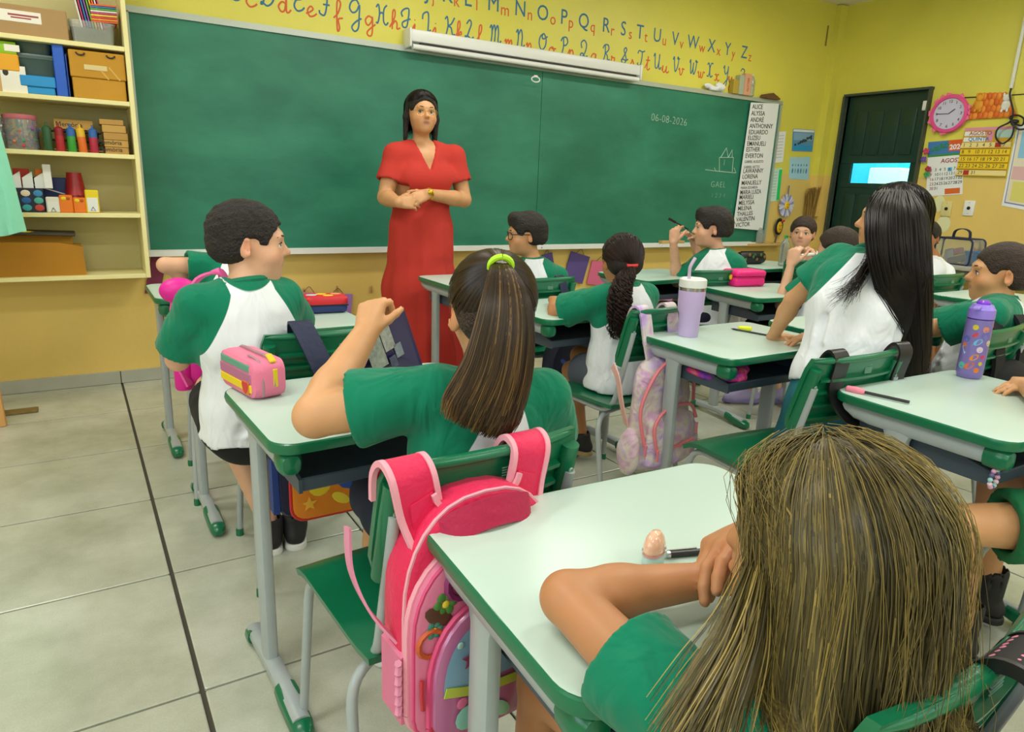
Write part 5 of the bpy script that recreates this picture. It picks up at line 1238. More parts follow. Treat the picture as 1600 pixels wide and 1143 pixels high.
t, uv, patch, text = sheet('name_banner', M_PAPER, [(1173, 160), (1217, 162), (1191, 360), (1145, 356)], 'long white banner of printed first names hanging on the chalkboard\'s right end', 'banner', gap=.045)
yy = [166, 176, 186, 195.5, 205, 214, 223, 232, 242, 250, 258.5, 266, 275, 285, 291.5, 300, 308, 317, 326, 335, 344, 353]
for n_, y in zip(NAMES, yy):
    v = (y-159)/198; big = len(n_) < 12; text(n_, .07, v+.012, 0.056 if big else .034, off=.0004 if big else 0., sx=.98 if len(n_) < 9 else .86)
t, uv, patch, text = sheet('pinned_sheet', M_PAPER, [(1213, 206), (1228, 205), (1223, 253), (1205, 255)], 'faint white printed sheet just right of the name banner', gap=.004)
for k in range(8): patch(.15, .12+.1*k, .85, .14+.1*k, mat('faint_print', 'b8bdb8', .7))
t, uv, patch, text = sheet('poster', mat('poster_blue', '5f93bb', .5), [(1239, 201), (1273, 203), (1269, 237), (1237, 236)], 'upper small blue landscape poster on the yellow wall, left of the door')
patch(.02, .02, .98, .12, M_PAPER); patch(.05, .16, .95, .5, mat('poster_sky', '86aecb', .5)); patch(.05, .72, .95, .95, mat('poster_sea', '2f9ad0', .5), off=.0009)
mb = MB(); rn = random.Random(2)
for i in range(26): f = rn.random(); p = uv(.1+.8*f, .72-.42*f*rn.uniform(.7, 1.1), .0012); mb.ball(p, (.016, .002, .011), 7)
mb.build('printed_hills', mat('poster_hills', '2b4248', .6), t)
t, uv, patch, text = sheet('poster', mat('poster_pale_blue', 'a8d4e6', .5), [(1234, 246), (1266, 245), (1263, 281), (1233, 279)], 'lower pale blue poster of small figures on the yellow wall')
for i in range(6):
    mb = MB(); mb.ball(uv(.14+.14*i, .36, .001), (.010, .0015, .012), 8); mb.ball(uv(.14+.14*i, .62, .001), (.012, .0015, .026), 8); mb.build('printed_figure', mat('fig%d' % (i % 3), ['4f8ab0', '7fb6a0', '5a79c4'][i % 3], .6), t)
t, uv, patch, text = sheet('file_pocket', mat('pale_green_paper', 'c4e6d6', .6), [(1206, 264), (1222, 262), (1217, 313), (1200, 315)], 'pale sheet with bright green edge below the faint white sheet', gap=.004)
patch(.72, .05, 1.0, .98, mat('bright_green_card', '19c86a', .5), off=.002); 
for k in range(9): patch(.1, .1+.09*k, .6, .12+.09*k, mat('faint_print', 'b8bdb8', .7))
# flower ornament and round smiling paddle
a = at(1229, 321, Y=YW-.03); t = thing('flower_ornament', tuple(a), 0, 'paper flower with striped petals hanging between the banner and broom', 'ornament')
for i in range(22):
    q = 2*PI*i/22; mb = MB(); c, s_ = math.cos(q), math.sin(q)
    mb.prism([(-.008, 0), (.008, 0), (.013, .07), (0, .088), (-.013, .07)], -.002+.003*(i % 2), .001+.003*(i % 2), frame_M((.028*c, 0, .028*s_), (-s_, 0, c), (c, 0, s_))); mb.build('petal', mat('petal%d' % (i % 3), ['d4d6ea', '8f95b8', 'c8c2e0'][i % 3], .6), t, fix=True)
MB().ball((0, -.006, 0), (.036, .012, .040), 16).build('face_disc', mat('sunny_yellow', 'e4bd22', .6), t)
mb = MB(); mb.ball((-.012, -.018, .010), (.005, .003, .006), 8); mb.ball((.012, -.018, .010), (.005, .003, .006), 8); mb.tube([(-.015, -.018, -.010), (0, -.020, -.016), (.015, -.018, -.010)], .002, 5); mb.build('face_marks', mat('face_brown', '8a3f20', .6), t)
MB().tube([(.002, 0, .08), (.006, .005, .19)], .006, 8).build('hanging_strip', mat('blue_grey_strip', '5a6a80', .6), t)
a = at(1217, 354, Y=YW-.03); t = thing('paddle_ornament', tuple(a), 0, 'black round paddle with a yellow smiling face below the paper flower', 'ornament')
MB().ball((0, 0, 0), (.062, .010, .085), 24).build('paddle', M_BLACK, t); MB().ball((0, -.010, -.004), (.040, .008, .055), 20).build('face_disc', mat('yellow_face', 'dcae1e', .6), t)
mb = MB(); mb.ball((-.014, -.018, .012), (.005, .003, .007), 8); mb.ball((.014, -.018, .012), (.005, .003, .007), 8); mb.tube([(-.018, -.0165, -.018), (0, -.018, -.028), (.018, -.0165, -.018)], .0025, 5); mb.build('face_marks', mat('face_brown', '8a3f20', .6), t)
mb = MB(); mb.ball((.030, -.014, .055), (.016, .008, .012), 10); mb.ball((.050, -.014, .058), (.012, .008, .012), 10); mb.build('red_bow', mat('red_bow', 'c23a2a', .6), t); MB().tube([(-.012, 0, -.075), (-.028, 0, -.155)], .008, 8).build('handle', mat('dark_handle', '5a4a30', .6), t)
# straw broom
a = at(1266, 322, Y=YW-.05); t = thing('straw_broom', (a[0], a[1], 0), 0, 'straw broom leaning head up on the yellow wall beside the door', 'broom')
zb_, ztp = at(1263, 345, Y=YW-.05)[2], at(1270, 293, Y=YW-.05)[2]; P = []; rn = np.random.default_rng(3)
for i in range(420):
    x = rn.uniform(-1, 1); y = rn.uniform(-1, 1)*.5; f = np.linspace(0, 1, 7); tip = rn.uniform(.86, 1.03)+.06*x
    P.append(np.stack([x*(.050+.045*f**1.3)+.008*np.sin(f*3+i)+.018*f, y*.045*(1-.2*f), zb_+(ztp-zb_)*f*tip], 1)+np.array([t.location[0], t.location[1], 0]))
o = strands('straw', np.array(P), .0022, hair_mat('straw', '6b4f22', 'a3803a', 'c9a55a', .7), t, rn.beta(2, 2, len(P)), taper=.5); o['kind'] = 'stuff'
MB().tube([(0, .0, 0.0), (-.0, 0, zb_+.04)], .013, 10).build('handle', M_WOOD, t); MB().tube([(-.05, 0, zb_-.01), (-.052, 0, zb_+.02)], .03, 10).build('x', M_WOOD, t) if False else None
mb = MB(); mb.rbox((0, 0, zb_+.01), (.115, .06, .05), .02, 2); mb.build('binding', mat('straw_binding', '8c6c30', .8), t)
# things on top of the board
a = at(1113, 152, Y=YW-.03); t = thing('crumpled_paper', (a[0], YW-.045, BZ1+.029), 0, 'crumpled white paper lying on top of the chalkboard frame', 'paper')
S = Solid(); rn = np.random.default_rng(9)
for i in range(9): S.ell(V3(rn.uniform(-.07, .10), rn.uniform(-.015, .015), rn.uniform(.015, .035+.02*(i < 4))), V3(.045, .018, .02), None, .006)
V, Q = S.mesh(.006, disp=lambda P: -.006*np.abs(wav(P, 130, 2))); V[:, 2] = np.maximum(V[:, 2], .001); V = V+np.array(t.location); np_mesh('paper_mass', V, Q, M_PAPER, t, smooth=False)
zt = BZ1+.030
def on_board(name, px, m, label, cat, dpt=.05, top=118):
    a = at(px[0], 155, Y=YW-.03); b = at(px[1], 155, Y=YW-.03); h_ = at(sum(px)/2, top, Y=YW-.03)[2]-zt; t = thing(name, ((a[0]+b[0])/2, YW-.032, zt), 0, label, cat); MB().rbox((0, 0, h_/2), (b[0]-a[0]-.004, dpt, h_), .003, 1).build('body', m, t); return t, h_
on_board('carton', (1140, 1149), mat('mustard_carton', 'b49a3a', .6), 'narrow mustard carton on the board top, left of the spray cartons', 'carton', top=124)
on_board('carton', (1149, 1157), mat('grey_green_carton', 'a9b49a', .6), 'pale grey-green carton on the board top between mustard and pink', 'carton', top=117)
t, h_ = on_board('carton', (1157, 1168), mat('salmon_carton', 'd8a07c', .6), 'salmon carton with red side lettering on top of the chalkboard', 'carton', top=115)
mb = MB(); put_text(mb, 'GLITTER', .03, frame_M((.010, -.0262, .03), (0, 0, 1), (-1, 0, 0)), depth=.0005); mb.build('lettering', mat('red_print', 'a0434a', .6), t, smooth=0)
def bottle(name, loc, h_, r_, label, capm, water=True, cat='bottle', bm=None):
    t = thing(name, loc, 0, label, cat); q = r_
    MB().lathe([(q*.8, 0), (q, h_*.03), (q*.94, h_*.2), (q, h_*.26), (q*.95, h_*.42), (q, h_*.55), (q*.98, h_*.66), (q*.75, h_*.78), (q*.36, h_*.88), (q*.34, h_*.93)], n=20, cap=False).build('bottle_wall', bm or M_CLEAR, t)
    MB().lathe([(q*.40, h_*.92), (q*.40, h_*.995), (q*.3, h_), (0, h_)], n=16).build('cap', capm, t)
    return t
a = at(1171, 155, Y=YW-.03); bottle('plastic_bottle', (a[0], YW-.035, zt), at(1173, 116, Y=YW-.03)[2]-zt, .03, 'clear plastic bottle standing on top of the chalkboard', mat('clear_cap', 'd8dac8', .4))
a = at(1199, 159, Y=YW-.03); t = thing('cardboard_flap', (a[0], YW-.04, zt), 0, 'dark brown folded cardboard on the board\'s top right end', 'cardboard'); mb = MB(); mb.prism([(-.10, 0), (.13, 0), (.13, .012), (.03, .052), (-.08, .03)], -.025, .025, frame_M((0, 0, 0), (1, 0, 0), (0, 0, 1))); mb.build('folded_board', mat('dark_cardboard', '6a4a26', .8), t, fix=True); MB().box((.10, .01, .02), (.05, .03, .035)).build('yellow_end', mat('mustard_board', 'c8a032', .7), t)
# things on the chalk tray
a = at(1187, 372, Y=YW-.06); bottle('hand_gel_bottle', (a[0], YW-.06, BZ0-.010), .155, .036, 'small clear bottle standing on the tray\'s wooden right end', mat('clear_cap', 'd8dac8', .4))
a = at(1050, 371, Y=YW-.055); t = thing('board_eraser', (a[0], YW-.055, BZ0-.022), 0, 'wooden board eraser lying on the chalk tray by the pen boy', 'eraser'); MB().rbox((0, 0, .030), (.27, .05, .034), .004).build('wood_back', M_WOOD, t); MB().rbox((0, 0, .007), (.26, .048, .012), .003).build('felt', mat('felt', '8a8578', .95), t)
# tag cards pinned on a string under the board
mb = MB()
def tagcard(px, m, label, ropes=True):
    P = [at(x, y, Y=YW-.012) for x, y in px]; c = np.mean(P, 0); t = thing('paper_bag', tuple(c), 0, label, 'paper bag'); n = V3(0, -.008, 0); b = MB()
    b.add([*[p-c for p in P], *[p-c+n for p in P]], [(0, 1, 2, 3), (7, 6, 5, 4), (0, 4, 5, 1), (1, 5, 6, 2), (2, 6, 7, 3), (3, 7, 4, 0)]); b.build('card', m, t, smooth=0, fix=True)
    p0, p1 = P[0]*.7+P[1]*.3-c, P[0]*.3+P[1]*.7-c; MB().tube(smooth_path([p0, p0*.6+p1*.4+V3(0, -.01, .035), p0*.4+p1*.6+V3(0, -.01, .035), p1], 4), .002, 5).build('cord', mat('dark_cord', '4a3f4a', .8), t)
M_PUR = mat('purple_card', '5b4a8a', .7); M_PNK = mat('pink_card', 'd8688c', .7); M_LIL = mat('lilac_card', 'a67ac8', .7)
tagcard([(892, 392), (921, 401), (909, 443), (880, 434)], M_PUR, 'tilted purple paper bag hung under the board, right of glasses boy')
tagcard([(846, 398), (862, 394), (865, 413), (850, 425)], M_PUR, 'purple paper bag partly hidden behind the glasses boy')
tagcard([(925, 406), (950, 410), (945, 447), (916, 443)], M_PNK, 'pink paper bag hung under the board behind the curly ponytail')
tagcard([(505, 459), (550, 459), (548, 490), (505, 490)], M_LIL, 'lilac paper bag hung under the board beside the red pencil case')
tagcard([(462, 455), (503, 458), (503, 486), (462, 486)], mat('rose_card', 'd2799a', .7), 'rose paper bag hung under the board behind the red pencil case')
for i, px in enumerate(((475, 456), (527, 452), (580, 452))):
    a = at(*px, Y=YW-.008); t = thing('wooden_peg', tuple(a), 0, ['left', 'middle', 'right'][i]+' small wooden peg on the low wall behind the red pencil case', 'peg'); MB().rbox((-.006, 0, .0), (.006, .010, .05), .002, 1, (0, R(8), 0)).build('arm', M_WOOD, t); MB().rbox((.006, 0, .0), (.006, .010, .05), .002, 1, (0, R(-8), 0)).build('arm', M_WOOD, t)
t, uv, patch, text = sheet('dark_red_paper', mat('plum_card', '7d2c4e', .7), [(237, 397), (262, 398), (250, 458), (226, 458)], 'plum red card hanging under the board\'s left end', gap=.01)
t, uv, patch, text = sheet('pink_sheet', mat('lilac_pink_card', 'cc8ec0', .7), [(1012, 440), (1060, 440), (1060, 470), (1012, 470)], 'lilac pink paper low on the wall under the pen boy\'s desk', gap=.006)

# ------------------------------------------------------------------ right wall: clock, calendars, poster, plates, cables
c = at(1484, 178, X=XR-.02); t = thing('wall_clock', tuple(c), 0, 'round wall clock with a pink rim and pink paper squares', 'clock')
M_PINKC = mat('hot_pink', 'e0508f', .45); M_PINKN = mat('pink_note', 'f0709a', .6)
MB().lathe([(.0, 0), (.15, 0), (.158, .012), (.15, .028), (.128, .030), (.124, .018)], n=40, rot=(0, R(-90), 0), cap=False).build('rim', M_PINKC, t, fix=True)
MB().lathe([(.126, .016), (0, .0165)], n=40, rot=(0, R(-90), 0), cap=False).build('dial', mat('clock_dial', 'c9c8e0', .4), t, fix=True)
for i in range(1, 13):
    mb = MB(); a = R(90-30*i); put_text(mb, str(i), .034, frame_M((-.0185, -.100*math.cos(a), .100*math.sin(a)-.011), (0, -1, 0), (0, 0, 1)), depth=.0004, align='CENTER'); mb.build('numeral', M_INK, t, smooth=0)
for ang, L, w, nm in ((R(90-52), .060, .005, 'hour_hand'), (R(178), .095, .0035, 'minute_hand')): MB().tube([(-.021, 0, 0), (-.021, -L*math.cos(ang), L*math.sin(ang))], w*.7, 6).build(nm, M_BLACK, t)
for ang in (200, 232, 262, 175, 100, 118, 138, 0, -14, 15, 60): 
    a = R(ang); MB().rbox((-.018, -.150*math.cos(a), .150*math.sin(a)), (.004, .042, .046), .001, 1, (a*1.0, 0, 0)).build('paper_square', M_PINKN, t)
# house-shaped felt calendar with a tiled roof
cw = [(1509, 182), (1588, 184), (1576, 274), (1496, 277)]
t, uv, patch, text = sheet('house_calendar', mat('mustard_board_wall', 'c89a1c', .6), [(1509, 200), (1586, 197), (1572, 276), (1494, 274)], 'house-shaped school calendar board with orange tiled roof and yellow rows', 'calendar', wall='R', th=.012)
P = [at(x, y, X=XR-.004) for x, y in ((1510, 187), (1531, 146), (1573, 145), (1590, 182))]; cc = np.array(t.location)
b = MB(); q = [p-cc for p in P]; n_ = V3(-.014, 0, 0); b.add([*q, *[p+n_ for p in q]], [(0, 1, 2, 3), (7, 6, 5, 4), (0, 4, 5, 1), (1, 5, 6, 2), (2, 6, 7, 3), (3, 7, 4, 0)]); roof = b.build('roof', mat('roof_orange', 'd8761c', .6), t, smooth=0, fix=True)
for j in range(4):
    nn_ = 6+j
    for i in range(nn_):
        f = (j+.5)/4; L = q[1]*(1-f)+q[0]*f; Rr = q[2]*(1-f)+q[3]*f; p = L+(Rr-L)*((i+.5)/nn_)+V3(-.016, 0, 0); wd = np.linalg.norm(Rr-L)/nn_
        mb = MB(); mb.ball(p, (.008, wd*.5, .030), 10); mb.build('roof_tile', mat('tile%d' % ((i+j) % 3), ['e07a1e', 'ea9030', 'd2641a'][(i+j) % 3], .6), roof)
for (px, py), m_, nm in (((1530, 160), mat('ginger_fur', 'e09a2a', .7), 'ginger_cat'), ((1572, 160), mat('white_fur', 'e4e2dc', .7), 'white_dog')):
    p = at(px, py, X=XR-.03)-cc; mb = MB(); mb.ball(p+V3(0, 0, -.02), (.012, .034, .040), 12); mb.ball(p+V3(-.004, 0, .035), (.014, .030, .028), 12)
    for s_ in (-1, 1): mb.ball(p+V3(-.004, s_*.022, .060), (.006, .009, .016), 8); mb.ball(p+V3(-.006, s_*.02, -.06), (.008, .010, .016), 8)
    mb.build(nm, m_, t)
M_YROW = mat('row_yellow', 'e8c81e', .6); M_PINKR = mat('row_pink', 'd890a8', .6)
patch(0, .0, 1, .06, M_PINKR); patch(.02, .08, .47, .17, M_PAPER); patch(.02, .20, .47, .29, M_PAPER); patch(.5, .08, .62, .29, M_PINKR); patch(.66, .06, 1.02, .22, mat('row_sky', 'a8c8c0', .6))
text('AGOSTO', .12, .155, .042, mat('red_print', 'a0434a', .6), off=.0008); text('QUINTA', .12, .275, .042, mat('blue_print', '3a7ab0', .6), off=.0008)
rows = [(.34, '1 2 3 4', 1), (.48, '8 9 10 11 12 13 14', 8), (.63, '15 16 17 18 19 20 21', 15), (.77, '22 23 24 25 26 27 28', 22), (.91, '29 30 31', 29)]
for v, _, n0 in rows:
    patch(.0, v-.03, 1.0, v+.075, M_YROW if v < .9 and v > .4 else mat('row_cream', 'e8d890', .6))
    MB().tube([Vector(uv(0, v+.085, .004)), Vector(uv(1.0, v+.085, .004))], .004, 6).build('ledge', mat('mustard_board_wall', 'c89a1c', .6), t)
    for i in range(7 if n0 < 29 else 3):
        if n0+i > 31: break
        if n0+i in (6, 30): patch(.03+.135*i-.015, v-.025, .03+.135*i+.10, v+.07, mat('red_marker', 'b02a24', .5), off=.002)
        text(str(n0+i), .03+.135*i, v+.055, .040, M_PAPER if n0+i in (6, 30) else M_INK)
# paper calendar under the clock
t, uv, patch, text = sheet('paper_calendar', M_PAPER, [(1451, 222), (1507, 217), (1504, 303), (1447, 307)], 'printed August wall calendar with blue header, left of the house calendar', 'calendar', wall='R', th=.003)
patch(0, 0, 1, .26, mat('header_blue', '3f78b8', .5)); patch(.58, .0, 1, .2, mat('header_orange', 'd8582a', .5), off=.001); patch(0, .24, 1, .28, mat('header_green', '3a8a3a', .5), off=.001)
mb = MB(); put_text(mb, 'VISÃO', .055, frame_M(uv(.1, .2, .003), (0, -1, .35), (0, .35, 1)), depth=.0005, off=.002); mb.build('lettering', mat('green_print', '2a8a4a', .6), t, smooth=0)
text('2026', .60, .17, .058, M_PAPER, off=.002); text('AGOSTO', .38, .40, .05, mat('red_print', 'a0434a', .6), off=.001)
for r_, row in enumerate((('', '', '', '', '', '', '1'), range(2, 9), range(9, 16), range(16, 23), range(23, 30), (30, 31))):
    for i, dnum in enumerate(row):
        if dnum == 6: patch(.08+.13*i-.02, .46+.085*r_-.05, .08+.13*i+.1, .46+.085*r_+.02, mat('today_blue', '4aa8d8', .5), off=.0012)
        if dnum != '': text(str(dnum), .08+.13*i, .46+.085*r_, .036, mat('red_print', 'a0434a', .6) if i == 0 else M_INK)
patch(.52, .88, .93, .98, mat('orange_photo', 'd8662a', .5)); 
for i, (px, c) in enumerate((((1447, 236), 'c83a6a'), ((1443, 249), '6a4aa8'), ((1450, 264), 'b02a3a'), ((1448, 272), '3a9a5a'))):
    p = at(*px, X=XR-.03); o = thing('magnet', tuple(p), 0, ['crimson', 'violet', 'red', 'green'][i]+' flower magnet at the left edge of the August calendar', 'magnet', 'flower magnets')
    for a in range(5): MB().ball((0, .016*math.cos(a*2*PI/5), .016*math.sin(a*2*PI/5)), (.007, .013, .013), 8).build('petal', mat('mag'+c, c, .5), o)
# poster at the right edge
t, uv, patch, text = sheet('wall_poster', M_PAPER, [(1590, 196), (1640, 190), (1622, 332), (1565, 321)], 'white bordered poster cut by the right edge of the photo', 'poster', wall='R', th=.003)
patch(.06, .04, .98, .96, mat('poster_frame_blue', '6a7ac0', .5)); patch(.085, .055, .98, .945, mat('poster_cream', 'e0d8c0', .5), off=.001); patch(.2, .08, .98, .4, mat('poster_lightblue', '8ac0e0', .5), off=.0016); patch(.12, .5, .98, .66, mat('poster_pink', 'd8b0b0', .5), off=.0016); patch(.2, .68, .98, .92, mat('poster_yellow', 'd8d070', .5), off=.0016)
# switch plates
for (px, nm, m_) in (((1514, 325), 'white outlet plate below the house calendar', M_WHITE), ((1479, 326), 'yellowed outlet plate left of the white one', mat('yellow_plate', 'd8cc8a', .5))):
    p = at(*px, X=XR-.006); t = thing('outlet_plate', tuple(p), 0, nm, 'outlet'); MB().rbox((0, 0, 0), (.012, .085, .125), .004).build('plate', m_, t); MB().lathe([(.0, .0), (.014, 0), (.014, .004), (0, .004)], n=14, rot=(0, R(-90), 0), c=(-.006, 0, 0)).build('socket', M_BLACK, t)
    for z in (-.045, .045): MB().ball((-.006, 0, z), .004, 8).build('screw', M_METAL, t)
for px, r_ in (((1463, 322), .07), ((1473, 352), .07)):
    pass
# conduit and black coiled cable
p0 = at(1580, 138, X=XR-.015); p1 = at(1597, -10, X=XR-.015)
t = thing('cable_conduit', tuple(p0), 0, 'thin white cable conduit running up the yellow wall', 'conduit'); MB().rbox((0, 0, (p1[2]-p0[2])/2), (.022, .022, ZC-p0[2]-0.0 if False else (p1[2]-p0[2])), .003).build('duct', M_WHITE, t)
Pc = [(1580, 138), (1578, 150), (1583, 175), (1578, 190), (1560, 200), (1556, 214), (1566, 224), (1580, 214), (1584, 196), (1578, 183), (1590, 180), (1600, 186), (1596, 196), (1580, 192), (1592, 202), (1606, 200)]
mb = MB(); mb.tube(smooth_path([at(x, y, X=XR-.05-.008*(i % 3)) for i, (x, y) in enumerate(Pc)], 7), .007, 8); o = mb.build('black_cable', mat('black_cable', '1a1a1c', .5)); tag(o, 'black cable coiled in front of the house calendar', 'cable')
p = at(1585, 190, X=XR-.04); tag(MB().ball(p, (.02, .035, .018), 12).build('cable_bundle', mat('black_cable', '1a1a1c', .5)), 'black knot of bundled cable at the house calendar\'s right edge', 'cable')
mb = MB(); mb.tube([at(1490, 153, X=XR-.006), at(1540, 151, X=XR-.006), at(1600, 147, X=XR-.006)], .004, 6); tag(mb.build('hanging_wire', mat('black_cable', '1a1a1c', .5)), 'thin dark wire stretched along the wall above the calendars', 'wire')
# paint losses and corner pipe boxing
mb = MB()
for px, rr_ in (((1467, 318), (.003, .05, .07)), ((1474, 350), (.003, .06, .07))): mb.ball(at(*px, X=XR), rr_, 14)
mb.build('paint_patch', mat('pale_patch', 'dcdcae', .7), WALLR)
a = at(1308, 120, Y=YW-.02); o = MB().box((XR-.05, YW-.03, 2.0), (.10, .06, 1.95)).build('trim_3', M_WALL, smooth=0); o['kind'] = 'structure'
MB().rbox((XR-.19, YW-.006, 2.70), (.012, .012, .18), .003).build('wall_mark', mat('brown_mark', '8a7a3a', .7), WALLF)
# ------------------------------------------------------------------ the people
Z3 = V3(0, 0, 1)
M_RED = None
H_BLACK = hair_mat('black_long_hair', '100b0a', '1d1512', '3a2c22', .42, .2)
H_BROWN = hair_mat('dark_brown_hair', '1e150d', '3c2b1b', '806238')
H_BLOND = hair_mat('ash_blond_hair', '2f2a18', '5e5433', 'a08a48', .40)
H_CURL = hair_mat('curly_dark_hair', '1a100d', '3c2620', '6e4a38', .45)
M_NAVYC = mat('navy_cotton', '1b2338', .9); M_BLKC = mat('black_cotton', '15161a', .9); M_TEAL = mat('teal_shorts', '0f5f6c', .75, bump=.3, bscale=14)
M_GREYC = mat('grey_shorts', '5d6474', .9); M_SHGREEN = mat('green_shorts_cloth', '0c6a3f', .8, bump=.4, bscale=16)
M_SHOE_W = mat('white_sneaker', 'dfdcd8', .6); M_SHOE_B = mat('black_shoe', '1d1d21', .6); M_SHOE_L = mat('lilac_shoe', 'aaa0cf', .6); M_SOLE_T = mat('tan_sole', '9b8862', .7)
M_GUN = mat('grey_sock', '60646a', .8); M_HAIRT = mat('lime_hair_elastic', 'b8f02a', .5); M_REDT = mat('red_hair_elastic', 'd8322f', .5); M_GOLD = mat('gold', 'd8b23c', .25, metal=.9)

# ---- the teacher, standing in front of the board
TY = 3.85
t = Kid('woman in a long red dress standing in front of the chalkboard, hands clasped', (1.80, TY, 0),
        dict(pel=at(658, 372, Y=TY+.02), neck=at(658, 223, Y=TY+.015), head=at(659, 178, Y=TY-.02), shR=at(617, 241, Y=TY), shL=at(710, 244, Y=TY-.02),
             elR=at(602, 308, Y=TY-.03), elL=at(725, 312, Y=TY-.06), wrR=at(622, 316, Y=TY-.21), wrL=at(668, 303, Y=TY-.20)), sc=1.27, skin=SK_MED, vox=.0062)
tf = unit(V3(-.14, -.985, -.02))
for q, x in (('L', 1), ('R', -1)):
    p = t.J['pel']; t.J['hip'+q] = p+V3(.09*x, 0, -.05); t.J['kn'+q] = V3(1.80+.09*x, TY-.01, .46); t.J['an'+q] = V3(1.80+.085*x, TY, .085); t.J['to'+q] = V3(1.80+.11*x, TY-.17, .04)
t.torso(t.S, 0, 1.05); t.neckhead(tf, (0.02, .02, 1), 1.09, jaw=1.02, nr=.95, ears=False)
t.arm('R', dict(f=(.80, -.10, .02), n=(.1, .8, -.35), curl=(.35, .35, .4, .45, .3), s=.92), fat=1.12); t.arm('L', dict(f=(-.86, -.10, -.28), n=(0, .75, -.5), curl=(.45, .5, .5, .5, .3), s=.92), fat=1.12)
t.leg('L', .9); t.leg('R', .9); t.finish()
def dress():
    J = t.J; S = Solid(); t.torso(S, .012, 1.06, kk=.05)
    b = unit(J['neck']-J['pel'])
    for x in (-1, 1): S.ell(J['pel']+(J['neck']-J['pel'])*.63+V3(x*.085, -.105, 0), V3(.085, .06, .075), None, .05)
    p = J['pel']; S.seg(p+V3(0, 0, .05), p+V3(-.005, 0, -.30), (.178, .15), (.225, .19), (1, 0, 0), .05)
    S.seg(p+V3(-.005, 0, -.30), V3(1.80, TY, .10), (.225, .19), (.295, .24), (1, 0, 0), .05)
    S.plane((1.8, TY, .09), (0, 0, -1), (1.8, TY, 0), .5)
    for q in 'LR':
        sh, el = J['sh'+q], J['el'+q]; d = unit(el-sh); e = sh+d*.155
        S.cone(sh, e, .056, .074, .04); S.plane(e, d, e, .13); S.cone(e-d*.03, e+d*.1, .052, .066, .004, 'sub')
    nk = J['neck']; bx = [nk+V3(0, -.03, .03)+V3(x, 0, 0) for x in (-.075, .075)]+[]
    # V neck
    for k in range(7):
        f = k/6; S.ell(nk+V3(0, -.08-.05*f, .035-.155*f), V3(.080*(1-f)+.012, .075, .03), None, .008, 'sub')
    S.cone(nk+V3(0, .0, .012), nk+V3(0, .01, .12), .070, .085, .006, 'sub')
    c = V3(1.80, TY, 0)
    def disp(P):
        a = np.arctan2(P[:, 1]-c[1], P[:, 0]-c[0]); w = np.clip((1.0-P[:, 2])/.8, 0, 1)
        return -w*(.011*np.sin(a*9+2*P[:, 2])+.008*np.sin(a*16+1.3+3*P[:, 2]))-.004*wav(P*np.array([1, 1, .6]), 34, 4)
    V, Q = S.mesh(.009, disp=disp); V = relax(V, Q, 1, .4)
    return np_mesh('dress', V, Q, mat('red_dress_fabric', 'c0342a', .9, bump=.35, bscale=14), t.root)
dress()
t.face(gaze=(.25, .95, .03), brow_w=1.0)
# glasses with fine rims
h, B, s_ = t.J['head'], t.B, t.hs; P = lambda x, y, z: Vector(h+s_*(B[0]*x+B[1]*y+B[2]*z))
mb = MB()
for x in (-1, 1):
    mb.tube([P(x*.031+.024*math.cos(a), .093-abs(math.cos(a)*x+.0)*.004, -.001+.019*math.sin(a)) for a in np.linspace(0, 2*PI, 20)], .0009, 5, cap=False)
    mb.tube([P(x*.055, .089, .006), P(x*.076, .03, .006), P(x*.078, -.01, .004)], .0009, 5)
mb.tube([P(-.008, .095, .004), P(0, .097, .007), P(.008, .095, .004)], .0009, 5)
under(mb.build('eyeglasses', M_GOLD, None), t.root)
def long_cap(k, m, thick=.014, front=.050, nape=-.09, name='hair', side=.03, seed=2, vox=.005, rough=.002):
    return k.short(m, thick=thick, front=front, nape=nape, seed=seed, name=name, vox=vox, rough=rough, side=side)
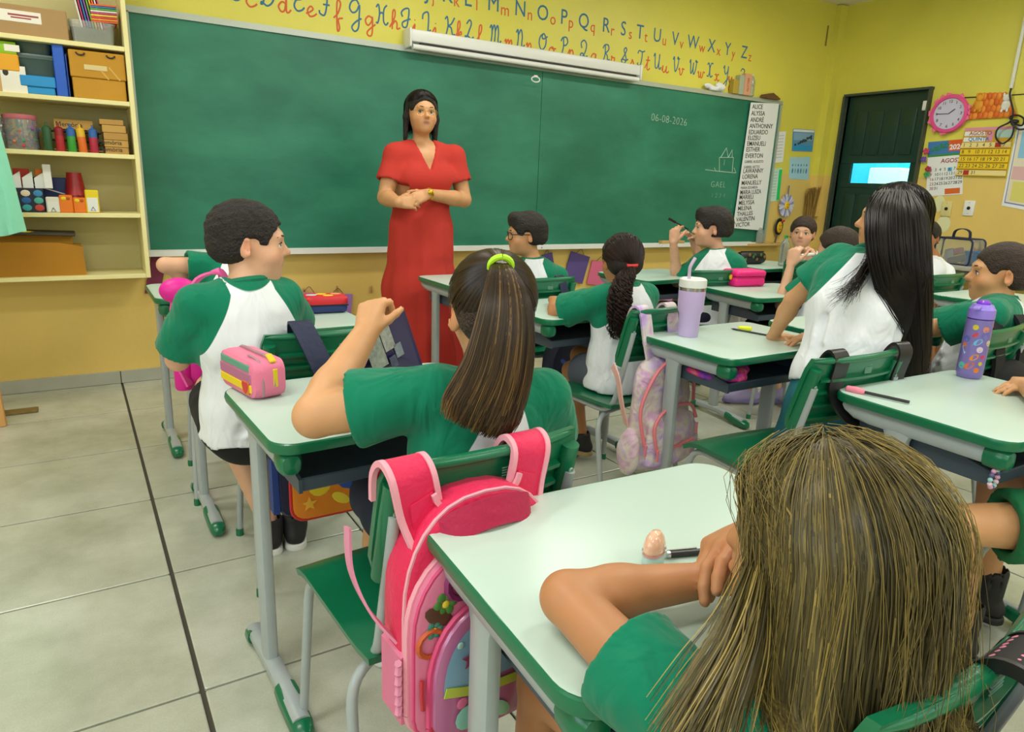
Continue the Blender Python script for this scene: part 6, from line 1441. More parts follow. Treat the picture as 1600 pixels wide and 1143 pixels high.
def scalp(kid, n, tip, length, part=0., off=(.010, .022), front_open=58, seed=0, gather=0, npts=22, hang=None, out=.0, crown=(0, -.22, .97), wave=.003, th_end=(88, 108), narrow=.0, dirfn=None):
    """strand paths over the scalp from the crown, then hanging down; hang = world direction"""
    r = np.random.default_rng(seed); h, B, s = kid.J['head'], kid.B, kid.hs; cr = unit(crown)
    ux = unit(np.cross((0, 1, 0), cr)); uy = np.cross(cr, ux)   # ux to the right, uy to the front
    hang = V3(0, 0, -1) if hang is None else unit(hang); P = np.zeros((n, npts, 3)); L = r.uniform(length[0], length[1], n)
    for i in range(n):
        ph = r.uniform(-180, 180); fo = front_open
        if abs(ph) < fo: ph0 = ph; ph1 = math.copysign(fo+r.uniform(0, 25), ph if abs(ph) > 1 else r.uniform(-1, 1))
        else: ph0 = ph1 = ph
        o = r.uniform(*off); th0 = R(r.uniform(0, 40)); th1 = R(r.uniform(*th_end)); rad = np.array([.072+o, .090+o, .076+o])
        arc = (th1-th0)*.085*s; m = max(5, int(npts*arc/(arc+L[i]))); w1, w2 = r.uniform(0, 6, 2); wf = r.uniform(8, 18); q = None
        for j in range(npts):
            if j < m:
                f = j/(m-1); th = th0+(th1-th0)*f; a = R(ph0+(ph1-ph0)*min(1, f*1.6))
                d = cr*math.cos(th)+(uy*math.cos(a)+ux*math.sin(a))*math.sin(th)
                q = V3(0, -.012, .030)+d*rad; pt = h+s*(B[0]*q[0]+B[1]*q[1]+B[2]*q[2])
                if j == m-1: last = pt; prev = P[i, j-1]; dr = unit(pt-prev)
            else:
                f = (j-m+1)/(npts-m); st = L[i]/(npts-m)
                dr = unit(dr*.45+hang*.55) if j < m+3 else unit(dr*.8+hang*.2)
                ctr = h+hang*np.dot(last-h, hang); inward = (ctr-last); inward = inward-hang*np.dot(inward, hang)
                last = last+dr*st+inward*narrow/(npts-m); pt = last+np.array([math.sin(w1+f*wf*.35), math.sin(w2+f*wf*.3), 0])*wave*f*4
            P[i, j] = pt
    return P
long_cap(t, M_HAIRB, thick=.010, front=.068, nape=-.10, rough=.0012)
P_ = scalp(t, 1500, None, (.10, .17), seed=3, off=(.008, .018), front_open=88, crown=(0.05, .30, 1), th_end=(92, 104), npts=16, wave=.001)
strands('hair_strands', P_, .0016, H_BLACK, t.root, np.random.default_rng(1).beta(1.5, 4, len(P_)), centre=t.J['head'])
S = Solid(); h, B, s_ = t.J['head'], t.B, t.hs; P = lambda x, y, z: h+s_*(B[0]*x+B[1]*y+B[2]*z)
for x in (-1, 1):
    S.cone(P(x*.066, .005, .06), P(x*.080, -.006, -.02), .020, .017, .02); S.cone(P(x*.080, -.006, -.02), P(x*.082, -.022, -.135), .017, .012, .02)
V, Q = S.mesh(.006, disp=lambda P: -.0015*wav(P*np.array([1, 1, .2]), 260, 5)); np_mesh('hair_side', V, Q, M_HAIRB, t.root)
# gold watch on the left wrist
w = t.J['wrL']; d = unit(t.J['elL']-w)
a = unit(np.cross(d, Z3)); b = np.cross(d, a)
o = MB().tube([Vector(w+d*.012+.031*(a*math.cos(q)+b*math.sin(q))) for q in np.linspace(0, 2*PI, 22)], .006, 6, cap=False).build('watch_strap', M_GOLD, None); under(o, t.root)
o = MB().ball(Vector(w+d*.012+V3(-.005, -.032, .010)), (.016, .008, .016), 14).build('watch_case', M_GOLD, None); under(o, t.root)
t.shoes(M_SHOE_W)

# ---- boy in profile at the left
k = Kid('boy in profile with short black curly hair, seated sideways at the left', (.42, 2.10, 0),
        dict(pel=V3(.405, 2.085, .525), neck=V3(.392, 2.025, .915), head=at(389, 380, Y=2.06), shR=V3(.498, 2.06, .872), shL=V3(.262, 2.02, .872),
             elR=V3(.575, 2.22, .75), wrR=V3(.56, 2.43, .775), elL=V3(.215, 2.12, .70), wrL=V3(.36, 2.33, .735)), sc=1.07, skin=SK_FAIR, vox=.0052)
k.sit(fw=(.1, 1, 0)); 
for q, x in (('L', .46), ('R', .54)): k.J['an'+q] = V3(x, 2.20, .078); k.J['to'+q] = k.J['an'+q]+V3(.03, .13, -.045)
k.torso(k.S); k.neckhead((.965, -.22, -.02), (.04, .0, 1), 1.02)
k.arm('R', dict(f=(-.55, .5, .35), n=(-.3, -.2, -1), curl=(.5, .5, .5, .6, .4)), .95); k.arm('L', dict(f=(.8, .6, .0), n=(0, 0, -1), curl=(.2, .2, .2, .3, .2)), .95)
k.leg('L'); k.leg('R'); k.finish()
k.shirt(sleeve=.80, hem=-.13, inf=.014, flare=.014, seed=5, raglan=(.058, .50, .20), fold=.0105); k.shorts(M_BLKC); k.shoes(M_SHOE_B); k.face(gaze=(0, 1, 0))
k.short(mat('black_curly_hair', '201a19', .7, bump=1.0, bscale=150, var=.3, vscale=70), thick=.012, front=.054, nape=-.055, fringe=-.002, side=.02, rough=.0030, freq=170); BOY = k

# ---- child bent over at the far left, mostly behind the boy
k = Kid('child bent over at far left behind the boy in profile, one pale forearm showing', (.53, 2.98, 0),
        dict(pel=V3(.53, 2.93, .50), neck=V3(.54, 3.03, .86), head=V3(.60, 3.08, .97), shR=V3(.63, 3.02, .835), shL=at(338, 415, Y=3.02), elL=at(258, 414, Y=3.02), wrL=at(322, 447, Y=3.10), elR=V3(.72, 3.15, .72), wrR=V3(.62, 3.28, .735)), sc=.98, skin=SK_FAIR, vox=.006)
k.sit(fw=(0, 1, 0)); k.torso(k.S); k.neckhead((.3, .95, -.2), (0, 0, 1), .97, feat=False); k.arm('L', dict(f=(.8, .4, -.3), n=(0, .2, -1))); k.arm('R', dict(f=(-.6, .8, 0), n=(0, 0, -1))); k.leg('L'); k.leg('R')
k.finish(); k.shirt(sleeve=.60, vox=.008); k.shorts(M_NAVYC); k.shoes(M_SHOE_W); long_cap(k, M_HAIRBR)

# ---- girl with the ponytail
k = Kid('girl with a long brown ponytail in a lime elastic, raising her left arm', (.64, 1.10, 0),
        dict(pel=V3(.60, 1.12, .50), neck=V3(.648, 1.095, .842), head=at(768, 487, Y=1.11), shL=V3(.535, 1.10, .842), shR=V3(.757, 1.075, .815), elL=at(492, 650, Y=1.22), wrL=at(572, 520, Y=1.34),
             elR=V3(.835, 1.17, .66), wrR=V3(.74, 1.34, .735)), sc=1.0, skin=SK_MED, vox=.0046)
k.sit(fw=(.14, 1, 0), spread=.055); k.torso(k.S, 0, 1.04); k.neckhead((.30, .94, -.12), (.03, .12, 1), .99)
k.arm('L', dict(f=(.33, .35, .72), n=(.62, .45, -.5), curl=(.95, .95, .95, .95, .4), s=.98), 1.28); k.arm('R', dict(f=(-.6, .75, 0), n=(0, 0, -1)), 1.05); k.leg('L'); k.leg('R'); k.finish()
k.shirt(sleeve=.66, hem=-.2, inf=.013, flare=.022, seed=8, raglan=(.03, .40, .18), fold=.010); k.shorts(M_NAVYC, length=1.0); k.shoes(mat('pink_white_sneaker', 'e3c8cf', .6)); k.face(only=1)
PONY = k
long_cap(k, M_HAIRBR, thick=.007, front=.056, nape=-.075, rough=.0008)
def ponytail(kid, tie_l, n_s, n_t, centre, width, m, elastic, seed=0, r_s=.0009, r_t=.0011, zmin=-.055):
    r = np.random.default_rng(seed); h, B, s = kid.J['head'], kid.B, kid.hs
    Wp = lambda q: h+s*(B[0]*q[0]+B[1]*q[1]+B[2]*q[2]); c0 = V3(0, -.012, .030); base = np.array([.072, .090, .076])
    td = unit((V3(*tie_l)-c0)/base); P = []
    while len(P) < n_s:
        d = unit(r.normal(size=3)); lim = -.78 if d[1] < -.2 else (-.25 if d[1] < .35 else .38)
        if d[2] < lim or d@td > .93: continue
        w = math.acos(np.clip(d@td, -1, 1)); o = r.uniform(.007, .0125); row = []
        for f in np.linspace(0, 1, 14):
            q = (math.sin((1-f)*w)*d+math.sin(f*w)*td)/math.sin(w); q = c0+q*(base+o+.006*f**3); row.append(Wp(q))
        P.append(row)
    P = np.array(P); a = r.beta(2, 3, n_s)
    strands('hair_strands', P, r_s, m, kid.root, np.clip(.38+.30*wav(P[:, 6], 110, seed)+r.normal(size=n_s)*.14, 0, 1), taper=.9, centre=h)
    T = Wp(c0+td*(base+.016)); C = [T]+[np.asarray(q, float) for q in centre]; Cp = np.array(smooth_path([Vector(q) for q in C], 5)); nn = len(Cp)
    Wd = np.interp(np.linspace(0, 1, nn), np.linspace(0, 1, len(width)), width); P = []
    for i in range(n_t):
        a = r.uniform(0, 2*PI); rr = math.sqrt(r.uniform(.0, 1)); end = int(nn*r.uniform(.72, 1)); w1 = r.uniform(0, 6)
        tan = np.gradient(Cp, axis=0); u = np.cross(tan, B[1]); u /= np.linalg.norm(u, axis=1, keepdims=True)+1e-9; v = np.cross(u, tan); v /= np.linalg.norm(v, axis=1, keepdims=True)+1e-9
        f = np.linspace(0, 1, nn)[:, None]
        row = Cp+Wd[:, None]*rr*(u*math.cos(a)+v*math.sin(a)*.55)+.004*f*np.sin(w1+f*5)*u
        row = np.stack([np.interp(np.linspace(0, end-1, 18), np.arange(nn), row[:, j]) for j in range(3)], 1); P.append(row)
    P = push_out(kid.shirtS, np.array(P), .006); strands('ponytail', P, r_t, m, kid.root, np.clip(.38+.32*wav(P[:, 9], 90, seed)+r.normal(size=n_t)*.16+(r.random(n_t) < .06)*.4, 0, 1), ttip=.18, taper=.45, centre=h)
    e = unit(np.array(C[1])-T); a1 = unit(np.cross(e, B[0])); b1 = np.cross(e, a1)
    o = MB().tube([Vector(T+e*.004+(width[0]+.004)*(a1*math.cos(q)+b1*math.sin(q))) for q in np.linspace(0, 2*PI, 22)], .0055, 8, cap=False).build('hair_elastic', elastic, None); under(o, kid.root)
    return T
ponytail(k, (-.004, -.085, .080), 4600, 5200, [at(789, 445, Y=.985), at(790, 500, Y=.965), at(778, 575, Y=.965), at(757, 630, Y=.975), at(737, 672, Y=.985)], [.015, .030, .044, .055, .064, .070, .06], H_BROWN, M_HAIRT, seed=4, r_s=.0008, r_t=.0009)

# ---- the girl nearest to the camera
k = Kid('long-haired blond girl in the foreground seen from behind, folded arms on the desk', (.68, .36, 0),
        dict(pel=V3(.69, .385, .50), neck=V3(.580, .320, .735), head=at(1284, 882, D=.70), shL=at(1105, 1165, D=.645), shR=at(1420, 1190, D=.66), elL=V3(.447, .566, .752), wrL=V3(.640, .512, .750), elR=V3(.84, .42, .742), wrR=V3(.712, .515, .800)), sc=1.0, skin=SK_TAN, vox=.0036)
k.sit(fw=(-.15, 1, 0)); k.torso(k.S); k.neckhead((-.12, .95, -.28), (.02, .28, 1), .99)
k.arm('L', dict(f=(.9, .0, .0), n=(.0, -.1, -1), curl=(.3, .3, .3, .3, .3)), .98)
k.arm('R', dict(f=(-.93, .02, -.10), n=(-.08, -.45, -.9), curl=(.30, .42, .62, .85, .3), s=1.08, spread=.26), .98); k.leg('L'); k.leg('R'); k.finish()
k.shirt(SH_GRN, sleeve=.52, hem=-.2, inf=.008, flare=.016, seed=12, vox=.0046, fold=.008); k.shorts(M_NAVYC); k.shoes(M_SHOE_W); BLOND = k
long_cap(k, mat('ash_blond_hair_base', '574d2f', .7), thick=.007, front=.060, nape=-.09, rough=.0008)
S = Solid(); h = k.J['head']
for dx in (-.045, 0, .045): S.cone(h+V3(dx, -.045, -.01), h+V3(dx*1.3+.01, -.085, -.22), .040, .036, .03)
V, Q = S.mesh(.007); np_mesh('hair_mass', V, Q, MATS['ash_blond_hair_base'], k.root)
rr = np.random.default_rng(5)
def clump(P, seed, base=.40, amp=.24, jit=.10, hi=.06):
    r = np.random.default_rng(seed); q = P[:, len(P[0])//2]; a = base+amp*wav(q, 70, seed)*1.6+r.normal(size=len(P))*jit; m = r.random(len(P)) < hi; a[m] += r.uniform(.2, .5, m.sum()); return np.clip(a, 0, 1.1)
P_ = scalp(k, 14000, None, (.20, .40), seed=21, off=(.012, .028), front_open=72, crown=(.0, -.02, 1), th_end=(84, 106), npts=19, wave=.0022, hang=(-.07, -.05, -1))
P_ = push_out(k.shirtS, P_, .013)
strands('hair_strands', P_, rr.uniform(.0006, .0012, len(P_)), H_BLOND, k.root, clump(P_, 7), ttip=.18, taper=.5, centre=h)
P = []
for i in range(650):
    e = rr.normal(size=3)*.012; f = rr.uniform(-1, 1)
    c = [at(1192, 850, D=.665)+e*.3, at(1172, 930, D=.64)+e*.6, at(1150+10*f, 1010, D=.62)+e*.8, at(1118+18*f, 1080, D=.605)+e, at(1082+34*f, 1160, D=.595)+e*1.1]
    P.append(np.array(smooth_path([Vector(x) for x in c], 4)))
P = push_out(k.shirtS, np.array(P), .010); strands('side_lock', P, .0007, H_BLOND, k.root, np.clip(rr.normal(.62, .2, len(P)), 0, 1), taper=.4, centre=h)
P_ = push_out(k.shirtS, scalp(k, 420, None, (.2, .40), seed=22, off=(.022, .040), front_open=72, crown=(.0, -.02, 1), th_end=(80, 112), npts=20, wave=.010, hang=(-.07, -.05, -1)), .01)
strands('flyaway_hair', P_, .00035, H_BLOND, k.root, rr.uniform(.5, 1, len(P_)), taper=.5)

# ---- girl with the curly ponytail
k = Kid('girl with a dark curly ponytail in a red elastic, elbow on her desk', (1.84, 2.10, 0),
        dict(pel=V3(1.845, 2.10, .50), neck=V3(1.845, 2.085, .835), head=at(971, 408, Y=2.12), shL=V3(1.735, 2.10, .800), shR=V3(1.955, 2.09, .80), elL=at(868, 489, Y=2.28), wrL=V3(1.74, 2.43, .74), elR=V3(2.02, 2.22, .68), wrR=V3(1.95, 2.38, .735)), sc=.97, skin=SK_TAN, vox=.0055)
k.sit(fw=(-.1, 1, 0), thigh=.33)
k.J['anL'] = at(910, 668, Y=2.36); k.J['anL'][2] = .10; k.J['toL'] = k.J['anL']+V3(-.06, .12, -.04); k.J['knL'] = at(893, 578, Y=2.38)
k.J['hipL'] = V3(1.78, 2.12, .49)
k.torso(k.S); k.neckhead((.30, .95, -.05), (0, .05, 1), .95); k.arm('L', dict(f=(.7, .7, 0), n=(0, 0, -1))); k.arm('R', dict(f=(-.6, .8, 0), n=(0, 0, -1))); k.leg('L', .95); k.leg('R', .95); k.finish()
k.shirt(sleeve=.80, hem=-.20, inf=.014, flare=.018, seed=15); k.shorts(M_GREYC); k.shoes(M_SHOE_B, M_SOLE_T, L=1.05); long_cap(k, mat('dark_curly_base', '1c1311', .7), thick=.010, nape=-.075, front=.056, rough=.001)
h, B, s = k.J['head'], k.B, k.hs; r = np.random.default_rng(8); tl = V3(.0, -.100, -.010)
T = h+s*(B[0]*tl[0]+B[1]*tl[1]+B[2]*tl[2]); P = []
c0 = V3(0, -.012, .03); base = np.array([.072, .09, .076]); td = unit((tl-c0)/base)
while len(P) < 1300:
    d = unit(r.normal(size=3)); lim = -.7 if d[1] < -.2 else (-.2 if d[1] < .35 else .4)
    if d[2] < lim or d@td > .95: continue
    w = math.acos(d@td); o = r.uniform(.009, .014)
    P.append([h+s*(B@[0, 0, 0]+(lambda q: B[0]*q[0]+B[1]*q[1]+B[2]*q[2])(c0+((math.sin((1-f)*w)*d+math.sin(f*w)*td)/math.sin(w))*(base+o))) for f in np.linspace(0, 1, 12)])
strands('hair_strands', np.array(P), .0011, H_CURL, k.root, r.beta(1.5, 4, len(P)), taper=.9)
P = []
cen = [T, at(971, 450, Y=1.99), at(968, 490, Y=1.985), at(965, 530, Y=1.99)]
Cp = np.array(smooth_path([Vector(q) for q in cen], 10))
for i in range(330):
    a = r.uniform(0, 2*PI); rr_ = math.sqrt(r.uniform(.05, 1)); L = r.uniform(.55, 1.0); f = np.linspace(0, L, 44); w0 = r.uniform(0, 6); cf = r.uniform(42, 60); cr_ = r.uniform(.006, .0115)
    q = np.stack([np.interp(f, np.linspace(0, 1, len(Cp)), Cp[:, j]) for j in range(3)], 1)
    wd = np.interp(f, [0, .15, .5, .8, 1], [.010, .036, .050, .048, .030])*rr_
    q[:, 0] += wd*math.cos(a)+cr_*np.minimum(1, f*5)*np.cos(w0+f*cf); q[:, 1] += wd*math.sin(a)*.6+cr_*np.minimum(1, f*5)*np.sin(w0+f*cf); P.append(q)
strands('curly_ponytail', push_out(k.shirtS, np.array(P), .008), .0017, H_CURL, k.root, r.beta(1.5, 3, len(P)), taper=.6)
e = V3(0, -.3, -1); e = unit(e); a1 = unit(np.cross(e, B[0])); b1 = np.cross(e, a1)
under(MB().tube([Vector(T+V3(0, -.006, 0)+.014*(B[0]*1.3*math.cos(q)+b1*math.sin(q)*.9)) for q in np.linspace(0, 2*PI, 20)], .0065, 8, cap=False).build('hair_elastic', M_REDT, None), k.root)

# ---- boy with glasses
k = Kid('boy with black glasses and short black hair turning left below the chalkboard', (1.98, 2.97, 0),
        dict(pel=V3(1.95, 2.98, .50), neck=at(836, 409, Y=2.98), head=at(822, 367, Y=3.0), shL=at(812, 425, Y=3.06), shR=at(872, 432, Y=2.93), elL=V3(1.83, 3.18, .70), wrL=V3(1.9, 3.35, .74), elR=V3(2.15, 3.08, .69), wrR=V3(2.05, 3.27, .735)), sc=.97, skin=SK_MED, vox=.0058)
k.sit(fw=(-.1, 1, 0)); k.torso(k.S); k.neckhead((-.93, .36, -.08), (-.03, .02, 1), .98); k.arm('L', dict(f=(.6, .8, 0), n=(0, 0, -1))); k.arm('R', dict(f=(-.6, .8, 0), n=(0, 0, -1))); k.leg('L'); k.leg('R'); k.finish()
k.shirt(sleeve=.7, inf=.014, seed=18); k.shorts(M_NAVYC); k.shoes(M_SHOE_W); k.face(); k.short(M_HAIRB, thick=.016, front=.052, fringe=.004, quiff=.006, rough=.0022)
h, B, s = k.J['head'], k.B, k.hs; P = lambda x, y, z: Vector(h+s*(B[0]*x+B[1]*y+B[2]*z)); mb = MB()
for x in (-1, 1):
    mb.tube([P(x*.031+.025*math.copysign(abs(math.cos(a))**.7, math.cos(a)), .095-.012*max(0, math.cos(a)*x), -.002+.018*math.copysign(abs(math.sin(a))**.7, math.sin(a))) for a in np.linspace(0, 2*PI, 22)], .0022, 6, cap=False)
    mb.tube([P(x*.054, .086, .006), P(x*.078, .04, .008), P(x*.080, -.005, .006)], .0022, 6)
mb.tube([P(-.008, .095, .003), P(.008, .095, .003)], .002, 6); under(mb.build('eyeglasses', M_BLACK, None), k.root)

# ---- boy twirling a pen
k = Kid('boy with thick black hair in profile twirling a pen, seated by the name banner', (3.26, 2.95, 0),
        dict(pel=V3(3.27, 2.90, .50), neck=at(1124, 396, Y=2.93), head=at(1112, 357, Y=2.97), shL=at(1093, 412, Y=3.03), shR=at(1150, 415, Y=2.84), elL=at(1058, 440, Y=3.14), wrL=at(1052, 378, Y=3.10), elR=V3(3.30, 3.02, .73), wrR=at(1082, 372, Y=3.12)), sc=1.02, skin=SK_FAIR, vox=.0058)
k.sit(fw=(-.4, 1, 0)); k.torso(k.S, 0, 1.1); k.neckhead((-.80, .60, -.02), (0, .04, 1), 1.06); k.arm('L', dict(f=(.05, .0, 1), n=(.8, .2, .2), curl=(.7, .8, 1., 1., .4), s=1.05), 1.1); k.arm('R', dict(f=(-.8, 0, .5), n=(-.2, .2, -.9), curl=(.6, .7, .8, .8, .4), s=1.0), 1.05); k.leg('L'); k.leg('R'); k.finish()
k.shirt(sleeve=.78, hem=-.18, inf=.018, seed=22, wx=1.1, belly=.8); k.shorts(M_NAVYC); k.shoes(M_SHOE_W); k.face(); k.short(M_HAIRB, thick=.021, front=.050, fringe=.002, nape=-.04, quiff=.008, rough=.003, side=.012)
PEN = k
# ---- boy facing the camera
k = Kid('boy with short brown hair facing the camera beside the straw broom', (4.5, 3.18, 0),
        dict(pel=V3(4.55, 3.12, .50), neck=at(1262, 398, Y=3.17), head=at(1254, 365, Y=3.14), shR=at(1240, 412, Y=3.12), shL=at(1282, 406, Y=3.22), elR=V3(4.36, 3.0, .66), wrR=at(1256, 415, Y=2.98), elL=at(1283, 432, Y=3.08), wrL=at(1268, 407, Y=2.98)), sc=1.0, skin=SK_FAIR, vox=.006)
k.sit(fw=(-.8, -.5, 0)); k.torso(k.S); k.neckhead((-.86, -.5, -.04), (.05, 0, 1), 1.04); k.arm('L', dict(f=(-.3, -.2, .9), n=(-.8, .3, 0), curl=(.9, .9, .9, .9, .4), s=1.1)); k.arm('R', dict(f=(.3, -.2, .9), n=(.5, .5, 0), curl=(.9, .9, .9, .9, .4))); k.leg('L'); k.leg('R'); k.finish()
k.shirt(sleeve=.7, seed=25); k.shorts(M_NAVYC); k.shoes(M_SHOE_W); k.face(brow_w=.9, brow=M_HAIRBR); k.short(M_HAIRBR, thick=.013, front=.050, rough=.002); FACING = k
# ---- child behind the standing girl
k = Kid('brown-haired child behind the standing girl, pale forearm raised over the pink pencil case desk', (3.36, 2.2, 0),
        dict(pel=V3(3.30, 2.19, .50), neck=V3(3.36, 2.18, .85), head=V3(3.39, 2.22, .955), shL=V3(3.27, 2.25, .80), shR=V3(3.46, 2.10, .80), elL=at(1220, 476, Y=2.36), wrL=at(1236, 412, Y=2.36), elR=V3(3.52, 2.24, .70), wrR=V3(3.5, 2.42, .735)), sc=.98, skin=SK_FAIR, vox=.006)
k.sit(fw=(-.35, 1, 0)); k.J['anL'] = V3(3.34, 2.60, .085); k.J['toL'] = V3(3.24, 2.66, .04); k.J['anR'] = V3(3.50, 2.52, .085); k.J['toR'] = V3(3.40, 2.60, .04)
k.torso(k.S); k.neckhead((-.3, .95, 0), (0, 0, 1), .97, feat=False); k.arm('L', dict(f=(.15, -.05, 1), n=(.9, .1, 0), curl=(.9, 1., 1., 1., .4), s=1.1)); k.arm('R', dict(f=(-.6, .8, 0), n=(0, 0, -1))); k.leg('L'); k.leg('R'); k.finish()
k.shirt(sleeve=.62, seed=29); k.shorts(M_BLKC, length=1.); k.shoes(M_SHOE_L, mat('lilac_sole', '7d76ad', .7)); long_cap(k, M_HAIRBR, thick=.016, rough=.002, vox=.006)
# ---- dark-haired child in white near the grey counter
k = Kid('dark-haired child in a white shirt just right of the standing girl\'s long hair', (4.25, 2.42, 0),
        dict(pel=V3(4.24, 2.42, .50), neck=at(1462, 402, Y=2.40), head=at(1446, 372, Y=2.42), shL=at(1440, 416, Y=2.48), shR=at(1478, 425, Y=2.32), elL=V3(4.05, 2.5, .69), wrL=V3(4.15, 2.35, .74), elR=at(1482, 462, Y=2.25), wrR=at(1462, 470, Y=2.12)), sc=.95, skin=SK_BRN, vox=.007)
k.sit(fw=(.1, -1, 0)); k.torso(k.S); k.neckhead((-.8, -.3, 0), (0, 0, 1), .95, feat=False); k.arm('L'); k.arm('R', dict(f=(-.8, -.5, 0), n=(0, 0, -1))); k.leg('L'); k.leg('R'); k.finish()
k.shirt(mat('plain_white_shirt', C_WHITE, .85), sleeve=.7, seed=31, vox=.008, collar=False); k.shorts(M_NAVYC); k.shoes(M_SHOE_W); long_cap(k, M_HAIRB, vox=.006)
# ---- standing girl with long dark hair
k = Kid('girl with very long dark hair half standing, left hand on a desk', (2.06, 1.25, 0),
        dict(pel=V3(2.00, 1.235, .62), neck=V3(2.135, 1.29, 1.03), head=at(1392, 345, Y=1.36), shL=at(1312, 408, Y=1.36), shR=V3(2.245, 1.215, .985), elL=at(1240, 468, Y=1.48), wrL=at(1207, 526, Y=1.585), elR=V3(2.34, 1.33, .80), wrR=V3(2.20, 1.44, .74)), sc=1.03, skin=SK_MED, vox=.0052)
k.J['bend'] = V3(-.02, -.02, .0)
for q, x in (('L', -1), ('R', 1)):
    k.J['hip'+q] = k.J['pel']+V3(.07*x, .02, -.03)
k.J['knL'] = V3(1.93, 1.30, .30); k.J['anL'] = V3(1.90, 1.42, .085); k.J['toL'] = V3(1.88, 1.55, .035)
k.J['knR'] = V3(2.12, 1.46, .36); k.J['anR'] = V3(2.14, 1.40, .085); k.J['toR'] = V3(2.14, 1.53, .035)
k.torso(k.S, 0, 1.02); k.neckhead((-.62, .76, .10), (-.05, -.08, 1), 1.0, ears=False); k.arm('L', dict(f=(.93, -.02, -.02), n=(0.02, .0, -1), curl=(.12, .12, .12, .15, .2), s=1.0), .95); k.arm('R', dict(f=(-.8, .5, 0), n=(0, 0, -1))); k.leg('L'); k.leg('R'); k.finish()
k.shirt(sleeve=.60, hem=.02, inf=.018, flare=.016, seed=35, raglan=(.045, .60, .17), fold=.011); k.shorts(M_TEAL, inf=.022, length=.60, waist=.16); k.shoes(M_SHOE_W); k.face(only=-1); LONG = k
long_cap(k, M_HAIRB, thick=.010, nape=-.10, front=.054, rough=.0012)
P_ = scalp(k, 5200, None, (.40, .54), seed=41, off=(.008, .026), front_open=62, crown=(0, -.05, 1), th_end=(86, 104), npts=22, wave=.0025, hang=(.05, -.03, -1), narrow=.10)
rr = np.random.default_rng(6); P_ = push_out(k.shirtS, P_, .008)
strands('hair_strands', P_, rr.uniform(.0010, .0020, len(P_)), H_BLACK, k.root, rr.beta(1.4, 4, len(P_)), ttip=.10, taper=.4, centre=k.J['head'])
P = []
for i in range(2600):
    u = rr.beta(1.1, 1.1); dd = rr.normal(size=3)*.006; y0 = rr.uniform(-.03, .012)
    rows = ((302, 1374, 1424, 1.31), (335, 1356, 1444, 1.25), (400, 1358, 1450, 1.20), (470, 1376, 1452, 1.185), (540, 1392, 1450, 1.185), (608, 1408+rr.uniform(-8, 8), 1446, 1.19))
    L = rr.uniform(.80, 1.0); q = np.array(smooth_path([Vector(at(a+(b-a)*u, y, Y=yy+y0)+dd) for y, a, b, yy in rows], 4)); n_ = len(q); ii = np.linspace(0, (n_-1)*L, 20)
    P.append(np.stack([np.interp(ii, np.arange(n_), q[:, j]) for j in range(3)], 1))
P = push_out(k.shirtS, np.array(P), .014); strands('hair_curtain', P, rr.uniform(.0010, .0019, len(P)), H_BLACK, k.root, np.clip(.22+.25*wav(P[:, 8], 80, 3)+rr.normal(size=len(P))*.12, 0, 1), ttip=.10, taper=.35, centre=k.J['head']+V3(.0, .12, 0))
# a lock over her left shoulder
P = []
for i in range(150):
    j = rr.normal(size=3)*.008; e = rr.normal(size=3)*.011
    c = [at(1362, 310, Y=1.30)+j*.5, at(1376, 350, Y=1.25)+j, at(1364, 395, Y=1.22)+j, at(1338, 440, Y=1.20)+e, at(1303+rr.uniform(-4, 30), 478-rr.uniform(0, 25), Y=1.19)+e*1.2]
    P.append(np.array(smooth_path([Vector(x) for x in c], 5)))
P = push_out(k.shirtS, np.array(P), .006)
strands('loose_lock', P, .0009, H_BLACK, k.root, rr.beta(1.4, 3, len(P)), taper=.3)
# ---- boy at the right edge
k = Kid('boy with cropped dark hair in profile at the right edge, behind the purple bottle', (2.98, 1.30, 0),
        dict(pel=V3(2.93, 1.30, .50), neck=V3(3.005, 1.245, .850), head=at(1563, 428, Y=1.27), shL=at(1548, 492, Y=1.17), shR=V3(3.11, 1.34, .80), elL=at(1464, 512, Y=1.33), wrL=V3(2.70, 1.55, .735), elR=V3(3.08, 1.52, .69), wrR=V3(2.90, 1.62, .735)), sc=1.02, skin=SK_MED, vox=.0052)
k.sit(fw=(-.2, 1, 0)); k.torso(k.S); k.neckhead((-.62, .78, .03), (0, 0, 1), 1.06); k.arm('L', dict(f=(-.5, .8, 0), n=(.1, 0, -1), curl=(.5, .5, .5, .5, .4)), 1.05); k.arm('R', dict(f=(-.8, .5, 0), n=(0, 0, -1))); k.leg('L'); k.leg('R'); k.finish()
k.shirt(sleeve=.82, hem=-.18, inf=.016, seed=38, flare=.018); k.shorts(M_NAVYC); k.shoes(M_SHOE_W); k.face(); k.short(M_HAIRBR, thick=.009, front=.052, nape=-.05, fringe=-.002, side=.012, rough=.0015); RIGHT = k
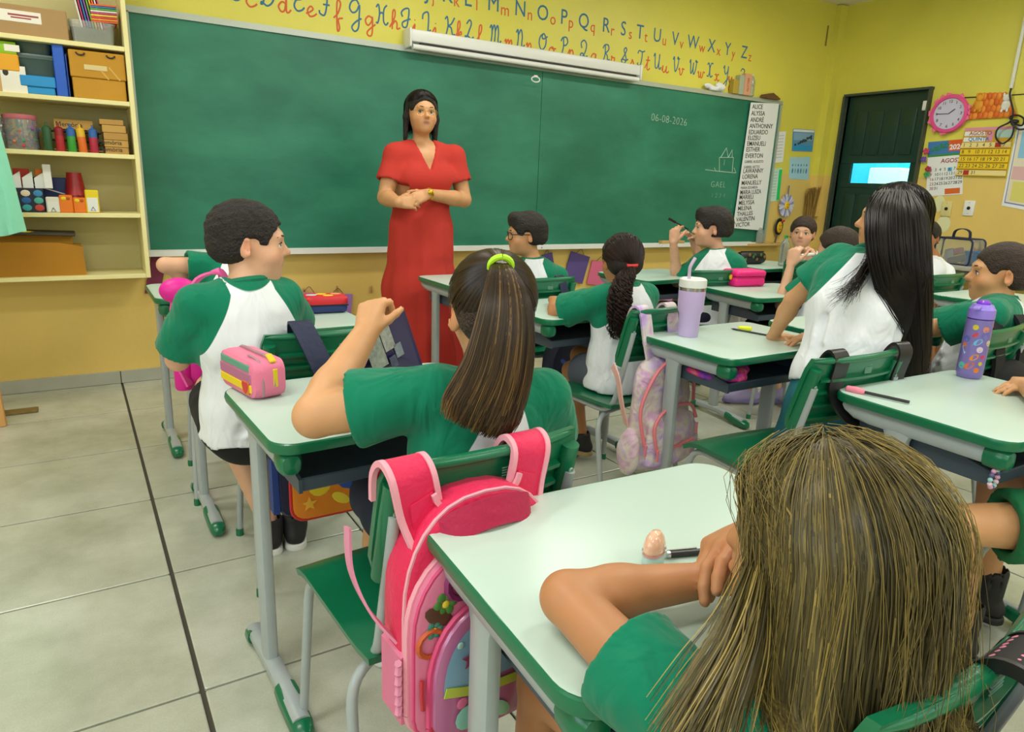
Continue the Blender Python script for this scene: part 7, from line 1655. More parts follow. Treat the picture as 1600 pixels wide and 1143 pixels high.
# ---- child at the bottom right, mostly outside the frame
k = Kid('child in green shorts and black boots seated at the bottom right corner', (2.06, .50, 0),
        dict(pel=V3(2.06, .46, .52), neck=V3(2.06, .47, .88), head=V3(2.06, .52, 1.0), shL=V3(1.95, .48, .84), shR=V3(2.17, .48, .84), elL=V3(2.02, .68, .735), wrL=V3(2.17, .80, .738), elR=V3(2.30, .60, .73), wrR=V3(2.23, .78, .74)), sc=.98, skin=SK_MED, vox=.006)
k.J['hipL'] = V3(1.98, .48, .50); k.J['knL'] = at(1497, 818, Y=.70); k.J['anL'] = at(1500, 985, Y=.74); k.J['toL'] = k.J['anL']+V3(.03, .12, -.04); k.J['hipR'] = V3(2.14, .48, .50); k.J['knR'] = V3(2.12, .80, .50); k.J['anR'] = V3(2.18, .78, .10); k.J['toR'] = V3(2.16, .91, .05)
k.torso(k.S); k.neckhead((-.2, .97, -.1), (0, 0, 1), .97); k.arm('L', dict(f=(.9, .4, 0), n=(0, 0, -1))); k.arm('R', dict(f=(-.5, .35, -.02), n=(0, 0, -1), curl=(.25, .25, .25, .3, .3))); k.leg('L', 1.05); k.leg('R', 1.05); k.finish()
k.shirt(sleeve=.6, seed=44, vox=.008); k.shorts(M_SHGREEN, length=.72, inf=.020); k.face(); long_cap(k, M_HAIRBR, vox=.006)
k.shoes(M_SHOE_B, M_SHOE_B)
for q in 'LR':
    an = k.J['an'+q]; S = Solid(); S.cone(an+V3(0, 0, -.02), an+V3(0, 0, .075), .042, .046, .01); S.cone(an+V3(0, 0, .05), an+V3(0, 0, .12), .038, .04, .003, 'sub')
    V, Q = S.mesh(.006); np_mesh('boot_shaft', V, Q, M_SHOE_B, k.root)
# ------------------------------------------------------------------ bags and small things
def shell(mb, outline, st, c=(0, 0), mi=0, cap=True):
    """loft a closed x-z outline through stations (y, scale, dz)"""
    rg = []
    for y, k, dz in st: rg.append([(c[0]+(x-c[0])*k, y, c[1]+(z-c[1])*k+dz) for x, z in outline])
    return mb.loft(rg, mi=mi, cap=cap)
def dome(w, h, r=.03, top=.5, n=8):
    """outline: flat base with rounded corners and an arched top; origin at the base centre"""
    pts = [(-w/2+r-r*math.cos(a), r-r*math.sin(a)) for a in np.linspace(0, PI/2, 5)]+[(w/2-r+r*math.sin(a), r-r*math.cos(a)) for a in np.linspace(0, PI/2, 5)]
    hr = h*top; pts += [(w/2*math.cos(a)**.8 if math.cos(a) > 0 else 0, h-hr+hr*math.sin(a)**.9) for a in np.linspace(0, PI/2, n)]
    pts += [(-p[0], p[1]) for p in reversed(pts[10:10+n-1])]
    return pts
def strap(mb, pts, w, th, side, mi=0):
    """flat band through pts; side = direction across"""
    P = smooth_path(pts, 6); sd = Vector(side).normalized(); rg = []
    for i, p in enumerate(P):
        t = (P[min(i+1, len(P)-1)]-P[max(i-1, 0)]).normalized(); s_ = (sd-t*sd.dot(t)).normalized(); n = t.cross(s_)
        ww = w if not hasattr(w, '__call__') else w(i/(len(P)-1))
        rg.append([p+s_*ww/2+n*th/2, p+s_*ww/2-n*th/2, p-s_*ww/2-n*th/2, p-s_*ww/2+n*th/2])
    return mb.loft(rg, mi=mi)
M_PKF = mat('crimson_pink_nylon', 'dd1552', .55, bump=.25, bscale=90, sheen=.1); M_PKP = mat('pale_pink_piping', 'eaa0b2', .6); M_PKPRINT = mat('pink_print_cloth', 'd9769a', .6)
def on_print(nm, par, kind, c, r, col, M=None):
    mb = MB(); c = V3(*c)
    if kind == 'flower':
        for a in range(6): mb.ball(c+V3(r*.62*math.cos(a*PI/3), 0, r*.62*math.sin(a*PI/3)), (r*.36, .0016, r*.36), 8)
        mb.ball(c+V3(0, -.001, 0), (r*.3, .002, r*.3), 8, mi=1); return mb.build(nm, [mat('pr'+col, col, .5), mat('pr_yellow', 'e8d23a', .5)], par)
    if kind == 'star':
        mb.prism([((r if i % 2 == 0 else r*.45)*math.cos(PI/2+i*PI/5), (r if i % 2 == 0 else r*.45)*math.sin(PI/2+i*PI/5)) for i in range(10)], -.001, .001, frame_M(c, (1, 0, 0), (0, 0, 1)))
    if kind == 'ring': mb.tube([c+V3(r*math.cos(a), 0, r*math.sin(a)) for a in np.linspace(0, 2*PI, 14)], r*.22, 5, cap=False)
    if kind == 'disc': mb.ball(c, (r, .0015, r), 12)
    if kind == 'leaf': mb.ball(c, (r, .0015, r*.5), 12, rot=(0, .6, 0))
    return mb.build(nm, mat('pr'+col, col, .5), par)
# the bright pink backpack on the ponytail girl's chair
t = thing('backpack', (.502, .886, .362), .06, 'bright pink school backpack hanging on the ponytail girl\'s chair back', 'backpack')
ol = dome(.285, .395, .05, .45, 9)
shell(MB(), ol, [(.050, .90, 0), (.045, .97, 0), (.02, 1, 0), (-.015, 1, 0), (-.03, .97, 0), (-.034, .93, 0)], (0, .18)).build('main_compartment', M_PKF, t, fix=True)
def piping(name, outline, y, c, k, par, m=M_PKP, r=.0034):
    P = [V3(c[0]+(x-c[0])*k, y, c[1]+(z-c[1])*k) for x, z in outline]; P.append(P[0]); return MB().tube(P, r, 6, cap=False).build(name, m, par)
piping('piping', ol, -.026, (0, .18), .985, t)
o1 = [(x, z) for x, z in dome(.278, .325, .05, .42, 9)]
p1_ = shell(MB(), o1, [(-.028, 1, 0), (-.045, 1, 0), (-.055, .975, 0), (-.058, .94, 0)], (0, .15)).build('middle_pocket', M_PKPRINT, t, fix=True)
piping('zip_band', o1, -.034, (0, .15), 1.0, p1_, M_PKP, .0065); piping('piping', o1, -.052, (0, .15), .985, p1_, mat('pink_piping', 'd8487c', .5))
rn = random.Random(3)
for i in range(17):
    a = R(8+164*i/16); x, z = .112*math.cos(a), .165+.122*math.sin(a); on_print('printed_flower', p1_, ['flower', 'ring', 'star', 'flower', 'leaf'][i % 5], (x, -.0595, z), .016+.006*(i % 3), ['a83a6a', '4a8a3a', '5a3a2a', '3a8a7a', 'c85a2a', '8a2a6a'][i % 6])
o2 = dome(.235, .235, .04, .55, 9)
MP2 = mat('glossy_blue_pink_panel', 'b86a9a', .25, coat=.4)
p2_ = shell(MB(), o2, [(-.050, 1, 0), (-.064, 1, 0), (-.076, .96, 0), (-.080, .86, 0), (-.081, .5, 0)], (0, .10)).build('front_pocket', MP2, t, fix=True)
piping('piping', o2, -.066, (0, .10), 1.0, p2_, mat('pink_piping', 'd8487c', .5), .0055)
mb = MB(); shell(mb, [(x, max(z, .10)) for x, z in o2], [(-.0815, .86, -.004), (-.0825, .80, -.004)], (0, .11)); mb.build('printed_sky', mat('print_blue', '7fa8c8', .25), p2_, fix=True)
mb = MB(); strap(mb, [(-.10, -.0845, .105), (-.02, -.0855, .085), (.10, -.0845, .078)], .016, .002, (0, 0, 1)); mb.build('printed_band', mat('lime_print', 'b8c84a', .4), p2_)
for kx in ((-.055, .150, 'star', '8a3a5a', .018), (-.02, .20, 'star', 'e8e4f0', .007), (.03, .185, 'star', 'e8e4f0', .008), (-.075, .18, 'disc', 'a8d0c8', .006), (.01, .165, 'disc', 'c87a3a', .026), (.045, .155, 'disc', 'd89a5a', .020), (-.06, .045, 'disc', '8accc0', .022), (.0, .035, 'leaf', '9ad8b8', .026), (.06, .05, 'flower', 'd8a0d8', .018), (-.07, .075, 'disc', 'e070a0', .010)):
    on_print('printed_motif', p2_, kx[2], (kx[0], -.0855, kx[1]), kx[4], kx[3])
for x, z in ((-.128, .125), (-.112, .055)): 
    q = MB().tube([V3(x, -.062, z), V3(x-.004, -.070, z-.02), V3(x-.002, -.070, z-.045)], .004, 6).build('zip_pull', mat('red_pull', 'b8283a', .4), t)
mb = MB(); strap(mb, [(-.085, -.030, .335), (-.06, -.052, .362), (0, -.062, .375), (.06, -.052, .362), (.085, -.030, .335)], .045, .008, (0, .35, 1)); mb.build('carry_handle', mat('dark_crimson_nylon', 'b01045', .6, bump=.3, bscale=60), t)
# shoulder straps over the backrest with pale edges, joined below in a yoke
for s_ in (-1, 1):
    c = [(s_*.114, .066, .375), (s_*.114, .062, .420), (s_*.113, .036, .446), (s_*.110, .006, .428), (s_*.096, .002, .36), (s_*.078, -.018, .30)]
    mb = MB(); strap(mb, c, .068, .008, (1, 0, 0)); st_ = mb.build('shoulder_strap', M_PKF, t)
    for e in (-1, 1):
        mb = MB(); strap(mb, [(x+e*.034, y-.002, z+.001) for x, y, z in c], .009, .010, (1, 0, 0)); mb.build('strap_edge', M_PKP, st_)
mb = MB(); mb.prism([(-.105, .28), (.105, .28), (.118, .385)]+[(.080*math.cos(a), .400-.045*math.sin(a)) for a in np.linspace(0, PI, 12)]+[(-.118, .385)], -.004, .004, frame_M((0, -.012, 0), (1, 0, 0), (0, .03, 1))); mb.build('yoke', M_PKF, t, fix=True)
mb = MB(); strap(mb, [(.080*math.cos(a), -.008, .400-.045*math.sin(a)) for a in np.linspace(.05, PI-.05, 9)], .009, .006, (0, 0, 1)); mb.build('yoke_edge', M_PKP, t)
# side net pocket, webbing and plaited cord at its left
shell(MB(), [(-.147, .03), (-.147, .15), (-.140, .155), (-.135, .03)], [(.04, 1, 0), (-.03, 1, 0)]).build('side_pocket', M_PKPRINT, t, fix=True)
mb = MB(); strap(mb, [(-.185, .075, .335), (-.188, .06, .27), (-.172, .03, .21), (-.14, .0, .16)], .020, .004, (0, 1, .2)); mb.build('webbing', mat('pink_webbing', 'd88aa8', .7), t)
mb = MB(); mb.tube([V3(-.150, -.03, .15-.009*i) if i % 2 else V3(-.155, -.036, .15-.009*i) for i in range(12)], .006, 6); mb.build('plaited_cord', mat('pink_webbing', 'd88aa8', .7), t)

# the lilac tie-dye backpack on the curly girl's chair
def tiedye(name, cs):
    m = bpy.data.materials.new(name); m.use_nodes = True; nt = m.node_tree; b = nt.nodes['Principled BSDF']
    tc = N(nt, 'ShaderNodeTexCoord'); n = N(nt, 'ShaderNodeTexNoise'); n.inputs['Scale'].default_value = 9; n.inputs['Detail'].default_value = 3; n.inputs['Distortion'].default_value = 1.2
    nt.links.new(tc.outputs['Object'], n.inputs['Vector']); cr = N(nt, 'ShaderNodeValToRGB'); e = cr.color_ramp.elements
    e[0].position = .25; e[0].color = lin(cs[0]); e[1].position = .75; e[1].color = lin(cs[-1])
    for i, c in enumerate(cs[1:-1]): q = cr.color_ramp.elements.new(.25+.5*(i+1)/(len(cs)-1)); q.color = lin(c)
    nt.links.new(n.outputs[0], cr.inputs[0]); nt.links.new(cr.outputs[0], b.inputs['Base Color']); b.inputs['Roughness'].default_value = .7
    n2 = N(nt, 'ShaderNodeTexNoise'); n2.inputs['Scale'].default_value = 14; n2.inputs['Distortion'].default_value = 1; nt.links.new(tc.outputs['Object'], n2.inputs['Vector'])
    bp = N(nt, 'ShaderNodeBump'); bp.inputs['Strength'].default_value = .6; bp.inputs['Distance'].default_value = .03; nt.links.new(n2.outputs[0], bp.inputs['Height']); nt.links.new(bp.outputs[0], b.inputs['Normal'])
    return m
M_TIE = tiedye('lilac_tie_dye', ['b98fd0', 'c9b0e0', 'd8d0c8', 'cfa8c8', 'b494d8']); M_CORAL = mat('coral_trim', 'e8828e', .5)
t = thing('backpack', (1.80, 1.775, .20), .10, 'lilac tie-dye backpack with coral zips hanging on the curly girl\'s chair', 'backpack')
S = Solid(); S.seg(V3(0, .015, .06), V3(0, .02, .36), (.17, .065), (.135, .055), (1, 0, 0), .03); S.seg(V3(0, -.045, .06), V3(0, -.04, .20), (.135, .035), (.125, .035), (1, 0, 0), .012); S.ell(V3(0, .02, .38), V3(.12, .05, .06), None, .03)
for x in (-1, 1): S.ell(V3(x*.165, .01, .09), V3(.03, .05, .085), None, .012)
V, Q = S.mesh(.008, disp=lambda P: -.005*wav(P, 45, 3)); V = V@np.array([[math.cos(.1), math.sin(.1), 0], [-math.sin(.1), math.cos(.1), 0], [0, 0, 1]])+np.array(t.location); np_mesh('bag_body', V, Q, M_TIE, t)
for P in ([(-.13, -.035, .12), (-.15, -.02, .26), (-.09, -.035, .40), (0, -.045, .435), (.10, -.035, .39), (.145, -.02, .25)], [(-.10, -.070, .10), (-.115, -.062, .20), (-.06, -.068, .262), (.06, -.068, .262), (.115, -.062, .20)], [(-.06, -.083, .11), (.08, -.083, .125)]):
    MB().tube(smooth_path(P, 5), .0065, 6).build('zip', M_CORAL, t)
for p in ((-.135, -.045, .13), (-.105, -.078, .115), (.115, -.07, .18)): MB().rbox((p[0], p[1], p[2]-.022), (.010, .006, .045), .002, 1).build('zip_pull', M_CORAL, t)
for s_ in (-1, 1):
    mb = MB(); strap(mb, [(s_*.075, .135, .52), (s_*.075, .112, .598), (s_*.075, .072, .600), (s_*.07, .045, .50), (s_*.06, .02, .40)], .055, .008, (1, 0, 0)); mb.build('shoulder_strap', M_TIE if s_ > 0 else M_TIE, t)
mb = MB(); strap(mb, [(-.185, .10, .40), (-.195, .06, .36), (-.19, .04, .28), (-.165, .03, .19)], .03, .004, (.3, 1, 0)); mb.build('webbing', mat('peach_webbing', 'e0b0a8', .7), t)
MB().tube([(.0, -.02, .03), (.005, -.02, -.03)], .006, 6).build('loose_strap', M_CORAL, t)

# navy bag with orange panel on the boy's chair
M_NVY = mat('navy_nylon', '1c2444', .6, bump=.3, bscale=60); M_ORP = mat('orange_panel', 'e0861a', .35)
t = thing('backpack', (.545, 1.865, .28), .0, 'navy backpack with orange printed panel hanging under the striped pencil case desk', 'backpack')
ol = dome(.27, .30, .04, .4, 8)
shell(MB(), ol, [(.045, .92, 0), (.03, 1, 0), (-.02, 1, 0), (-.035, .96, 0)], (0, .14)).build('main_compartment', M_NVY, t, fix=True)
o2 = dome(.215, .20, .04, .4, 8); p_ = shell(MB(), o2, [(-.030, 1, 0), (-.052, 1, 0), (-.062, .95, 0), (-.064, .85, 0)], (0, .09)).build('front_pocket', M_ORP, t, fix=True); piping('piping', o2, -.055, (0, .09), 1.0, p_, mat('red_piping', 'c8282a', .5), .005)
for kx in ((-.03, .10, 'disc', 'e8cf2a', .032), (.055, .11, 'disc', '1f4fa8', .036), (.03, .05, 'leaf', 'e8d23a', .030), (-.06, .05, 'star', 'f0b83a', .022), (.075, .05, 'star', 'e8cf2a', .018), (-.02, .15, 'leaf', '2a62b8', .030)): on_print('printed_motif', p_, kx[2], (kx[0], -.0655, kx[1]), kx[4], kx[3])
shell(MB(), [(-.15, .02), (-.15, .24), (-.135, .25), (-.132, .02)], [(.03, 1, 0), (-.03, 1, 0)]).build('side_pocket', mat('blue_nylon', '1f3f8a', .6), t, fix=True)
MB().lathe([(.012, 0), (.012, .003), (.005, .004), (.005, .002), (0, .002)], (-.085, -.046, .215), 12, rot=(R(90), 0, 0)).build('grommet', M_METAL, t)
mb = MB(); strap(mb, [(-.03, .095, .50), (-.035, .062, .545), (-.03, .01, .52), (.0, -.03, .43), (.03, -.03, .33)], .060, .008, (1, 0, 0)); mb.build('shoulder_strap', M_NVY, t)
# magenta backpack under the far right desk
t = thing('backpack', (1.86, .985, .27), -.06, 'magenta and black backpack hanging under the desk with the purple bottle', 'backpack')
ol = dome(.26, .34, .05, .45, 8); MG = mat('magenta_nylon', 'c01872', .5, bump=.3, bscale=50)
shell(MB(), ol, [(.045, .9, 0), (.03, 1, 0), (-.03, 1, 0), (-.05, .94, 0), (-.055, .8, 0)], (0, .15)).build('main_compartment', MG, t, fix=True)
for s_ in (-1, 1):
    mb = MB(); strap(mb, [(s_*.125, .0, .02), (s_*.128, -.03, .14), (s_*.11, -.045, .25), (s_*.06, -.045, .32)], .035, .02, (1, 0, 0)); mb.build('dark_edge', M_BLACK, t)
on_print('printed_motif', t, 'disc', (-.055, -.056, .13), .035, 'e0a07a'); on_print('printed_motif', t, 'leaf', (.0, -.057, .17), .04, '2a1520'); on_print('printed_motif', t, 'star', (.04, -.057, .09), .02, 'e8b03a')
for s_ in (-1, 1):
    mb = MB(); strap(mb, [(s_*.135, .135, .40), (s_*.140, .122, .50), (s_*.141, .093, .546), (s_*.140, .068, .52), (s_*.135, .078, .44), (s_*.12, .05, .38), (s_*.085, 0, .33)], .058, .006, (1, 0, 0)); mb.build('shoulder_strap', M_BLACK, t)
# black bag at the right edge, navy printed bag under the curly girl's desk, pink bag at far left, dark bag far
t = thing('backpack', (2.83, 1.105, .26), .05, 'black backpack hanging on the right-hand boy\'s chair, right of the purple bottle', 'backpack')
S = Solid(); S.seg(V3(0, 0, .06), V3(0, .01, .36), (.16, .07), (.13, .05), (1, 0, 0), .03); V, Q = S.mesh(.010, disp=lambda P: -.006*wav(P, 40, 6)); np_mesh('bag_body', V+np.array(t.location), Q, M_BLKC, t)
for s_ in (-1, 1):
    mb = MB(); strap(mb, [(s_*.11, .105, .48), (s_*.11, .075, .565), (s_*.11, .025, .535), (s_*.10, .0, .42), (s_*.09, -.0, .32)], .075, .012, (1, 0, 0)); mb.build('shoulder_strap', M_BLKC, t)
t = thing('backpack', (2.03, 2.665, .16), .0, 'navy backpack with bronze print hanging under the curly girl\'s desk', 'backpack')
ol = dome(.30, .36, .05, .4, 8); shell(MB(), ol, [(.05, .9, 0), (.03, 1, 0), (-.03, 1, 0), (-.05, .94, 0)], (0, .16)).build('main_compartment', M_NVY, t, fix=True)
o2 = dome(.25, .20, .04, .4, 8); p_ = shell(MB(), o2, [(-.045, 1, 0), (-.062, 1, 0), (-.07, .92, 0)], (0, .09)).build('front_pocket', mat('dark_print', '241f2e', .5), t, fix=True)
for kx in ((-.06, .09, 'leaf', '7a4a34', .04), (.02, .06, 'disc', '6a3a2a', .03), (.06, .12, 'star', '9a6a3a', .03), (-.02, .14, 'ring', '3a4a9a', .02)): on_print('printed_motif', p_, kx[2], (kx[0], -.071, kx[1]), kx[4], kx[3])
for kx in ((-.08, .24), (0, .26), (.08, .235)): on_print('printed_motif', t, 'leaf', (kx[0], -.049, kx[1]), .03, '2f55b8')
for s_ in (-1, 1):
    mb = MB(); strap(mb, [(s_*.09-.17, .08, .55), (s_*.09-.16, .03, .64), (s_*.09-.12, .0, .48), (s_*.06-.03, 0, .33)], .045, .008, (1, 0, 0)); mb.build('shoulder_strap', M_NVY, t)
t = thing('backpack', (.40, 2.60, .48), .0, 'hot pink backpack on the chair at far left, behind the boy\'s shoulder', 'backpack')
MH = mat('hot_pink_nylon', 'e0149a', .45); M_HP2 = mat('pink_strap', 'e85aa8', .5)
S = Solid(); S.seg(V3(0, 0, .05), V3(0, 0, .24), (.15, .05), (.13, .05), (1, 0, 0), .03); S.ell(V3(-.115, -.0, .345), V3(.062, .045, .045), None, .02); V, Q = S.mesh(.010); np_mesh('bag_body', V+np.array(t.location), Q, MH, t)
for P in ([(-.09, -.04, .30), (-.06, -.03, .38), (.02, .02, .40), (.06, .10, .34)], [(-.13, -.03, .28), (-.145, -.03, .14), (-.11, -.05, .02)]):
    mb = MB(); strap(mb, P, .034, .008, (.6, .8, 0)); mb.build('shoulder_strap', M_HP2, t)
a = at(284, 572, Y=2.62); t = thing('water_bottle', (a[0], 2.585, at(284, 606, Y=2.60)[2]), 0, 'small hot pink bottle hanging at the far left chair, left of the boy\'s back', 'bottle')
MB().lathe([(.026, 0), (.030, .006), (.031, .09), (.026, .105)], n=18).build('bottle_body', MH, t); MB().lathe([(.028, .100), (.028, .135), (.018, .150), (0, .152)], n=18).build('cap', mat('red_pink_cap', 'e8285a', .4), t)
mb = MB(); strap(mb, [(.01, 0, .15), (-.01, 0, .21), (-.02, .0, .28), (0, 0, .36)], .014, .003, (1, 0, 0)); mb.build('carry_strap', M_HP2, t)
# polka dot bag strap on the nearest chair
def dot_mat():
    m = bpy.data.materials.new('polka_dots'); m.use_nodes = True; nt = m.node_tree; b = nt.nodes['Principled BSDF']; tc = N(nt, 'ShaderNodeTexCoord')
    v = N(nt, 'ShaderNodeTexVoronoi'); v.inputs['Scale'].default_value = 95; v.inputs['Randomness'].default_value = .18; nt.links.new(tc.outputs['Object'], v.inputs['Vector'])
    lt = N(nt, 'ShaderNodeMath', operation='LESS_THAN'); lt.inputs[1].default_value = .32; nt.links.new(v.outputs['Distance'], lt.inputs[0])
    mx = N(nt, 'ShaderNodeMix', data_type='RGBA'); mx.inputs[6].default_value = lin('1a171c'); mx.inputs[7].default_value = lin('e88aa8'); nt.links.new(lt.outputs[0], mx.inputs[0]); nt.links.new(mx.outputs[2], b.inputs['Base Color']); b.inputs['Roughness'].default_value = .7
    return m
M_DOT = dot_mat()
t = thing('backpack', (.79, .205, .405), .05, 'black backpack with pink polka dots on the nearest chair at the bottom edge', 'backpack')
S = Solid(); S.seg(V3(0, -.05, -.05), V3(0, -.03, .26), (.15, .06), (.13, .05), (1, 0, 0), .03); V, Q = S.mesh(.012); np_mesh('bag_body', V+np.array(t.location), Q, M_DOT, t)
for s_ in (-1, 1):
    mb = MB(); strap(mb, [(s_*.10+.03, .050, .26), (s_*.10+.03, .042, .372), (s_*.10+.03, .010, .403), (s_*.10+.03, -.024, .375), (s_*.10+.03, -.045, .25)], .074, .012, (1, 0, 0)); so = mb.build('shoulder_strap', M_DOT, t)
    for e in (-1, 1):
        mb = MB(); strap(mb, [(s_*.10+.03+e*.037, .050, .26), (s_*.10+.03+e*.037, .042, .373), (s_*.10+.03+e*.037, .010, .404), (s_*.10+.03+e*.037, -.024, .376), (s_*.10+.03+e*.037, -.045, .25)], .006, .014, (1, 0, 0)); mb.build('strap_edge', M_BLACK, so)

# ---- things on the desks
TZ = HD+.0006
def pouch(name, c, rz, w, d, h, label, cat, m_side, m_ends, zipm, stripes=None, tilt=0):
    t = thing(name, c, rz, label, cat); ol = rrect(w, h, min(w, h)*.30, 6, 0, h/2)
    mb = MB(); rg = [[(cx*k, y, (cz-h/2)*k+h/2) for cx, cz in ol] for y, k in ((d/2, .82), (d/2-.006, .95), (d/4, 1), (-d/4, 1), (-d/2+.006, .95), (-d/2, .82))]; mb.loft(rg); body = mb.build('body', m_ends, t, fix=True)
    return t, body
# striped pencil case
a = at(382, 628, Z=TZ)
t, b = pouch('pencil_case', (.345, 1.655, TZ), R(50), .205, .085, .092, 'pink pencil case with teal, mauve and yellow stripes on the ponytail girl\'s desk', 'pencil case', None, mat('pink_case', 'e77a9c', .5, bump=.2, bscale=60), None)
t.location = (.335, 1.705, TZ); t.rotation_euler = (0, 0, R(-78))
for z0, z1, c in ((.064, .083, '5f9a86'), (.038, .063, 'b06a8c'), (.016, .037, 'e3c81c')):
    mb = MB(); mb.rbox((0, -.0415, (z0+z1)/2), (.158 if z0 > .06 else .172, .006, z1-z0), .0025, 1); mb.build('stripe', mat('stripe'+c, c, .55), t)
mb = MB(); mb.rbox((.062, -.045, .027), (.034, .003, .030), .001, 1); mb.build('patch', mat('orange_patch', 'd8782a', .5), t)
mb = MB(); put_text(mb, '♥', .03, frame_M((.062, -.047, .017), (1, 0, 0), (0, 0, 1)), depth=.0004, align='CENTER'); mb.build('patch_mark', mat('red_patch', 'c83a3a', .5), t)
MB().tube(smooth_path([(-.095, .008, .03), (-.085, .008, .088), (0, .008, .0945), (.085, .008, .088), (.100, .008, .03)], 6), .0045, 6).build('zip', mat('grey_pink_zip', 'a8808c', .5), t)
MB().tube(smooth_path([(.03, -.02, .0945), (.085, -.02, .088), (.1005, -.02, .045), (.0985, -.02, .01)], 6), .0035, 6).build('zip', mat('grey_pink_zip', 'a8808c', .5), t)
MB().rbox((.082, .01, .094), (.030, .016, .006), .002, 1, (0, R(28), 0)).build('zip_tab', mat('yellow_tab', 'ddc21c', .5), t); MB().rbox((.100, .01, .05), (.006, .014, .045), .002, 1).build('zip_tab', mat('yellow_tab', 'ddc21c', .5), t)
MB().rbox((-.104, 0, .045), (.008, .02, .016), .003, 1).build('side_loop', mat('pink_case', 'e77a9c', .5), t)
# red and navy pencil case
t, b = pouch('pencil_case', (.808, 2.665, TZ), R(-6), .165, .10, .06, 'red, yellow and navy pencil case on the desk below the lilac bag', 'pencil case', None, mat('navy_case', '22356e', .5), None)
o = MB().loft([[(x*k, y*k, z) for x, y in rrect(.170, .105, .03, 5)] for z, k in ((.032, 1.0), (.040, 1.02), (.056, 1.0), (.064, .9), (.066, .75))]).build('red_lid', mat('red_case', 'cf1f2e', .45), t)
for kx, c in (((-.05, .0), 'a8d0e0'), ((-.01, .018), 'e8cf2a'), ((.01, -.022), 'e8cf2a'), ((.045, .015), 'e09a6a')): 
    mb = MB(); mb.ball((kx[0], kx[1], .0655), (.022, .018, .0025), 12); mb.build('printed_motif', mat('pc'+c, c, .5), o)
MB().tube([(-.082, -.052, .032), (.082, -.052, .032)], .003, 6).build('zip', M_BLACK, t)
# lilac tumbler with straw
M_LILAC = mat('lilac_powder_coat', 'c9b0e0', .45)
tb = at(1062, 522, Z=TZ); t = thing('tumbler', (tb[0]+.01, tb[1]-.03, TZ), 0, 'lilac insulated tumbler with white lid and curved straw on the desk', 'tumbler')
MB().lathe([(.0, 0), (.034, 0), (.036, .004), (.0385, .082), (.0455, .096), (.0475, .165), (.0475, .168)], n=32).build('cup_body', M_LILAC, t); MB().lathe([(.0478, .167), (.0478, .180), (.046, .181)], n=32, cap=False).build('steel_band', M_METAL, t)
MB().lathe([(.0485, .179), (.049, .184), (.048, .206), (.043, .210), (.036, .206), (0, .206)], n=32).build('lid', M_WHITE, t)
MB().tube(smooth_path([(-.020, 0, .19), (-.024, 0, .235), (-.022, -.002, .255), (-.006, -.004, .282)], 5), .0062, 10).build('straw', mat('lilac_straw', 'c8b4d0', .3), t)
# pencil with yellow eraser shape
p0, p1 = at(1142, 513, Z=TZ+.004), at(1207, 525, Z=TZ+.004); d = p1-p0
o = MB().tube([p0, p0+d*.06, p0+d*.07, p1], [.0008, .0032, .0036, .0036], 6).build('pencil', mat('dark_pencil', '23282f', .4)); tag(o, 'dark pencil lying by the standing girl\'s hand on the tumbler desk', 'pencil')
a = at(1164, 513, Z=TZ+.008); o = MB().rbox((a[0], a[1], TZ+.0085), (.052, .022, .017), .008, 3, (0, 0, R(-40))).build('eraser', mat('fluorescent_yellow', 'e6ee10', .5)); tag(o, 'fluorescent yellow eraser beside the dark pencil on the tumbler desk', 'eraser')
# bright pink box case
t = thing('pencil_case', (3.235, 2.665, TZ), R(-8), 'bright pink box-shaped pencil case with yellow zip tab', 'pencil case'); MPB = mat('hot_pink_case', 'ee1a84', .5, bump=.15, bscale=80)
MB().rbox((0, 0, .026), (.215, .13, .052), .018, 4).build('base', MPB, t); MB().rbox((0, 0, .072), (.22, .134, .038), .018, 4).build('lid', MPB, t); MB().loft([[(x, y, z) for x, y in rrect(.2175, .132, .02, 6)] for z in (.0495, .0545)], cap=False).build('zip', mat('pink_zip', 'c01268', .6), t)
MB().ball((-.112, -.02, .052), (.012, .010, .016), 10).build('zip_pull', mat('yellow_pull', 'e8b81e', .4), t)
# black patterned case and water bottle on the far desk
t = thing('pencil_case', (4.30, 3.50, TZ), R(-8), 'black pencil case with green and orange pattern on the far desk', 'pencil case'); rg = []
for x, k in ((-.12, .5), (-.115, .85), (-.09, 1), (.09, 1), (.115, .85), (.12, .5)): rg.append([(x, .045*k*math.cos(a), .047+.047*k*math.sin(a)) for a in np.linspace(0, 2*PI, 17)[:-1]])
MB().loft(rg).build('body', mat('black_case', '18191c', .5), t, fix=True)
for i in range(11): c = ['4a7a3a', '3a6a4a', '8a6a2a', '6a8a4a'][i % 4]; MB().ball((-.085+.018*i, -.043+.006*(i % 2), .040+.016*((i*7) % 3)), (.012, .006, .012), 8).build('printed_patch', mat('cp'+c, c, .5), t)
MB().tube([(-.11, -.012, .0935), (.11, -.012, .0935)], .004, 6).build('zip', M_BLACK, t)
a = at(1218, 414, Z=TZ); bottle('water_bottle', (a[0]-.03, a[1]-.05, TZ), .225, .035, 'clear water bottle with green cap on the far desk, below the paddle', mat('green_cap', '2fbf4a', .4))
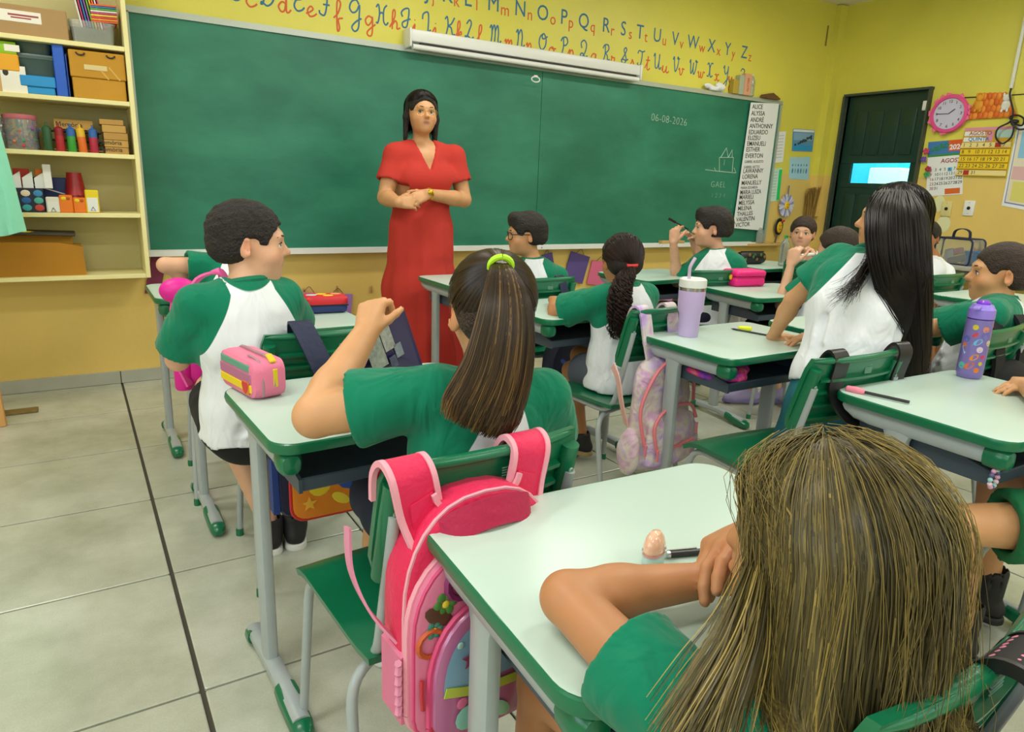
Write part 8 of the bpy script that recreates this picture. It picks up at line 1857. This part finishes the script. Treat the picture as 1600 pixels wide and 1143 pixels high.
# purple printed bottle
bx, by = 2.245, .975
t = thing('water_bottle', (bx, by, TZ), .3, 'translucent purple water bottle with printed stickers at the right desk edge', 'bottle')
M_PB = mat('translucent_purple', '8f7fcb', .3, trans=.25, spec=.5); M_PC = mat('lavender_plastic', '9a82e6', .35)
MB().lathe([(0, 0), (.030, 0), (.0335, .005), (.0350, .02), (.0352, .170), (.0345, .176)], n=32).build('bottle_body', M_PB, t)
MB().lathe([(.0330, .176), (.0330, .180)], n=32, cap=False).build('gasket', mat('dark_purple', '3f2f86', .4), t)
MB().lathe([(.0352, .180), (.0355, .184), (.0345, .206), (.031, .210), (.026, .220), (0, .221)], n=32).build('screw_cap', M_PC, t)
MB().lathe([(.018, .218), (.018, .226), (.013, .232), (0, .233)], n=20).build('drink_spout', mat('clear_purple', '8a4ad8', .2), t)
e = V3(math.cos(-.3), math.sin(-.3), 0)
mb = MB(); mb.rbox((-.045, .008, .213), (.05, .018, .008), .003, 2); mb.build('flip_lever', M_PC, t)
MB().tube([(.036+.013*math.cos(a), -.006, .205+.013*math.sin(a)) for a in np.linspace(0, 2*PI, 16)], .0045, 6, cap=False).build('carry_ring', M_WHITE, t)
st = [('d8c83a', 'disc', 200, .155, .008), ('d88a6a', 'disc', 245, .150, .009), ('c83a3a', 'disc', 300, .150, .010), ('d83a4a', 'leaf', 205, .132, .009), ('6a6ab8', 'disc', 250, .133, .011), ('5a6ab8', 'disc', 170, .118, .010), ('6ab8e0', 'leaf', 222, .112, .014), ('d8c8a8', 'disc', 275, .110, .009), ('d8c8d8', 'disc', 235, .090, .009), ('a8e0e8', 'star', 178, .088, .016), ('e08a3a', 'leaf', 218, .066, .014), ('d83a5a', 'disc', 255, .068, .006), ('d0b83a', 'disc', 250, .048, .006), ('e06a2a', 'leaf', 205, .040, .015), ('e0803a', 'disc', 238, .028, .008), ('5ab8a8', 'disc', 170, .038, .010), ('d87a5a', 'disc', 165, .10, .007)]
for c, kd, ang, z, r_ in st:
    a = R(ang-25); n_ = V3(math.cos(a), math.sin(a), 0); x_ = V3(-math.sin(a), math.cos(a), 0); mb = MB(); M_ = frame_M(n_*.0353+V3(0, 0, z), x_, (0, 0, 1))
    pts = [(r_*math.cos(q), r_*(1 if kd == 'disc' else .55)*math.sin(q)) for q in np.linspace(0, 2*PI, 13)[:-1]] if kd != 'star' else [(-r_, r_*.4), (r_, r_), (-r_*.2, -r_)]
    if kd == 'leaf': pts = [(x*.8-y*.6, x*.6+y*.8) for x, y in pts]
    rg = [[V3(*(M_@Vector((x, y, 0)))[:3]) for x, y in pts]]
    fl = [p*np.array([1, 1, 1]) for p in rg[0]]; vs = []
    for p in fl: q = p.copy(); rr_ = .0357/np.hypot(q[0], q[1]); q[:2] *= rr_; vs.append(q)
    ins = [v*np.array([.98, .98, 1]) for v in vs]; mb.loft([ins, vs]); mb.build('sticker', mat('st'+c, c, .4), t, smooth=0, fix=True)
# pencil with pink topper
p0, p1 = at(1322, 606, Z=TZ+.006), at(1421, 628, Z=TZ+.006); d = p1-p0; L = np.linalg.norm(d)
t = thing('pencil', tuple(p0), 0, 'black pencil with a soft pink eraser top at the desk\'s left corner', 'pencil'); MB().tube([d*.2, d], .0042, 8).build('pencil_shaft', M_BLACK, t); MB().tube([d*-.01, d*.02, d*.16, d*.28, d*.31], [.003, .0085, .0105, .0085, .0045], 12).build('eraser_top', mat('soft_pink', 'f08aa0', .5), t)
# egg-shaped sharpener and pen on the nearest desk
a = at(1024, 880, Z=TZ); t = thing('sharpener', (a[0], a[1]+.005, TZ), R(25), 'small egg-shaped sharpener with iridescent peach top by the girl\'s forearm', 'sharpener')
MB().loft([[(x*k, y*k*.6, z) for x, y in rrect(.046, .046, .022, 6)] for z, k in ((0, .95), (.004, 1), (.016, 1), (.0185, .98))]).build('base', mat('frosted_mint', 'b8d4cc', .35), t); 
MB().lathe([(.0225, .0175), (.0232, .021), (.0225, .029), (.0185, .039), (.011, .046), (0, .0485)], n=24, ys=.62).build('dome', mat('peach_shell', 'e8b89a', .15, coat=.6), t); MB().loft([[(x*k, y*k*.62, z) for x, y in rrect(.048, .048, .023, 6)] for z, k in ((.0165, 1.0), (.020, 1.02))], cap=False).build('pink_rim', mat('pink_rim', 'd89aa0', .3), t)
p0, p1 = at(1043, 866, Z=TZ+.005), at(1110, 860, Z=TZ+.005); t = thing('pen', tuple(p0), 0, 'black capped pen lying beside the egg-shaped sharpener', 'pen'); d = p1-p0
MB().tube([d*0, d], .0048, 10).build('barrel', M_BLACK, t); MB().tube([d*.02+V3(0, .003, .005), d*.7+V3(0, .003, .005)], .0012, 6).build('clip', M_METAL, t); MB().tube([d*-.02, d*.05], .0052, 10).build('grey_tip', M_METAL, t)
# dark blue book in the ponytail girl's hand
bq = [at(631, 481, Y=1.50), at(662, 575, Y=1.50), at(545, 612, Y=1.42), at(560, 520, Y=1.42)]
t = thing('workbook', tuple(bq[1]), 0, 'dark purple workbook tilted in the ponytail girl\'s raised hand', 'book'); q = [p-bq[1] for p in bq]; nn = unit(np.cross(q[0]-q[1], q[2]-q[1])); nn = -nn if nn[1] < 0 else nn
def slab(mb, qs, off, th): mb.add([*[p+nn*off for p in qs], *[p+nn*(off+th) for p in qs]], [(0, 1, 2, 3), (7, 6, 5, 4), (0, 4, 5, 1), (1, 5, 6, 2), (2, 6, 7, 3), (3, 7, 4, 0)])
mb = MB(); slab(mb, q, 0, .0012); mb.build('cover', mat('purple_cover', '2a2450', .25, coat=.2), t, smooth=0, fix=True)
mb = MB(); q2 = [p*.985 for p in q]; slab(mb, q2, .0014, .010); mb.build('pages', mat('page_edges', 'd8d8d4', .7), t, smooth=0, fix=True)
mb = MB(); slab(mb, q, .0118, .0012); mb.build('cover', mat('purple_cover', '2a2450', .25), t, smooth=0, fix=True)
ex_, ey_ = q[3]-q[0], q[1]-q[0]
for u0, v0, u1, v1, c in ((.42, .12, .64, .45, '9aa09a'), (.66, .02, .98, .62, '8f9a92'), (.30, .42, .46, .62, '7a848e'), (.48, .55, .62, .72, '454c66'), (.64, .68, .76, .85, '6a7284'), (.78, .68, .99, .97, '98a29a')):
    f = lambda u, v: q[0]+ex_*u+ey_*v*(1-.0*u)
    mb = MB(); slab(mb, [f(u0, v0), f(u0, v1), f(u1, v1), f(u1, v0)], -.0012, .001); mb.build('printed_photo', mat('bk'+c, c, .4, var=.3, vscale=90), t, smooth=0, fix=True)
# open notebook pages on the ponytail girl's desk
t = thing('notebook', (.70, 1.60, TZ), R(6), 'white open notebook on the desk beyond the ponytail girl\'s shoulder', 'notebook')
for s_ in (-1, 1): MB().rbox((s_*.082, 0, .005), (.16, .215, .009), .003, 2, (0, R(s_*2), 0)).build('page_block', mat('white_pages', 'e8ebea', .7), t)
# pen held by the boy, cap held by the other boy
w = PEN.J['wrL']; p0, p1 = at(1046, 342, Y=3.06), at(1075, 358, Y=3.09); t = thing('pen', tuple(p0), 0, 'black pen twirled between the hands of the thick-haired boy', 'pen'); d = p1-p0; MB().tube([d*0, d*.3], .0085, 10).build('cap', M_BLACK, t); MB().tube([d*.3, d], .0042, 8).build('barrel', M_BLACK, t)
p0, p1 = at(1251, 399, Y=2.93), at(1271, 397, Y=2.93); t = thing('marker', tuple(p0), 0, 'short white marker held by the boy facing the camera', 'marker'); d = p1-p0; MB().tube([d*0, d], .011, 10).build('barrel', M_WHITE, t)
# folded things in the tumbler desk's tray
t = thing('folded_bag', (1.845, 1.60, HD-.1205), 0, 'purple and pink folded drawstring bag in the tray of the tumbler desk', 'bag')
S = Solid(); S.ell(V3(0, 0, .028), V3(.085, .13, .026), None, .02); S.ell(V3(.02, -.03, .05), V3(.07, .09, .018), None, .01); V, Q = S.mesh(.007, disp=lambda P: -.006*wav(P, 70, 3)); V[:, 2] = np.maximum(V[:, 2], .001); np_mesh('bag_cloth', V+np.array(t.location), Q, tiedye('purple_pink_cloth', ['2f2a9a', '5a3ab8', 'e02a8a', 'd8a06a']), t)
# bead charm on the right desk's plug
t = thing('bead_charm', (1.722, .652, .634), 0, 'string of pastel beads hanging from the right desk\'s green plug', 'charm')
for i in range(12): an = 2*PI*i/12; MB().ball((.017*math.cos(an), 0, -.022+.022*math.sin(an)), .0058, 8).build('bead', mat('bead%d' % (i % 4), ['d8a0c0', '5a5a8a', '9ad0d0', 'e8c8d8'][i % 4], .3), t)
MB().tube([(0, 0, 0), (0, 0, .03)], .0015, 5).build('cord', M_WHITE, t)

# ---- counter by the right wall with the clear bag and a blue box
ct = at(1465, 409, X=6.0); cz = .742
t = thing('counter_table', (6.10, 2.62, 0), 0, 'long grey counter table against the right wall', 'table')
MB().rbox((0, 0, cz-.0175), (.62, 1.15, .035), .006, 2).build('worktop', mat('grey_laminate', 'a9a79c', .4), t)
for x in (-.26, .26):
    for y in (-.50, .50): MB().rbox((x, y, (cz-.035)/2), (.045, .045, cz-.035), .004, 1).build('leg', M_GREY, t)
MB().rbox((-.27, 0, cz-.075), (.02, 1.0, .07), .003, 1).build('apron', mat('dark_grey_apron', '6a6a66', .5), t)
a = at(1495, 408, X=5.92); t = thing('clear_toiletry_bag', (5.92, a[1], cz+.001), R(78), 'clear zipped bag with navy edges and handle on the grey counter', 'bag')
w, h_, d_ = .31, .20, .14; ol = rrect(w, h_, .035, 5, 0, h_/2)
MB().loft([[(x, y, z) for x, z in ol] for y in (-d_/2, d_/2)]).build('clear_wall', mat('clear_vinyl', 'e4eaea', .08, trans=.85), t, fix=True)
for y in (-d_/2, d_/2): MB().tube([(x, y, z) for x, z in ol+ol[:1]], .008, 6, cap=False).build('edge_trim', M_NVY, t)
MB().rbox((0, 0, h_), (w-.05, d_*.9, .012), .004, 1).build('zip_panel', M_NVY, t); mb = MB(); strap(mb, [(-.07, 0, h_), (-.06, 0, h_+.055), (0, 0, h_+.075), (.06, 0, h_+.055), (.07, 0, h_)], .026, .006, (0, 1, 0)); mb.build('handle', M_NVY, t)
for (x, y, z, dx, dz, c) in ((-.08, -.03, .06, .09, .08, 'd8d8dc'), (.0, -.03, .10, .10, .05, 'e0a0b0'), (.06, -.02, .07, .07, .09, 'c8ccd0'), (-.02, 0, .04, .16, .05, '8a8f98'), (.09, -.03, .05, .04, .06, 'e8e4d8')): MB().rbox((x, y, z), (dx, .03, dz), .01, 2, (0, .3, 0)).build('content_packet', mat('pk'+c, c, .4), t)
a = at(1532, 404, X=6.0); t = thing('storage_box', (6.0, a[1]-.02, cz+.001), .1, 'sky blue plastic box on the grey counter behind the right-hand boy', 'box'); MB().loft([[(x*k, y*k, z) for x, y in rrect(.22, .16, .02, 4)] for z, k in ((0, .9), (.10, 1))]).build('tub', mat('sky_blue_tub', '2a8ad8', .4), t); MB().rbox((0, 0, .106), (.235, .175, .014), .005).build('lid', mat('sky_blue_tub', '2a8ad8', .4), t)
# ---- mint cloth, post and plate at the left edge
mb = MB(); gx, gz = 26, 24
def cloth_pt(u, v): 
    x0, x1 = -.62, -.265+.085*v**.8; x = x0+(x1-x0)*u; z = 1.62-.70*v-.06*(u < .55)*v+.012*math.sin(u*14)*v; return (x, 3.90+.018*math.sin(u*22+1.5*v)*(.3+v), z)
vs = [cloth_pt(i/(gx-1), j/(gz-1)) for j in range(gz) for i in range(gx)]; n = len(vs); vs += [(x, y+.004, z) for x, y, z in vs]; fs = []
for j in range(gz-1):
    for i in range(gx-1): a = j*gx+i; fs += [(a, a+gx, a+gx+1, a+1), (n+a, n+a+1, n+a+gx+1, n+a+gx)]
bd = list(range(gx))+[j*gx+gx-1 for j in range(1, gz)]+[(gz-1)*gx+i for i in range(gx-2, -1, -1)]+[j*gx for j in range(gz-2, 0, -1)]
for a, b in zip(bd, bd[1:]+bd[:1]): fs.append((a, b, n+b, n+a))
t = thing('hanging_cloth', (-.45, 3.9, 1.62), 0, 'mint green cloth hanging at the left edge in front of the shelf', 'cloth'); mb.add([(x+.45, y-3.9, z-1.62) for x, y, z in vs], fs); mb.build('cloth_panel', mat('mint_cloth', '8fd8bc', .85, bump=.2, bscale=30), t, fix=True); MB().tube([(-.25, .002, .004), (.25, .002, .004)], .012, 10).build('rail', M_WOOD, t)
for x in (-.22, .22): MB().tube([(x, .002, .0), (x, .002, ZC-1.62)], .004, 6).build('hanging_wire', M_GREY, t)
mb = MB(); a = at(2, 600, Y=3.96)
t = thing('wooden_stand', (-.44, 3.97, 0), 0, 'pale orange wooden stand at the left edge below the mint cloth', 'stand'); M_OWOOD = mat('orange_wood', 'd8a262', .6, var=.05)
MB().rbox((.045, 0, .22), (.035, .045, .44), .004, 1, (0, R(-2), 0)).build('leg', M_OWOOD, t); MB().rbox((-.22, 0, .22), (.035, .045, .44), .004, 1).build('leg', M_OWOOD, t); MB().rbox((-.09, 0, .45), (.34, .10, .03), .004, 1).build('top', M_OWOOD, t)
a = at(25, 645, Z=0); o = MB().rbox((a[0], a[1], .006), (.19, .075, .012), .002, 1).build('wood_block', mat('brown_plate', '7d6a3a', .7, var=.15, vscale=30)); tag(o, 'small brown wooden block lying on the floor near the left skirting', 'block')
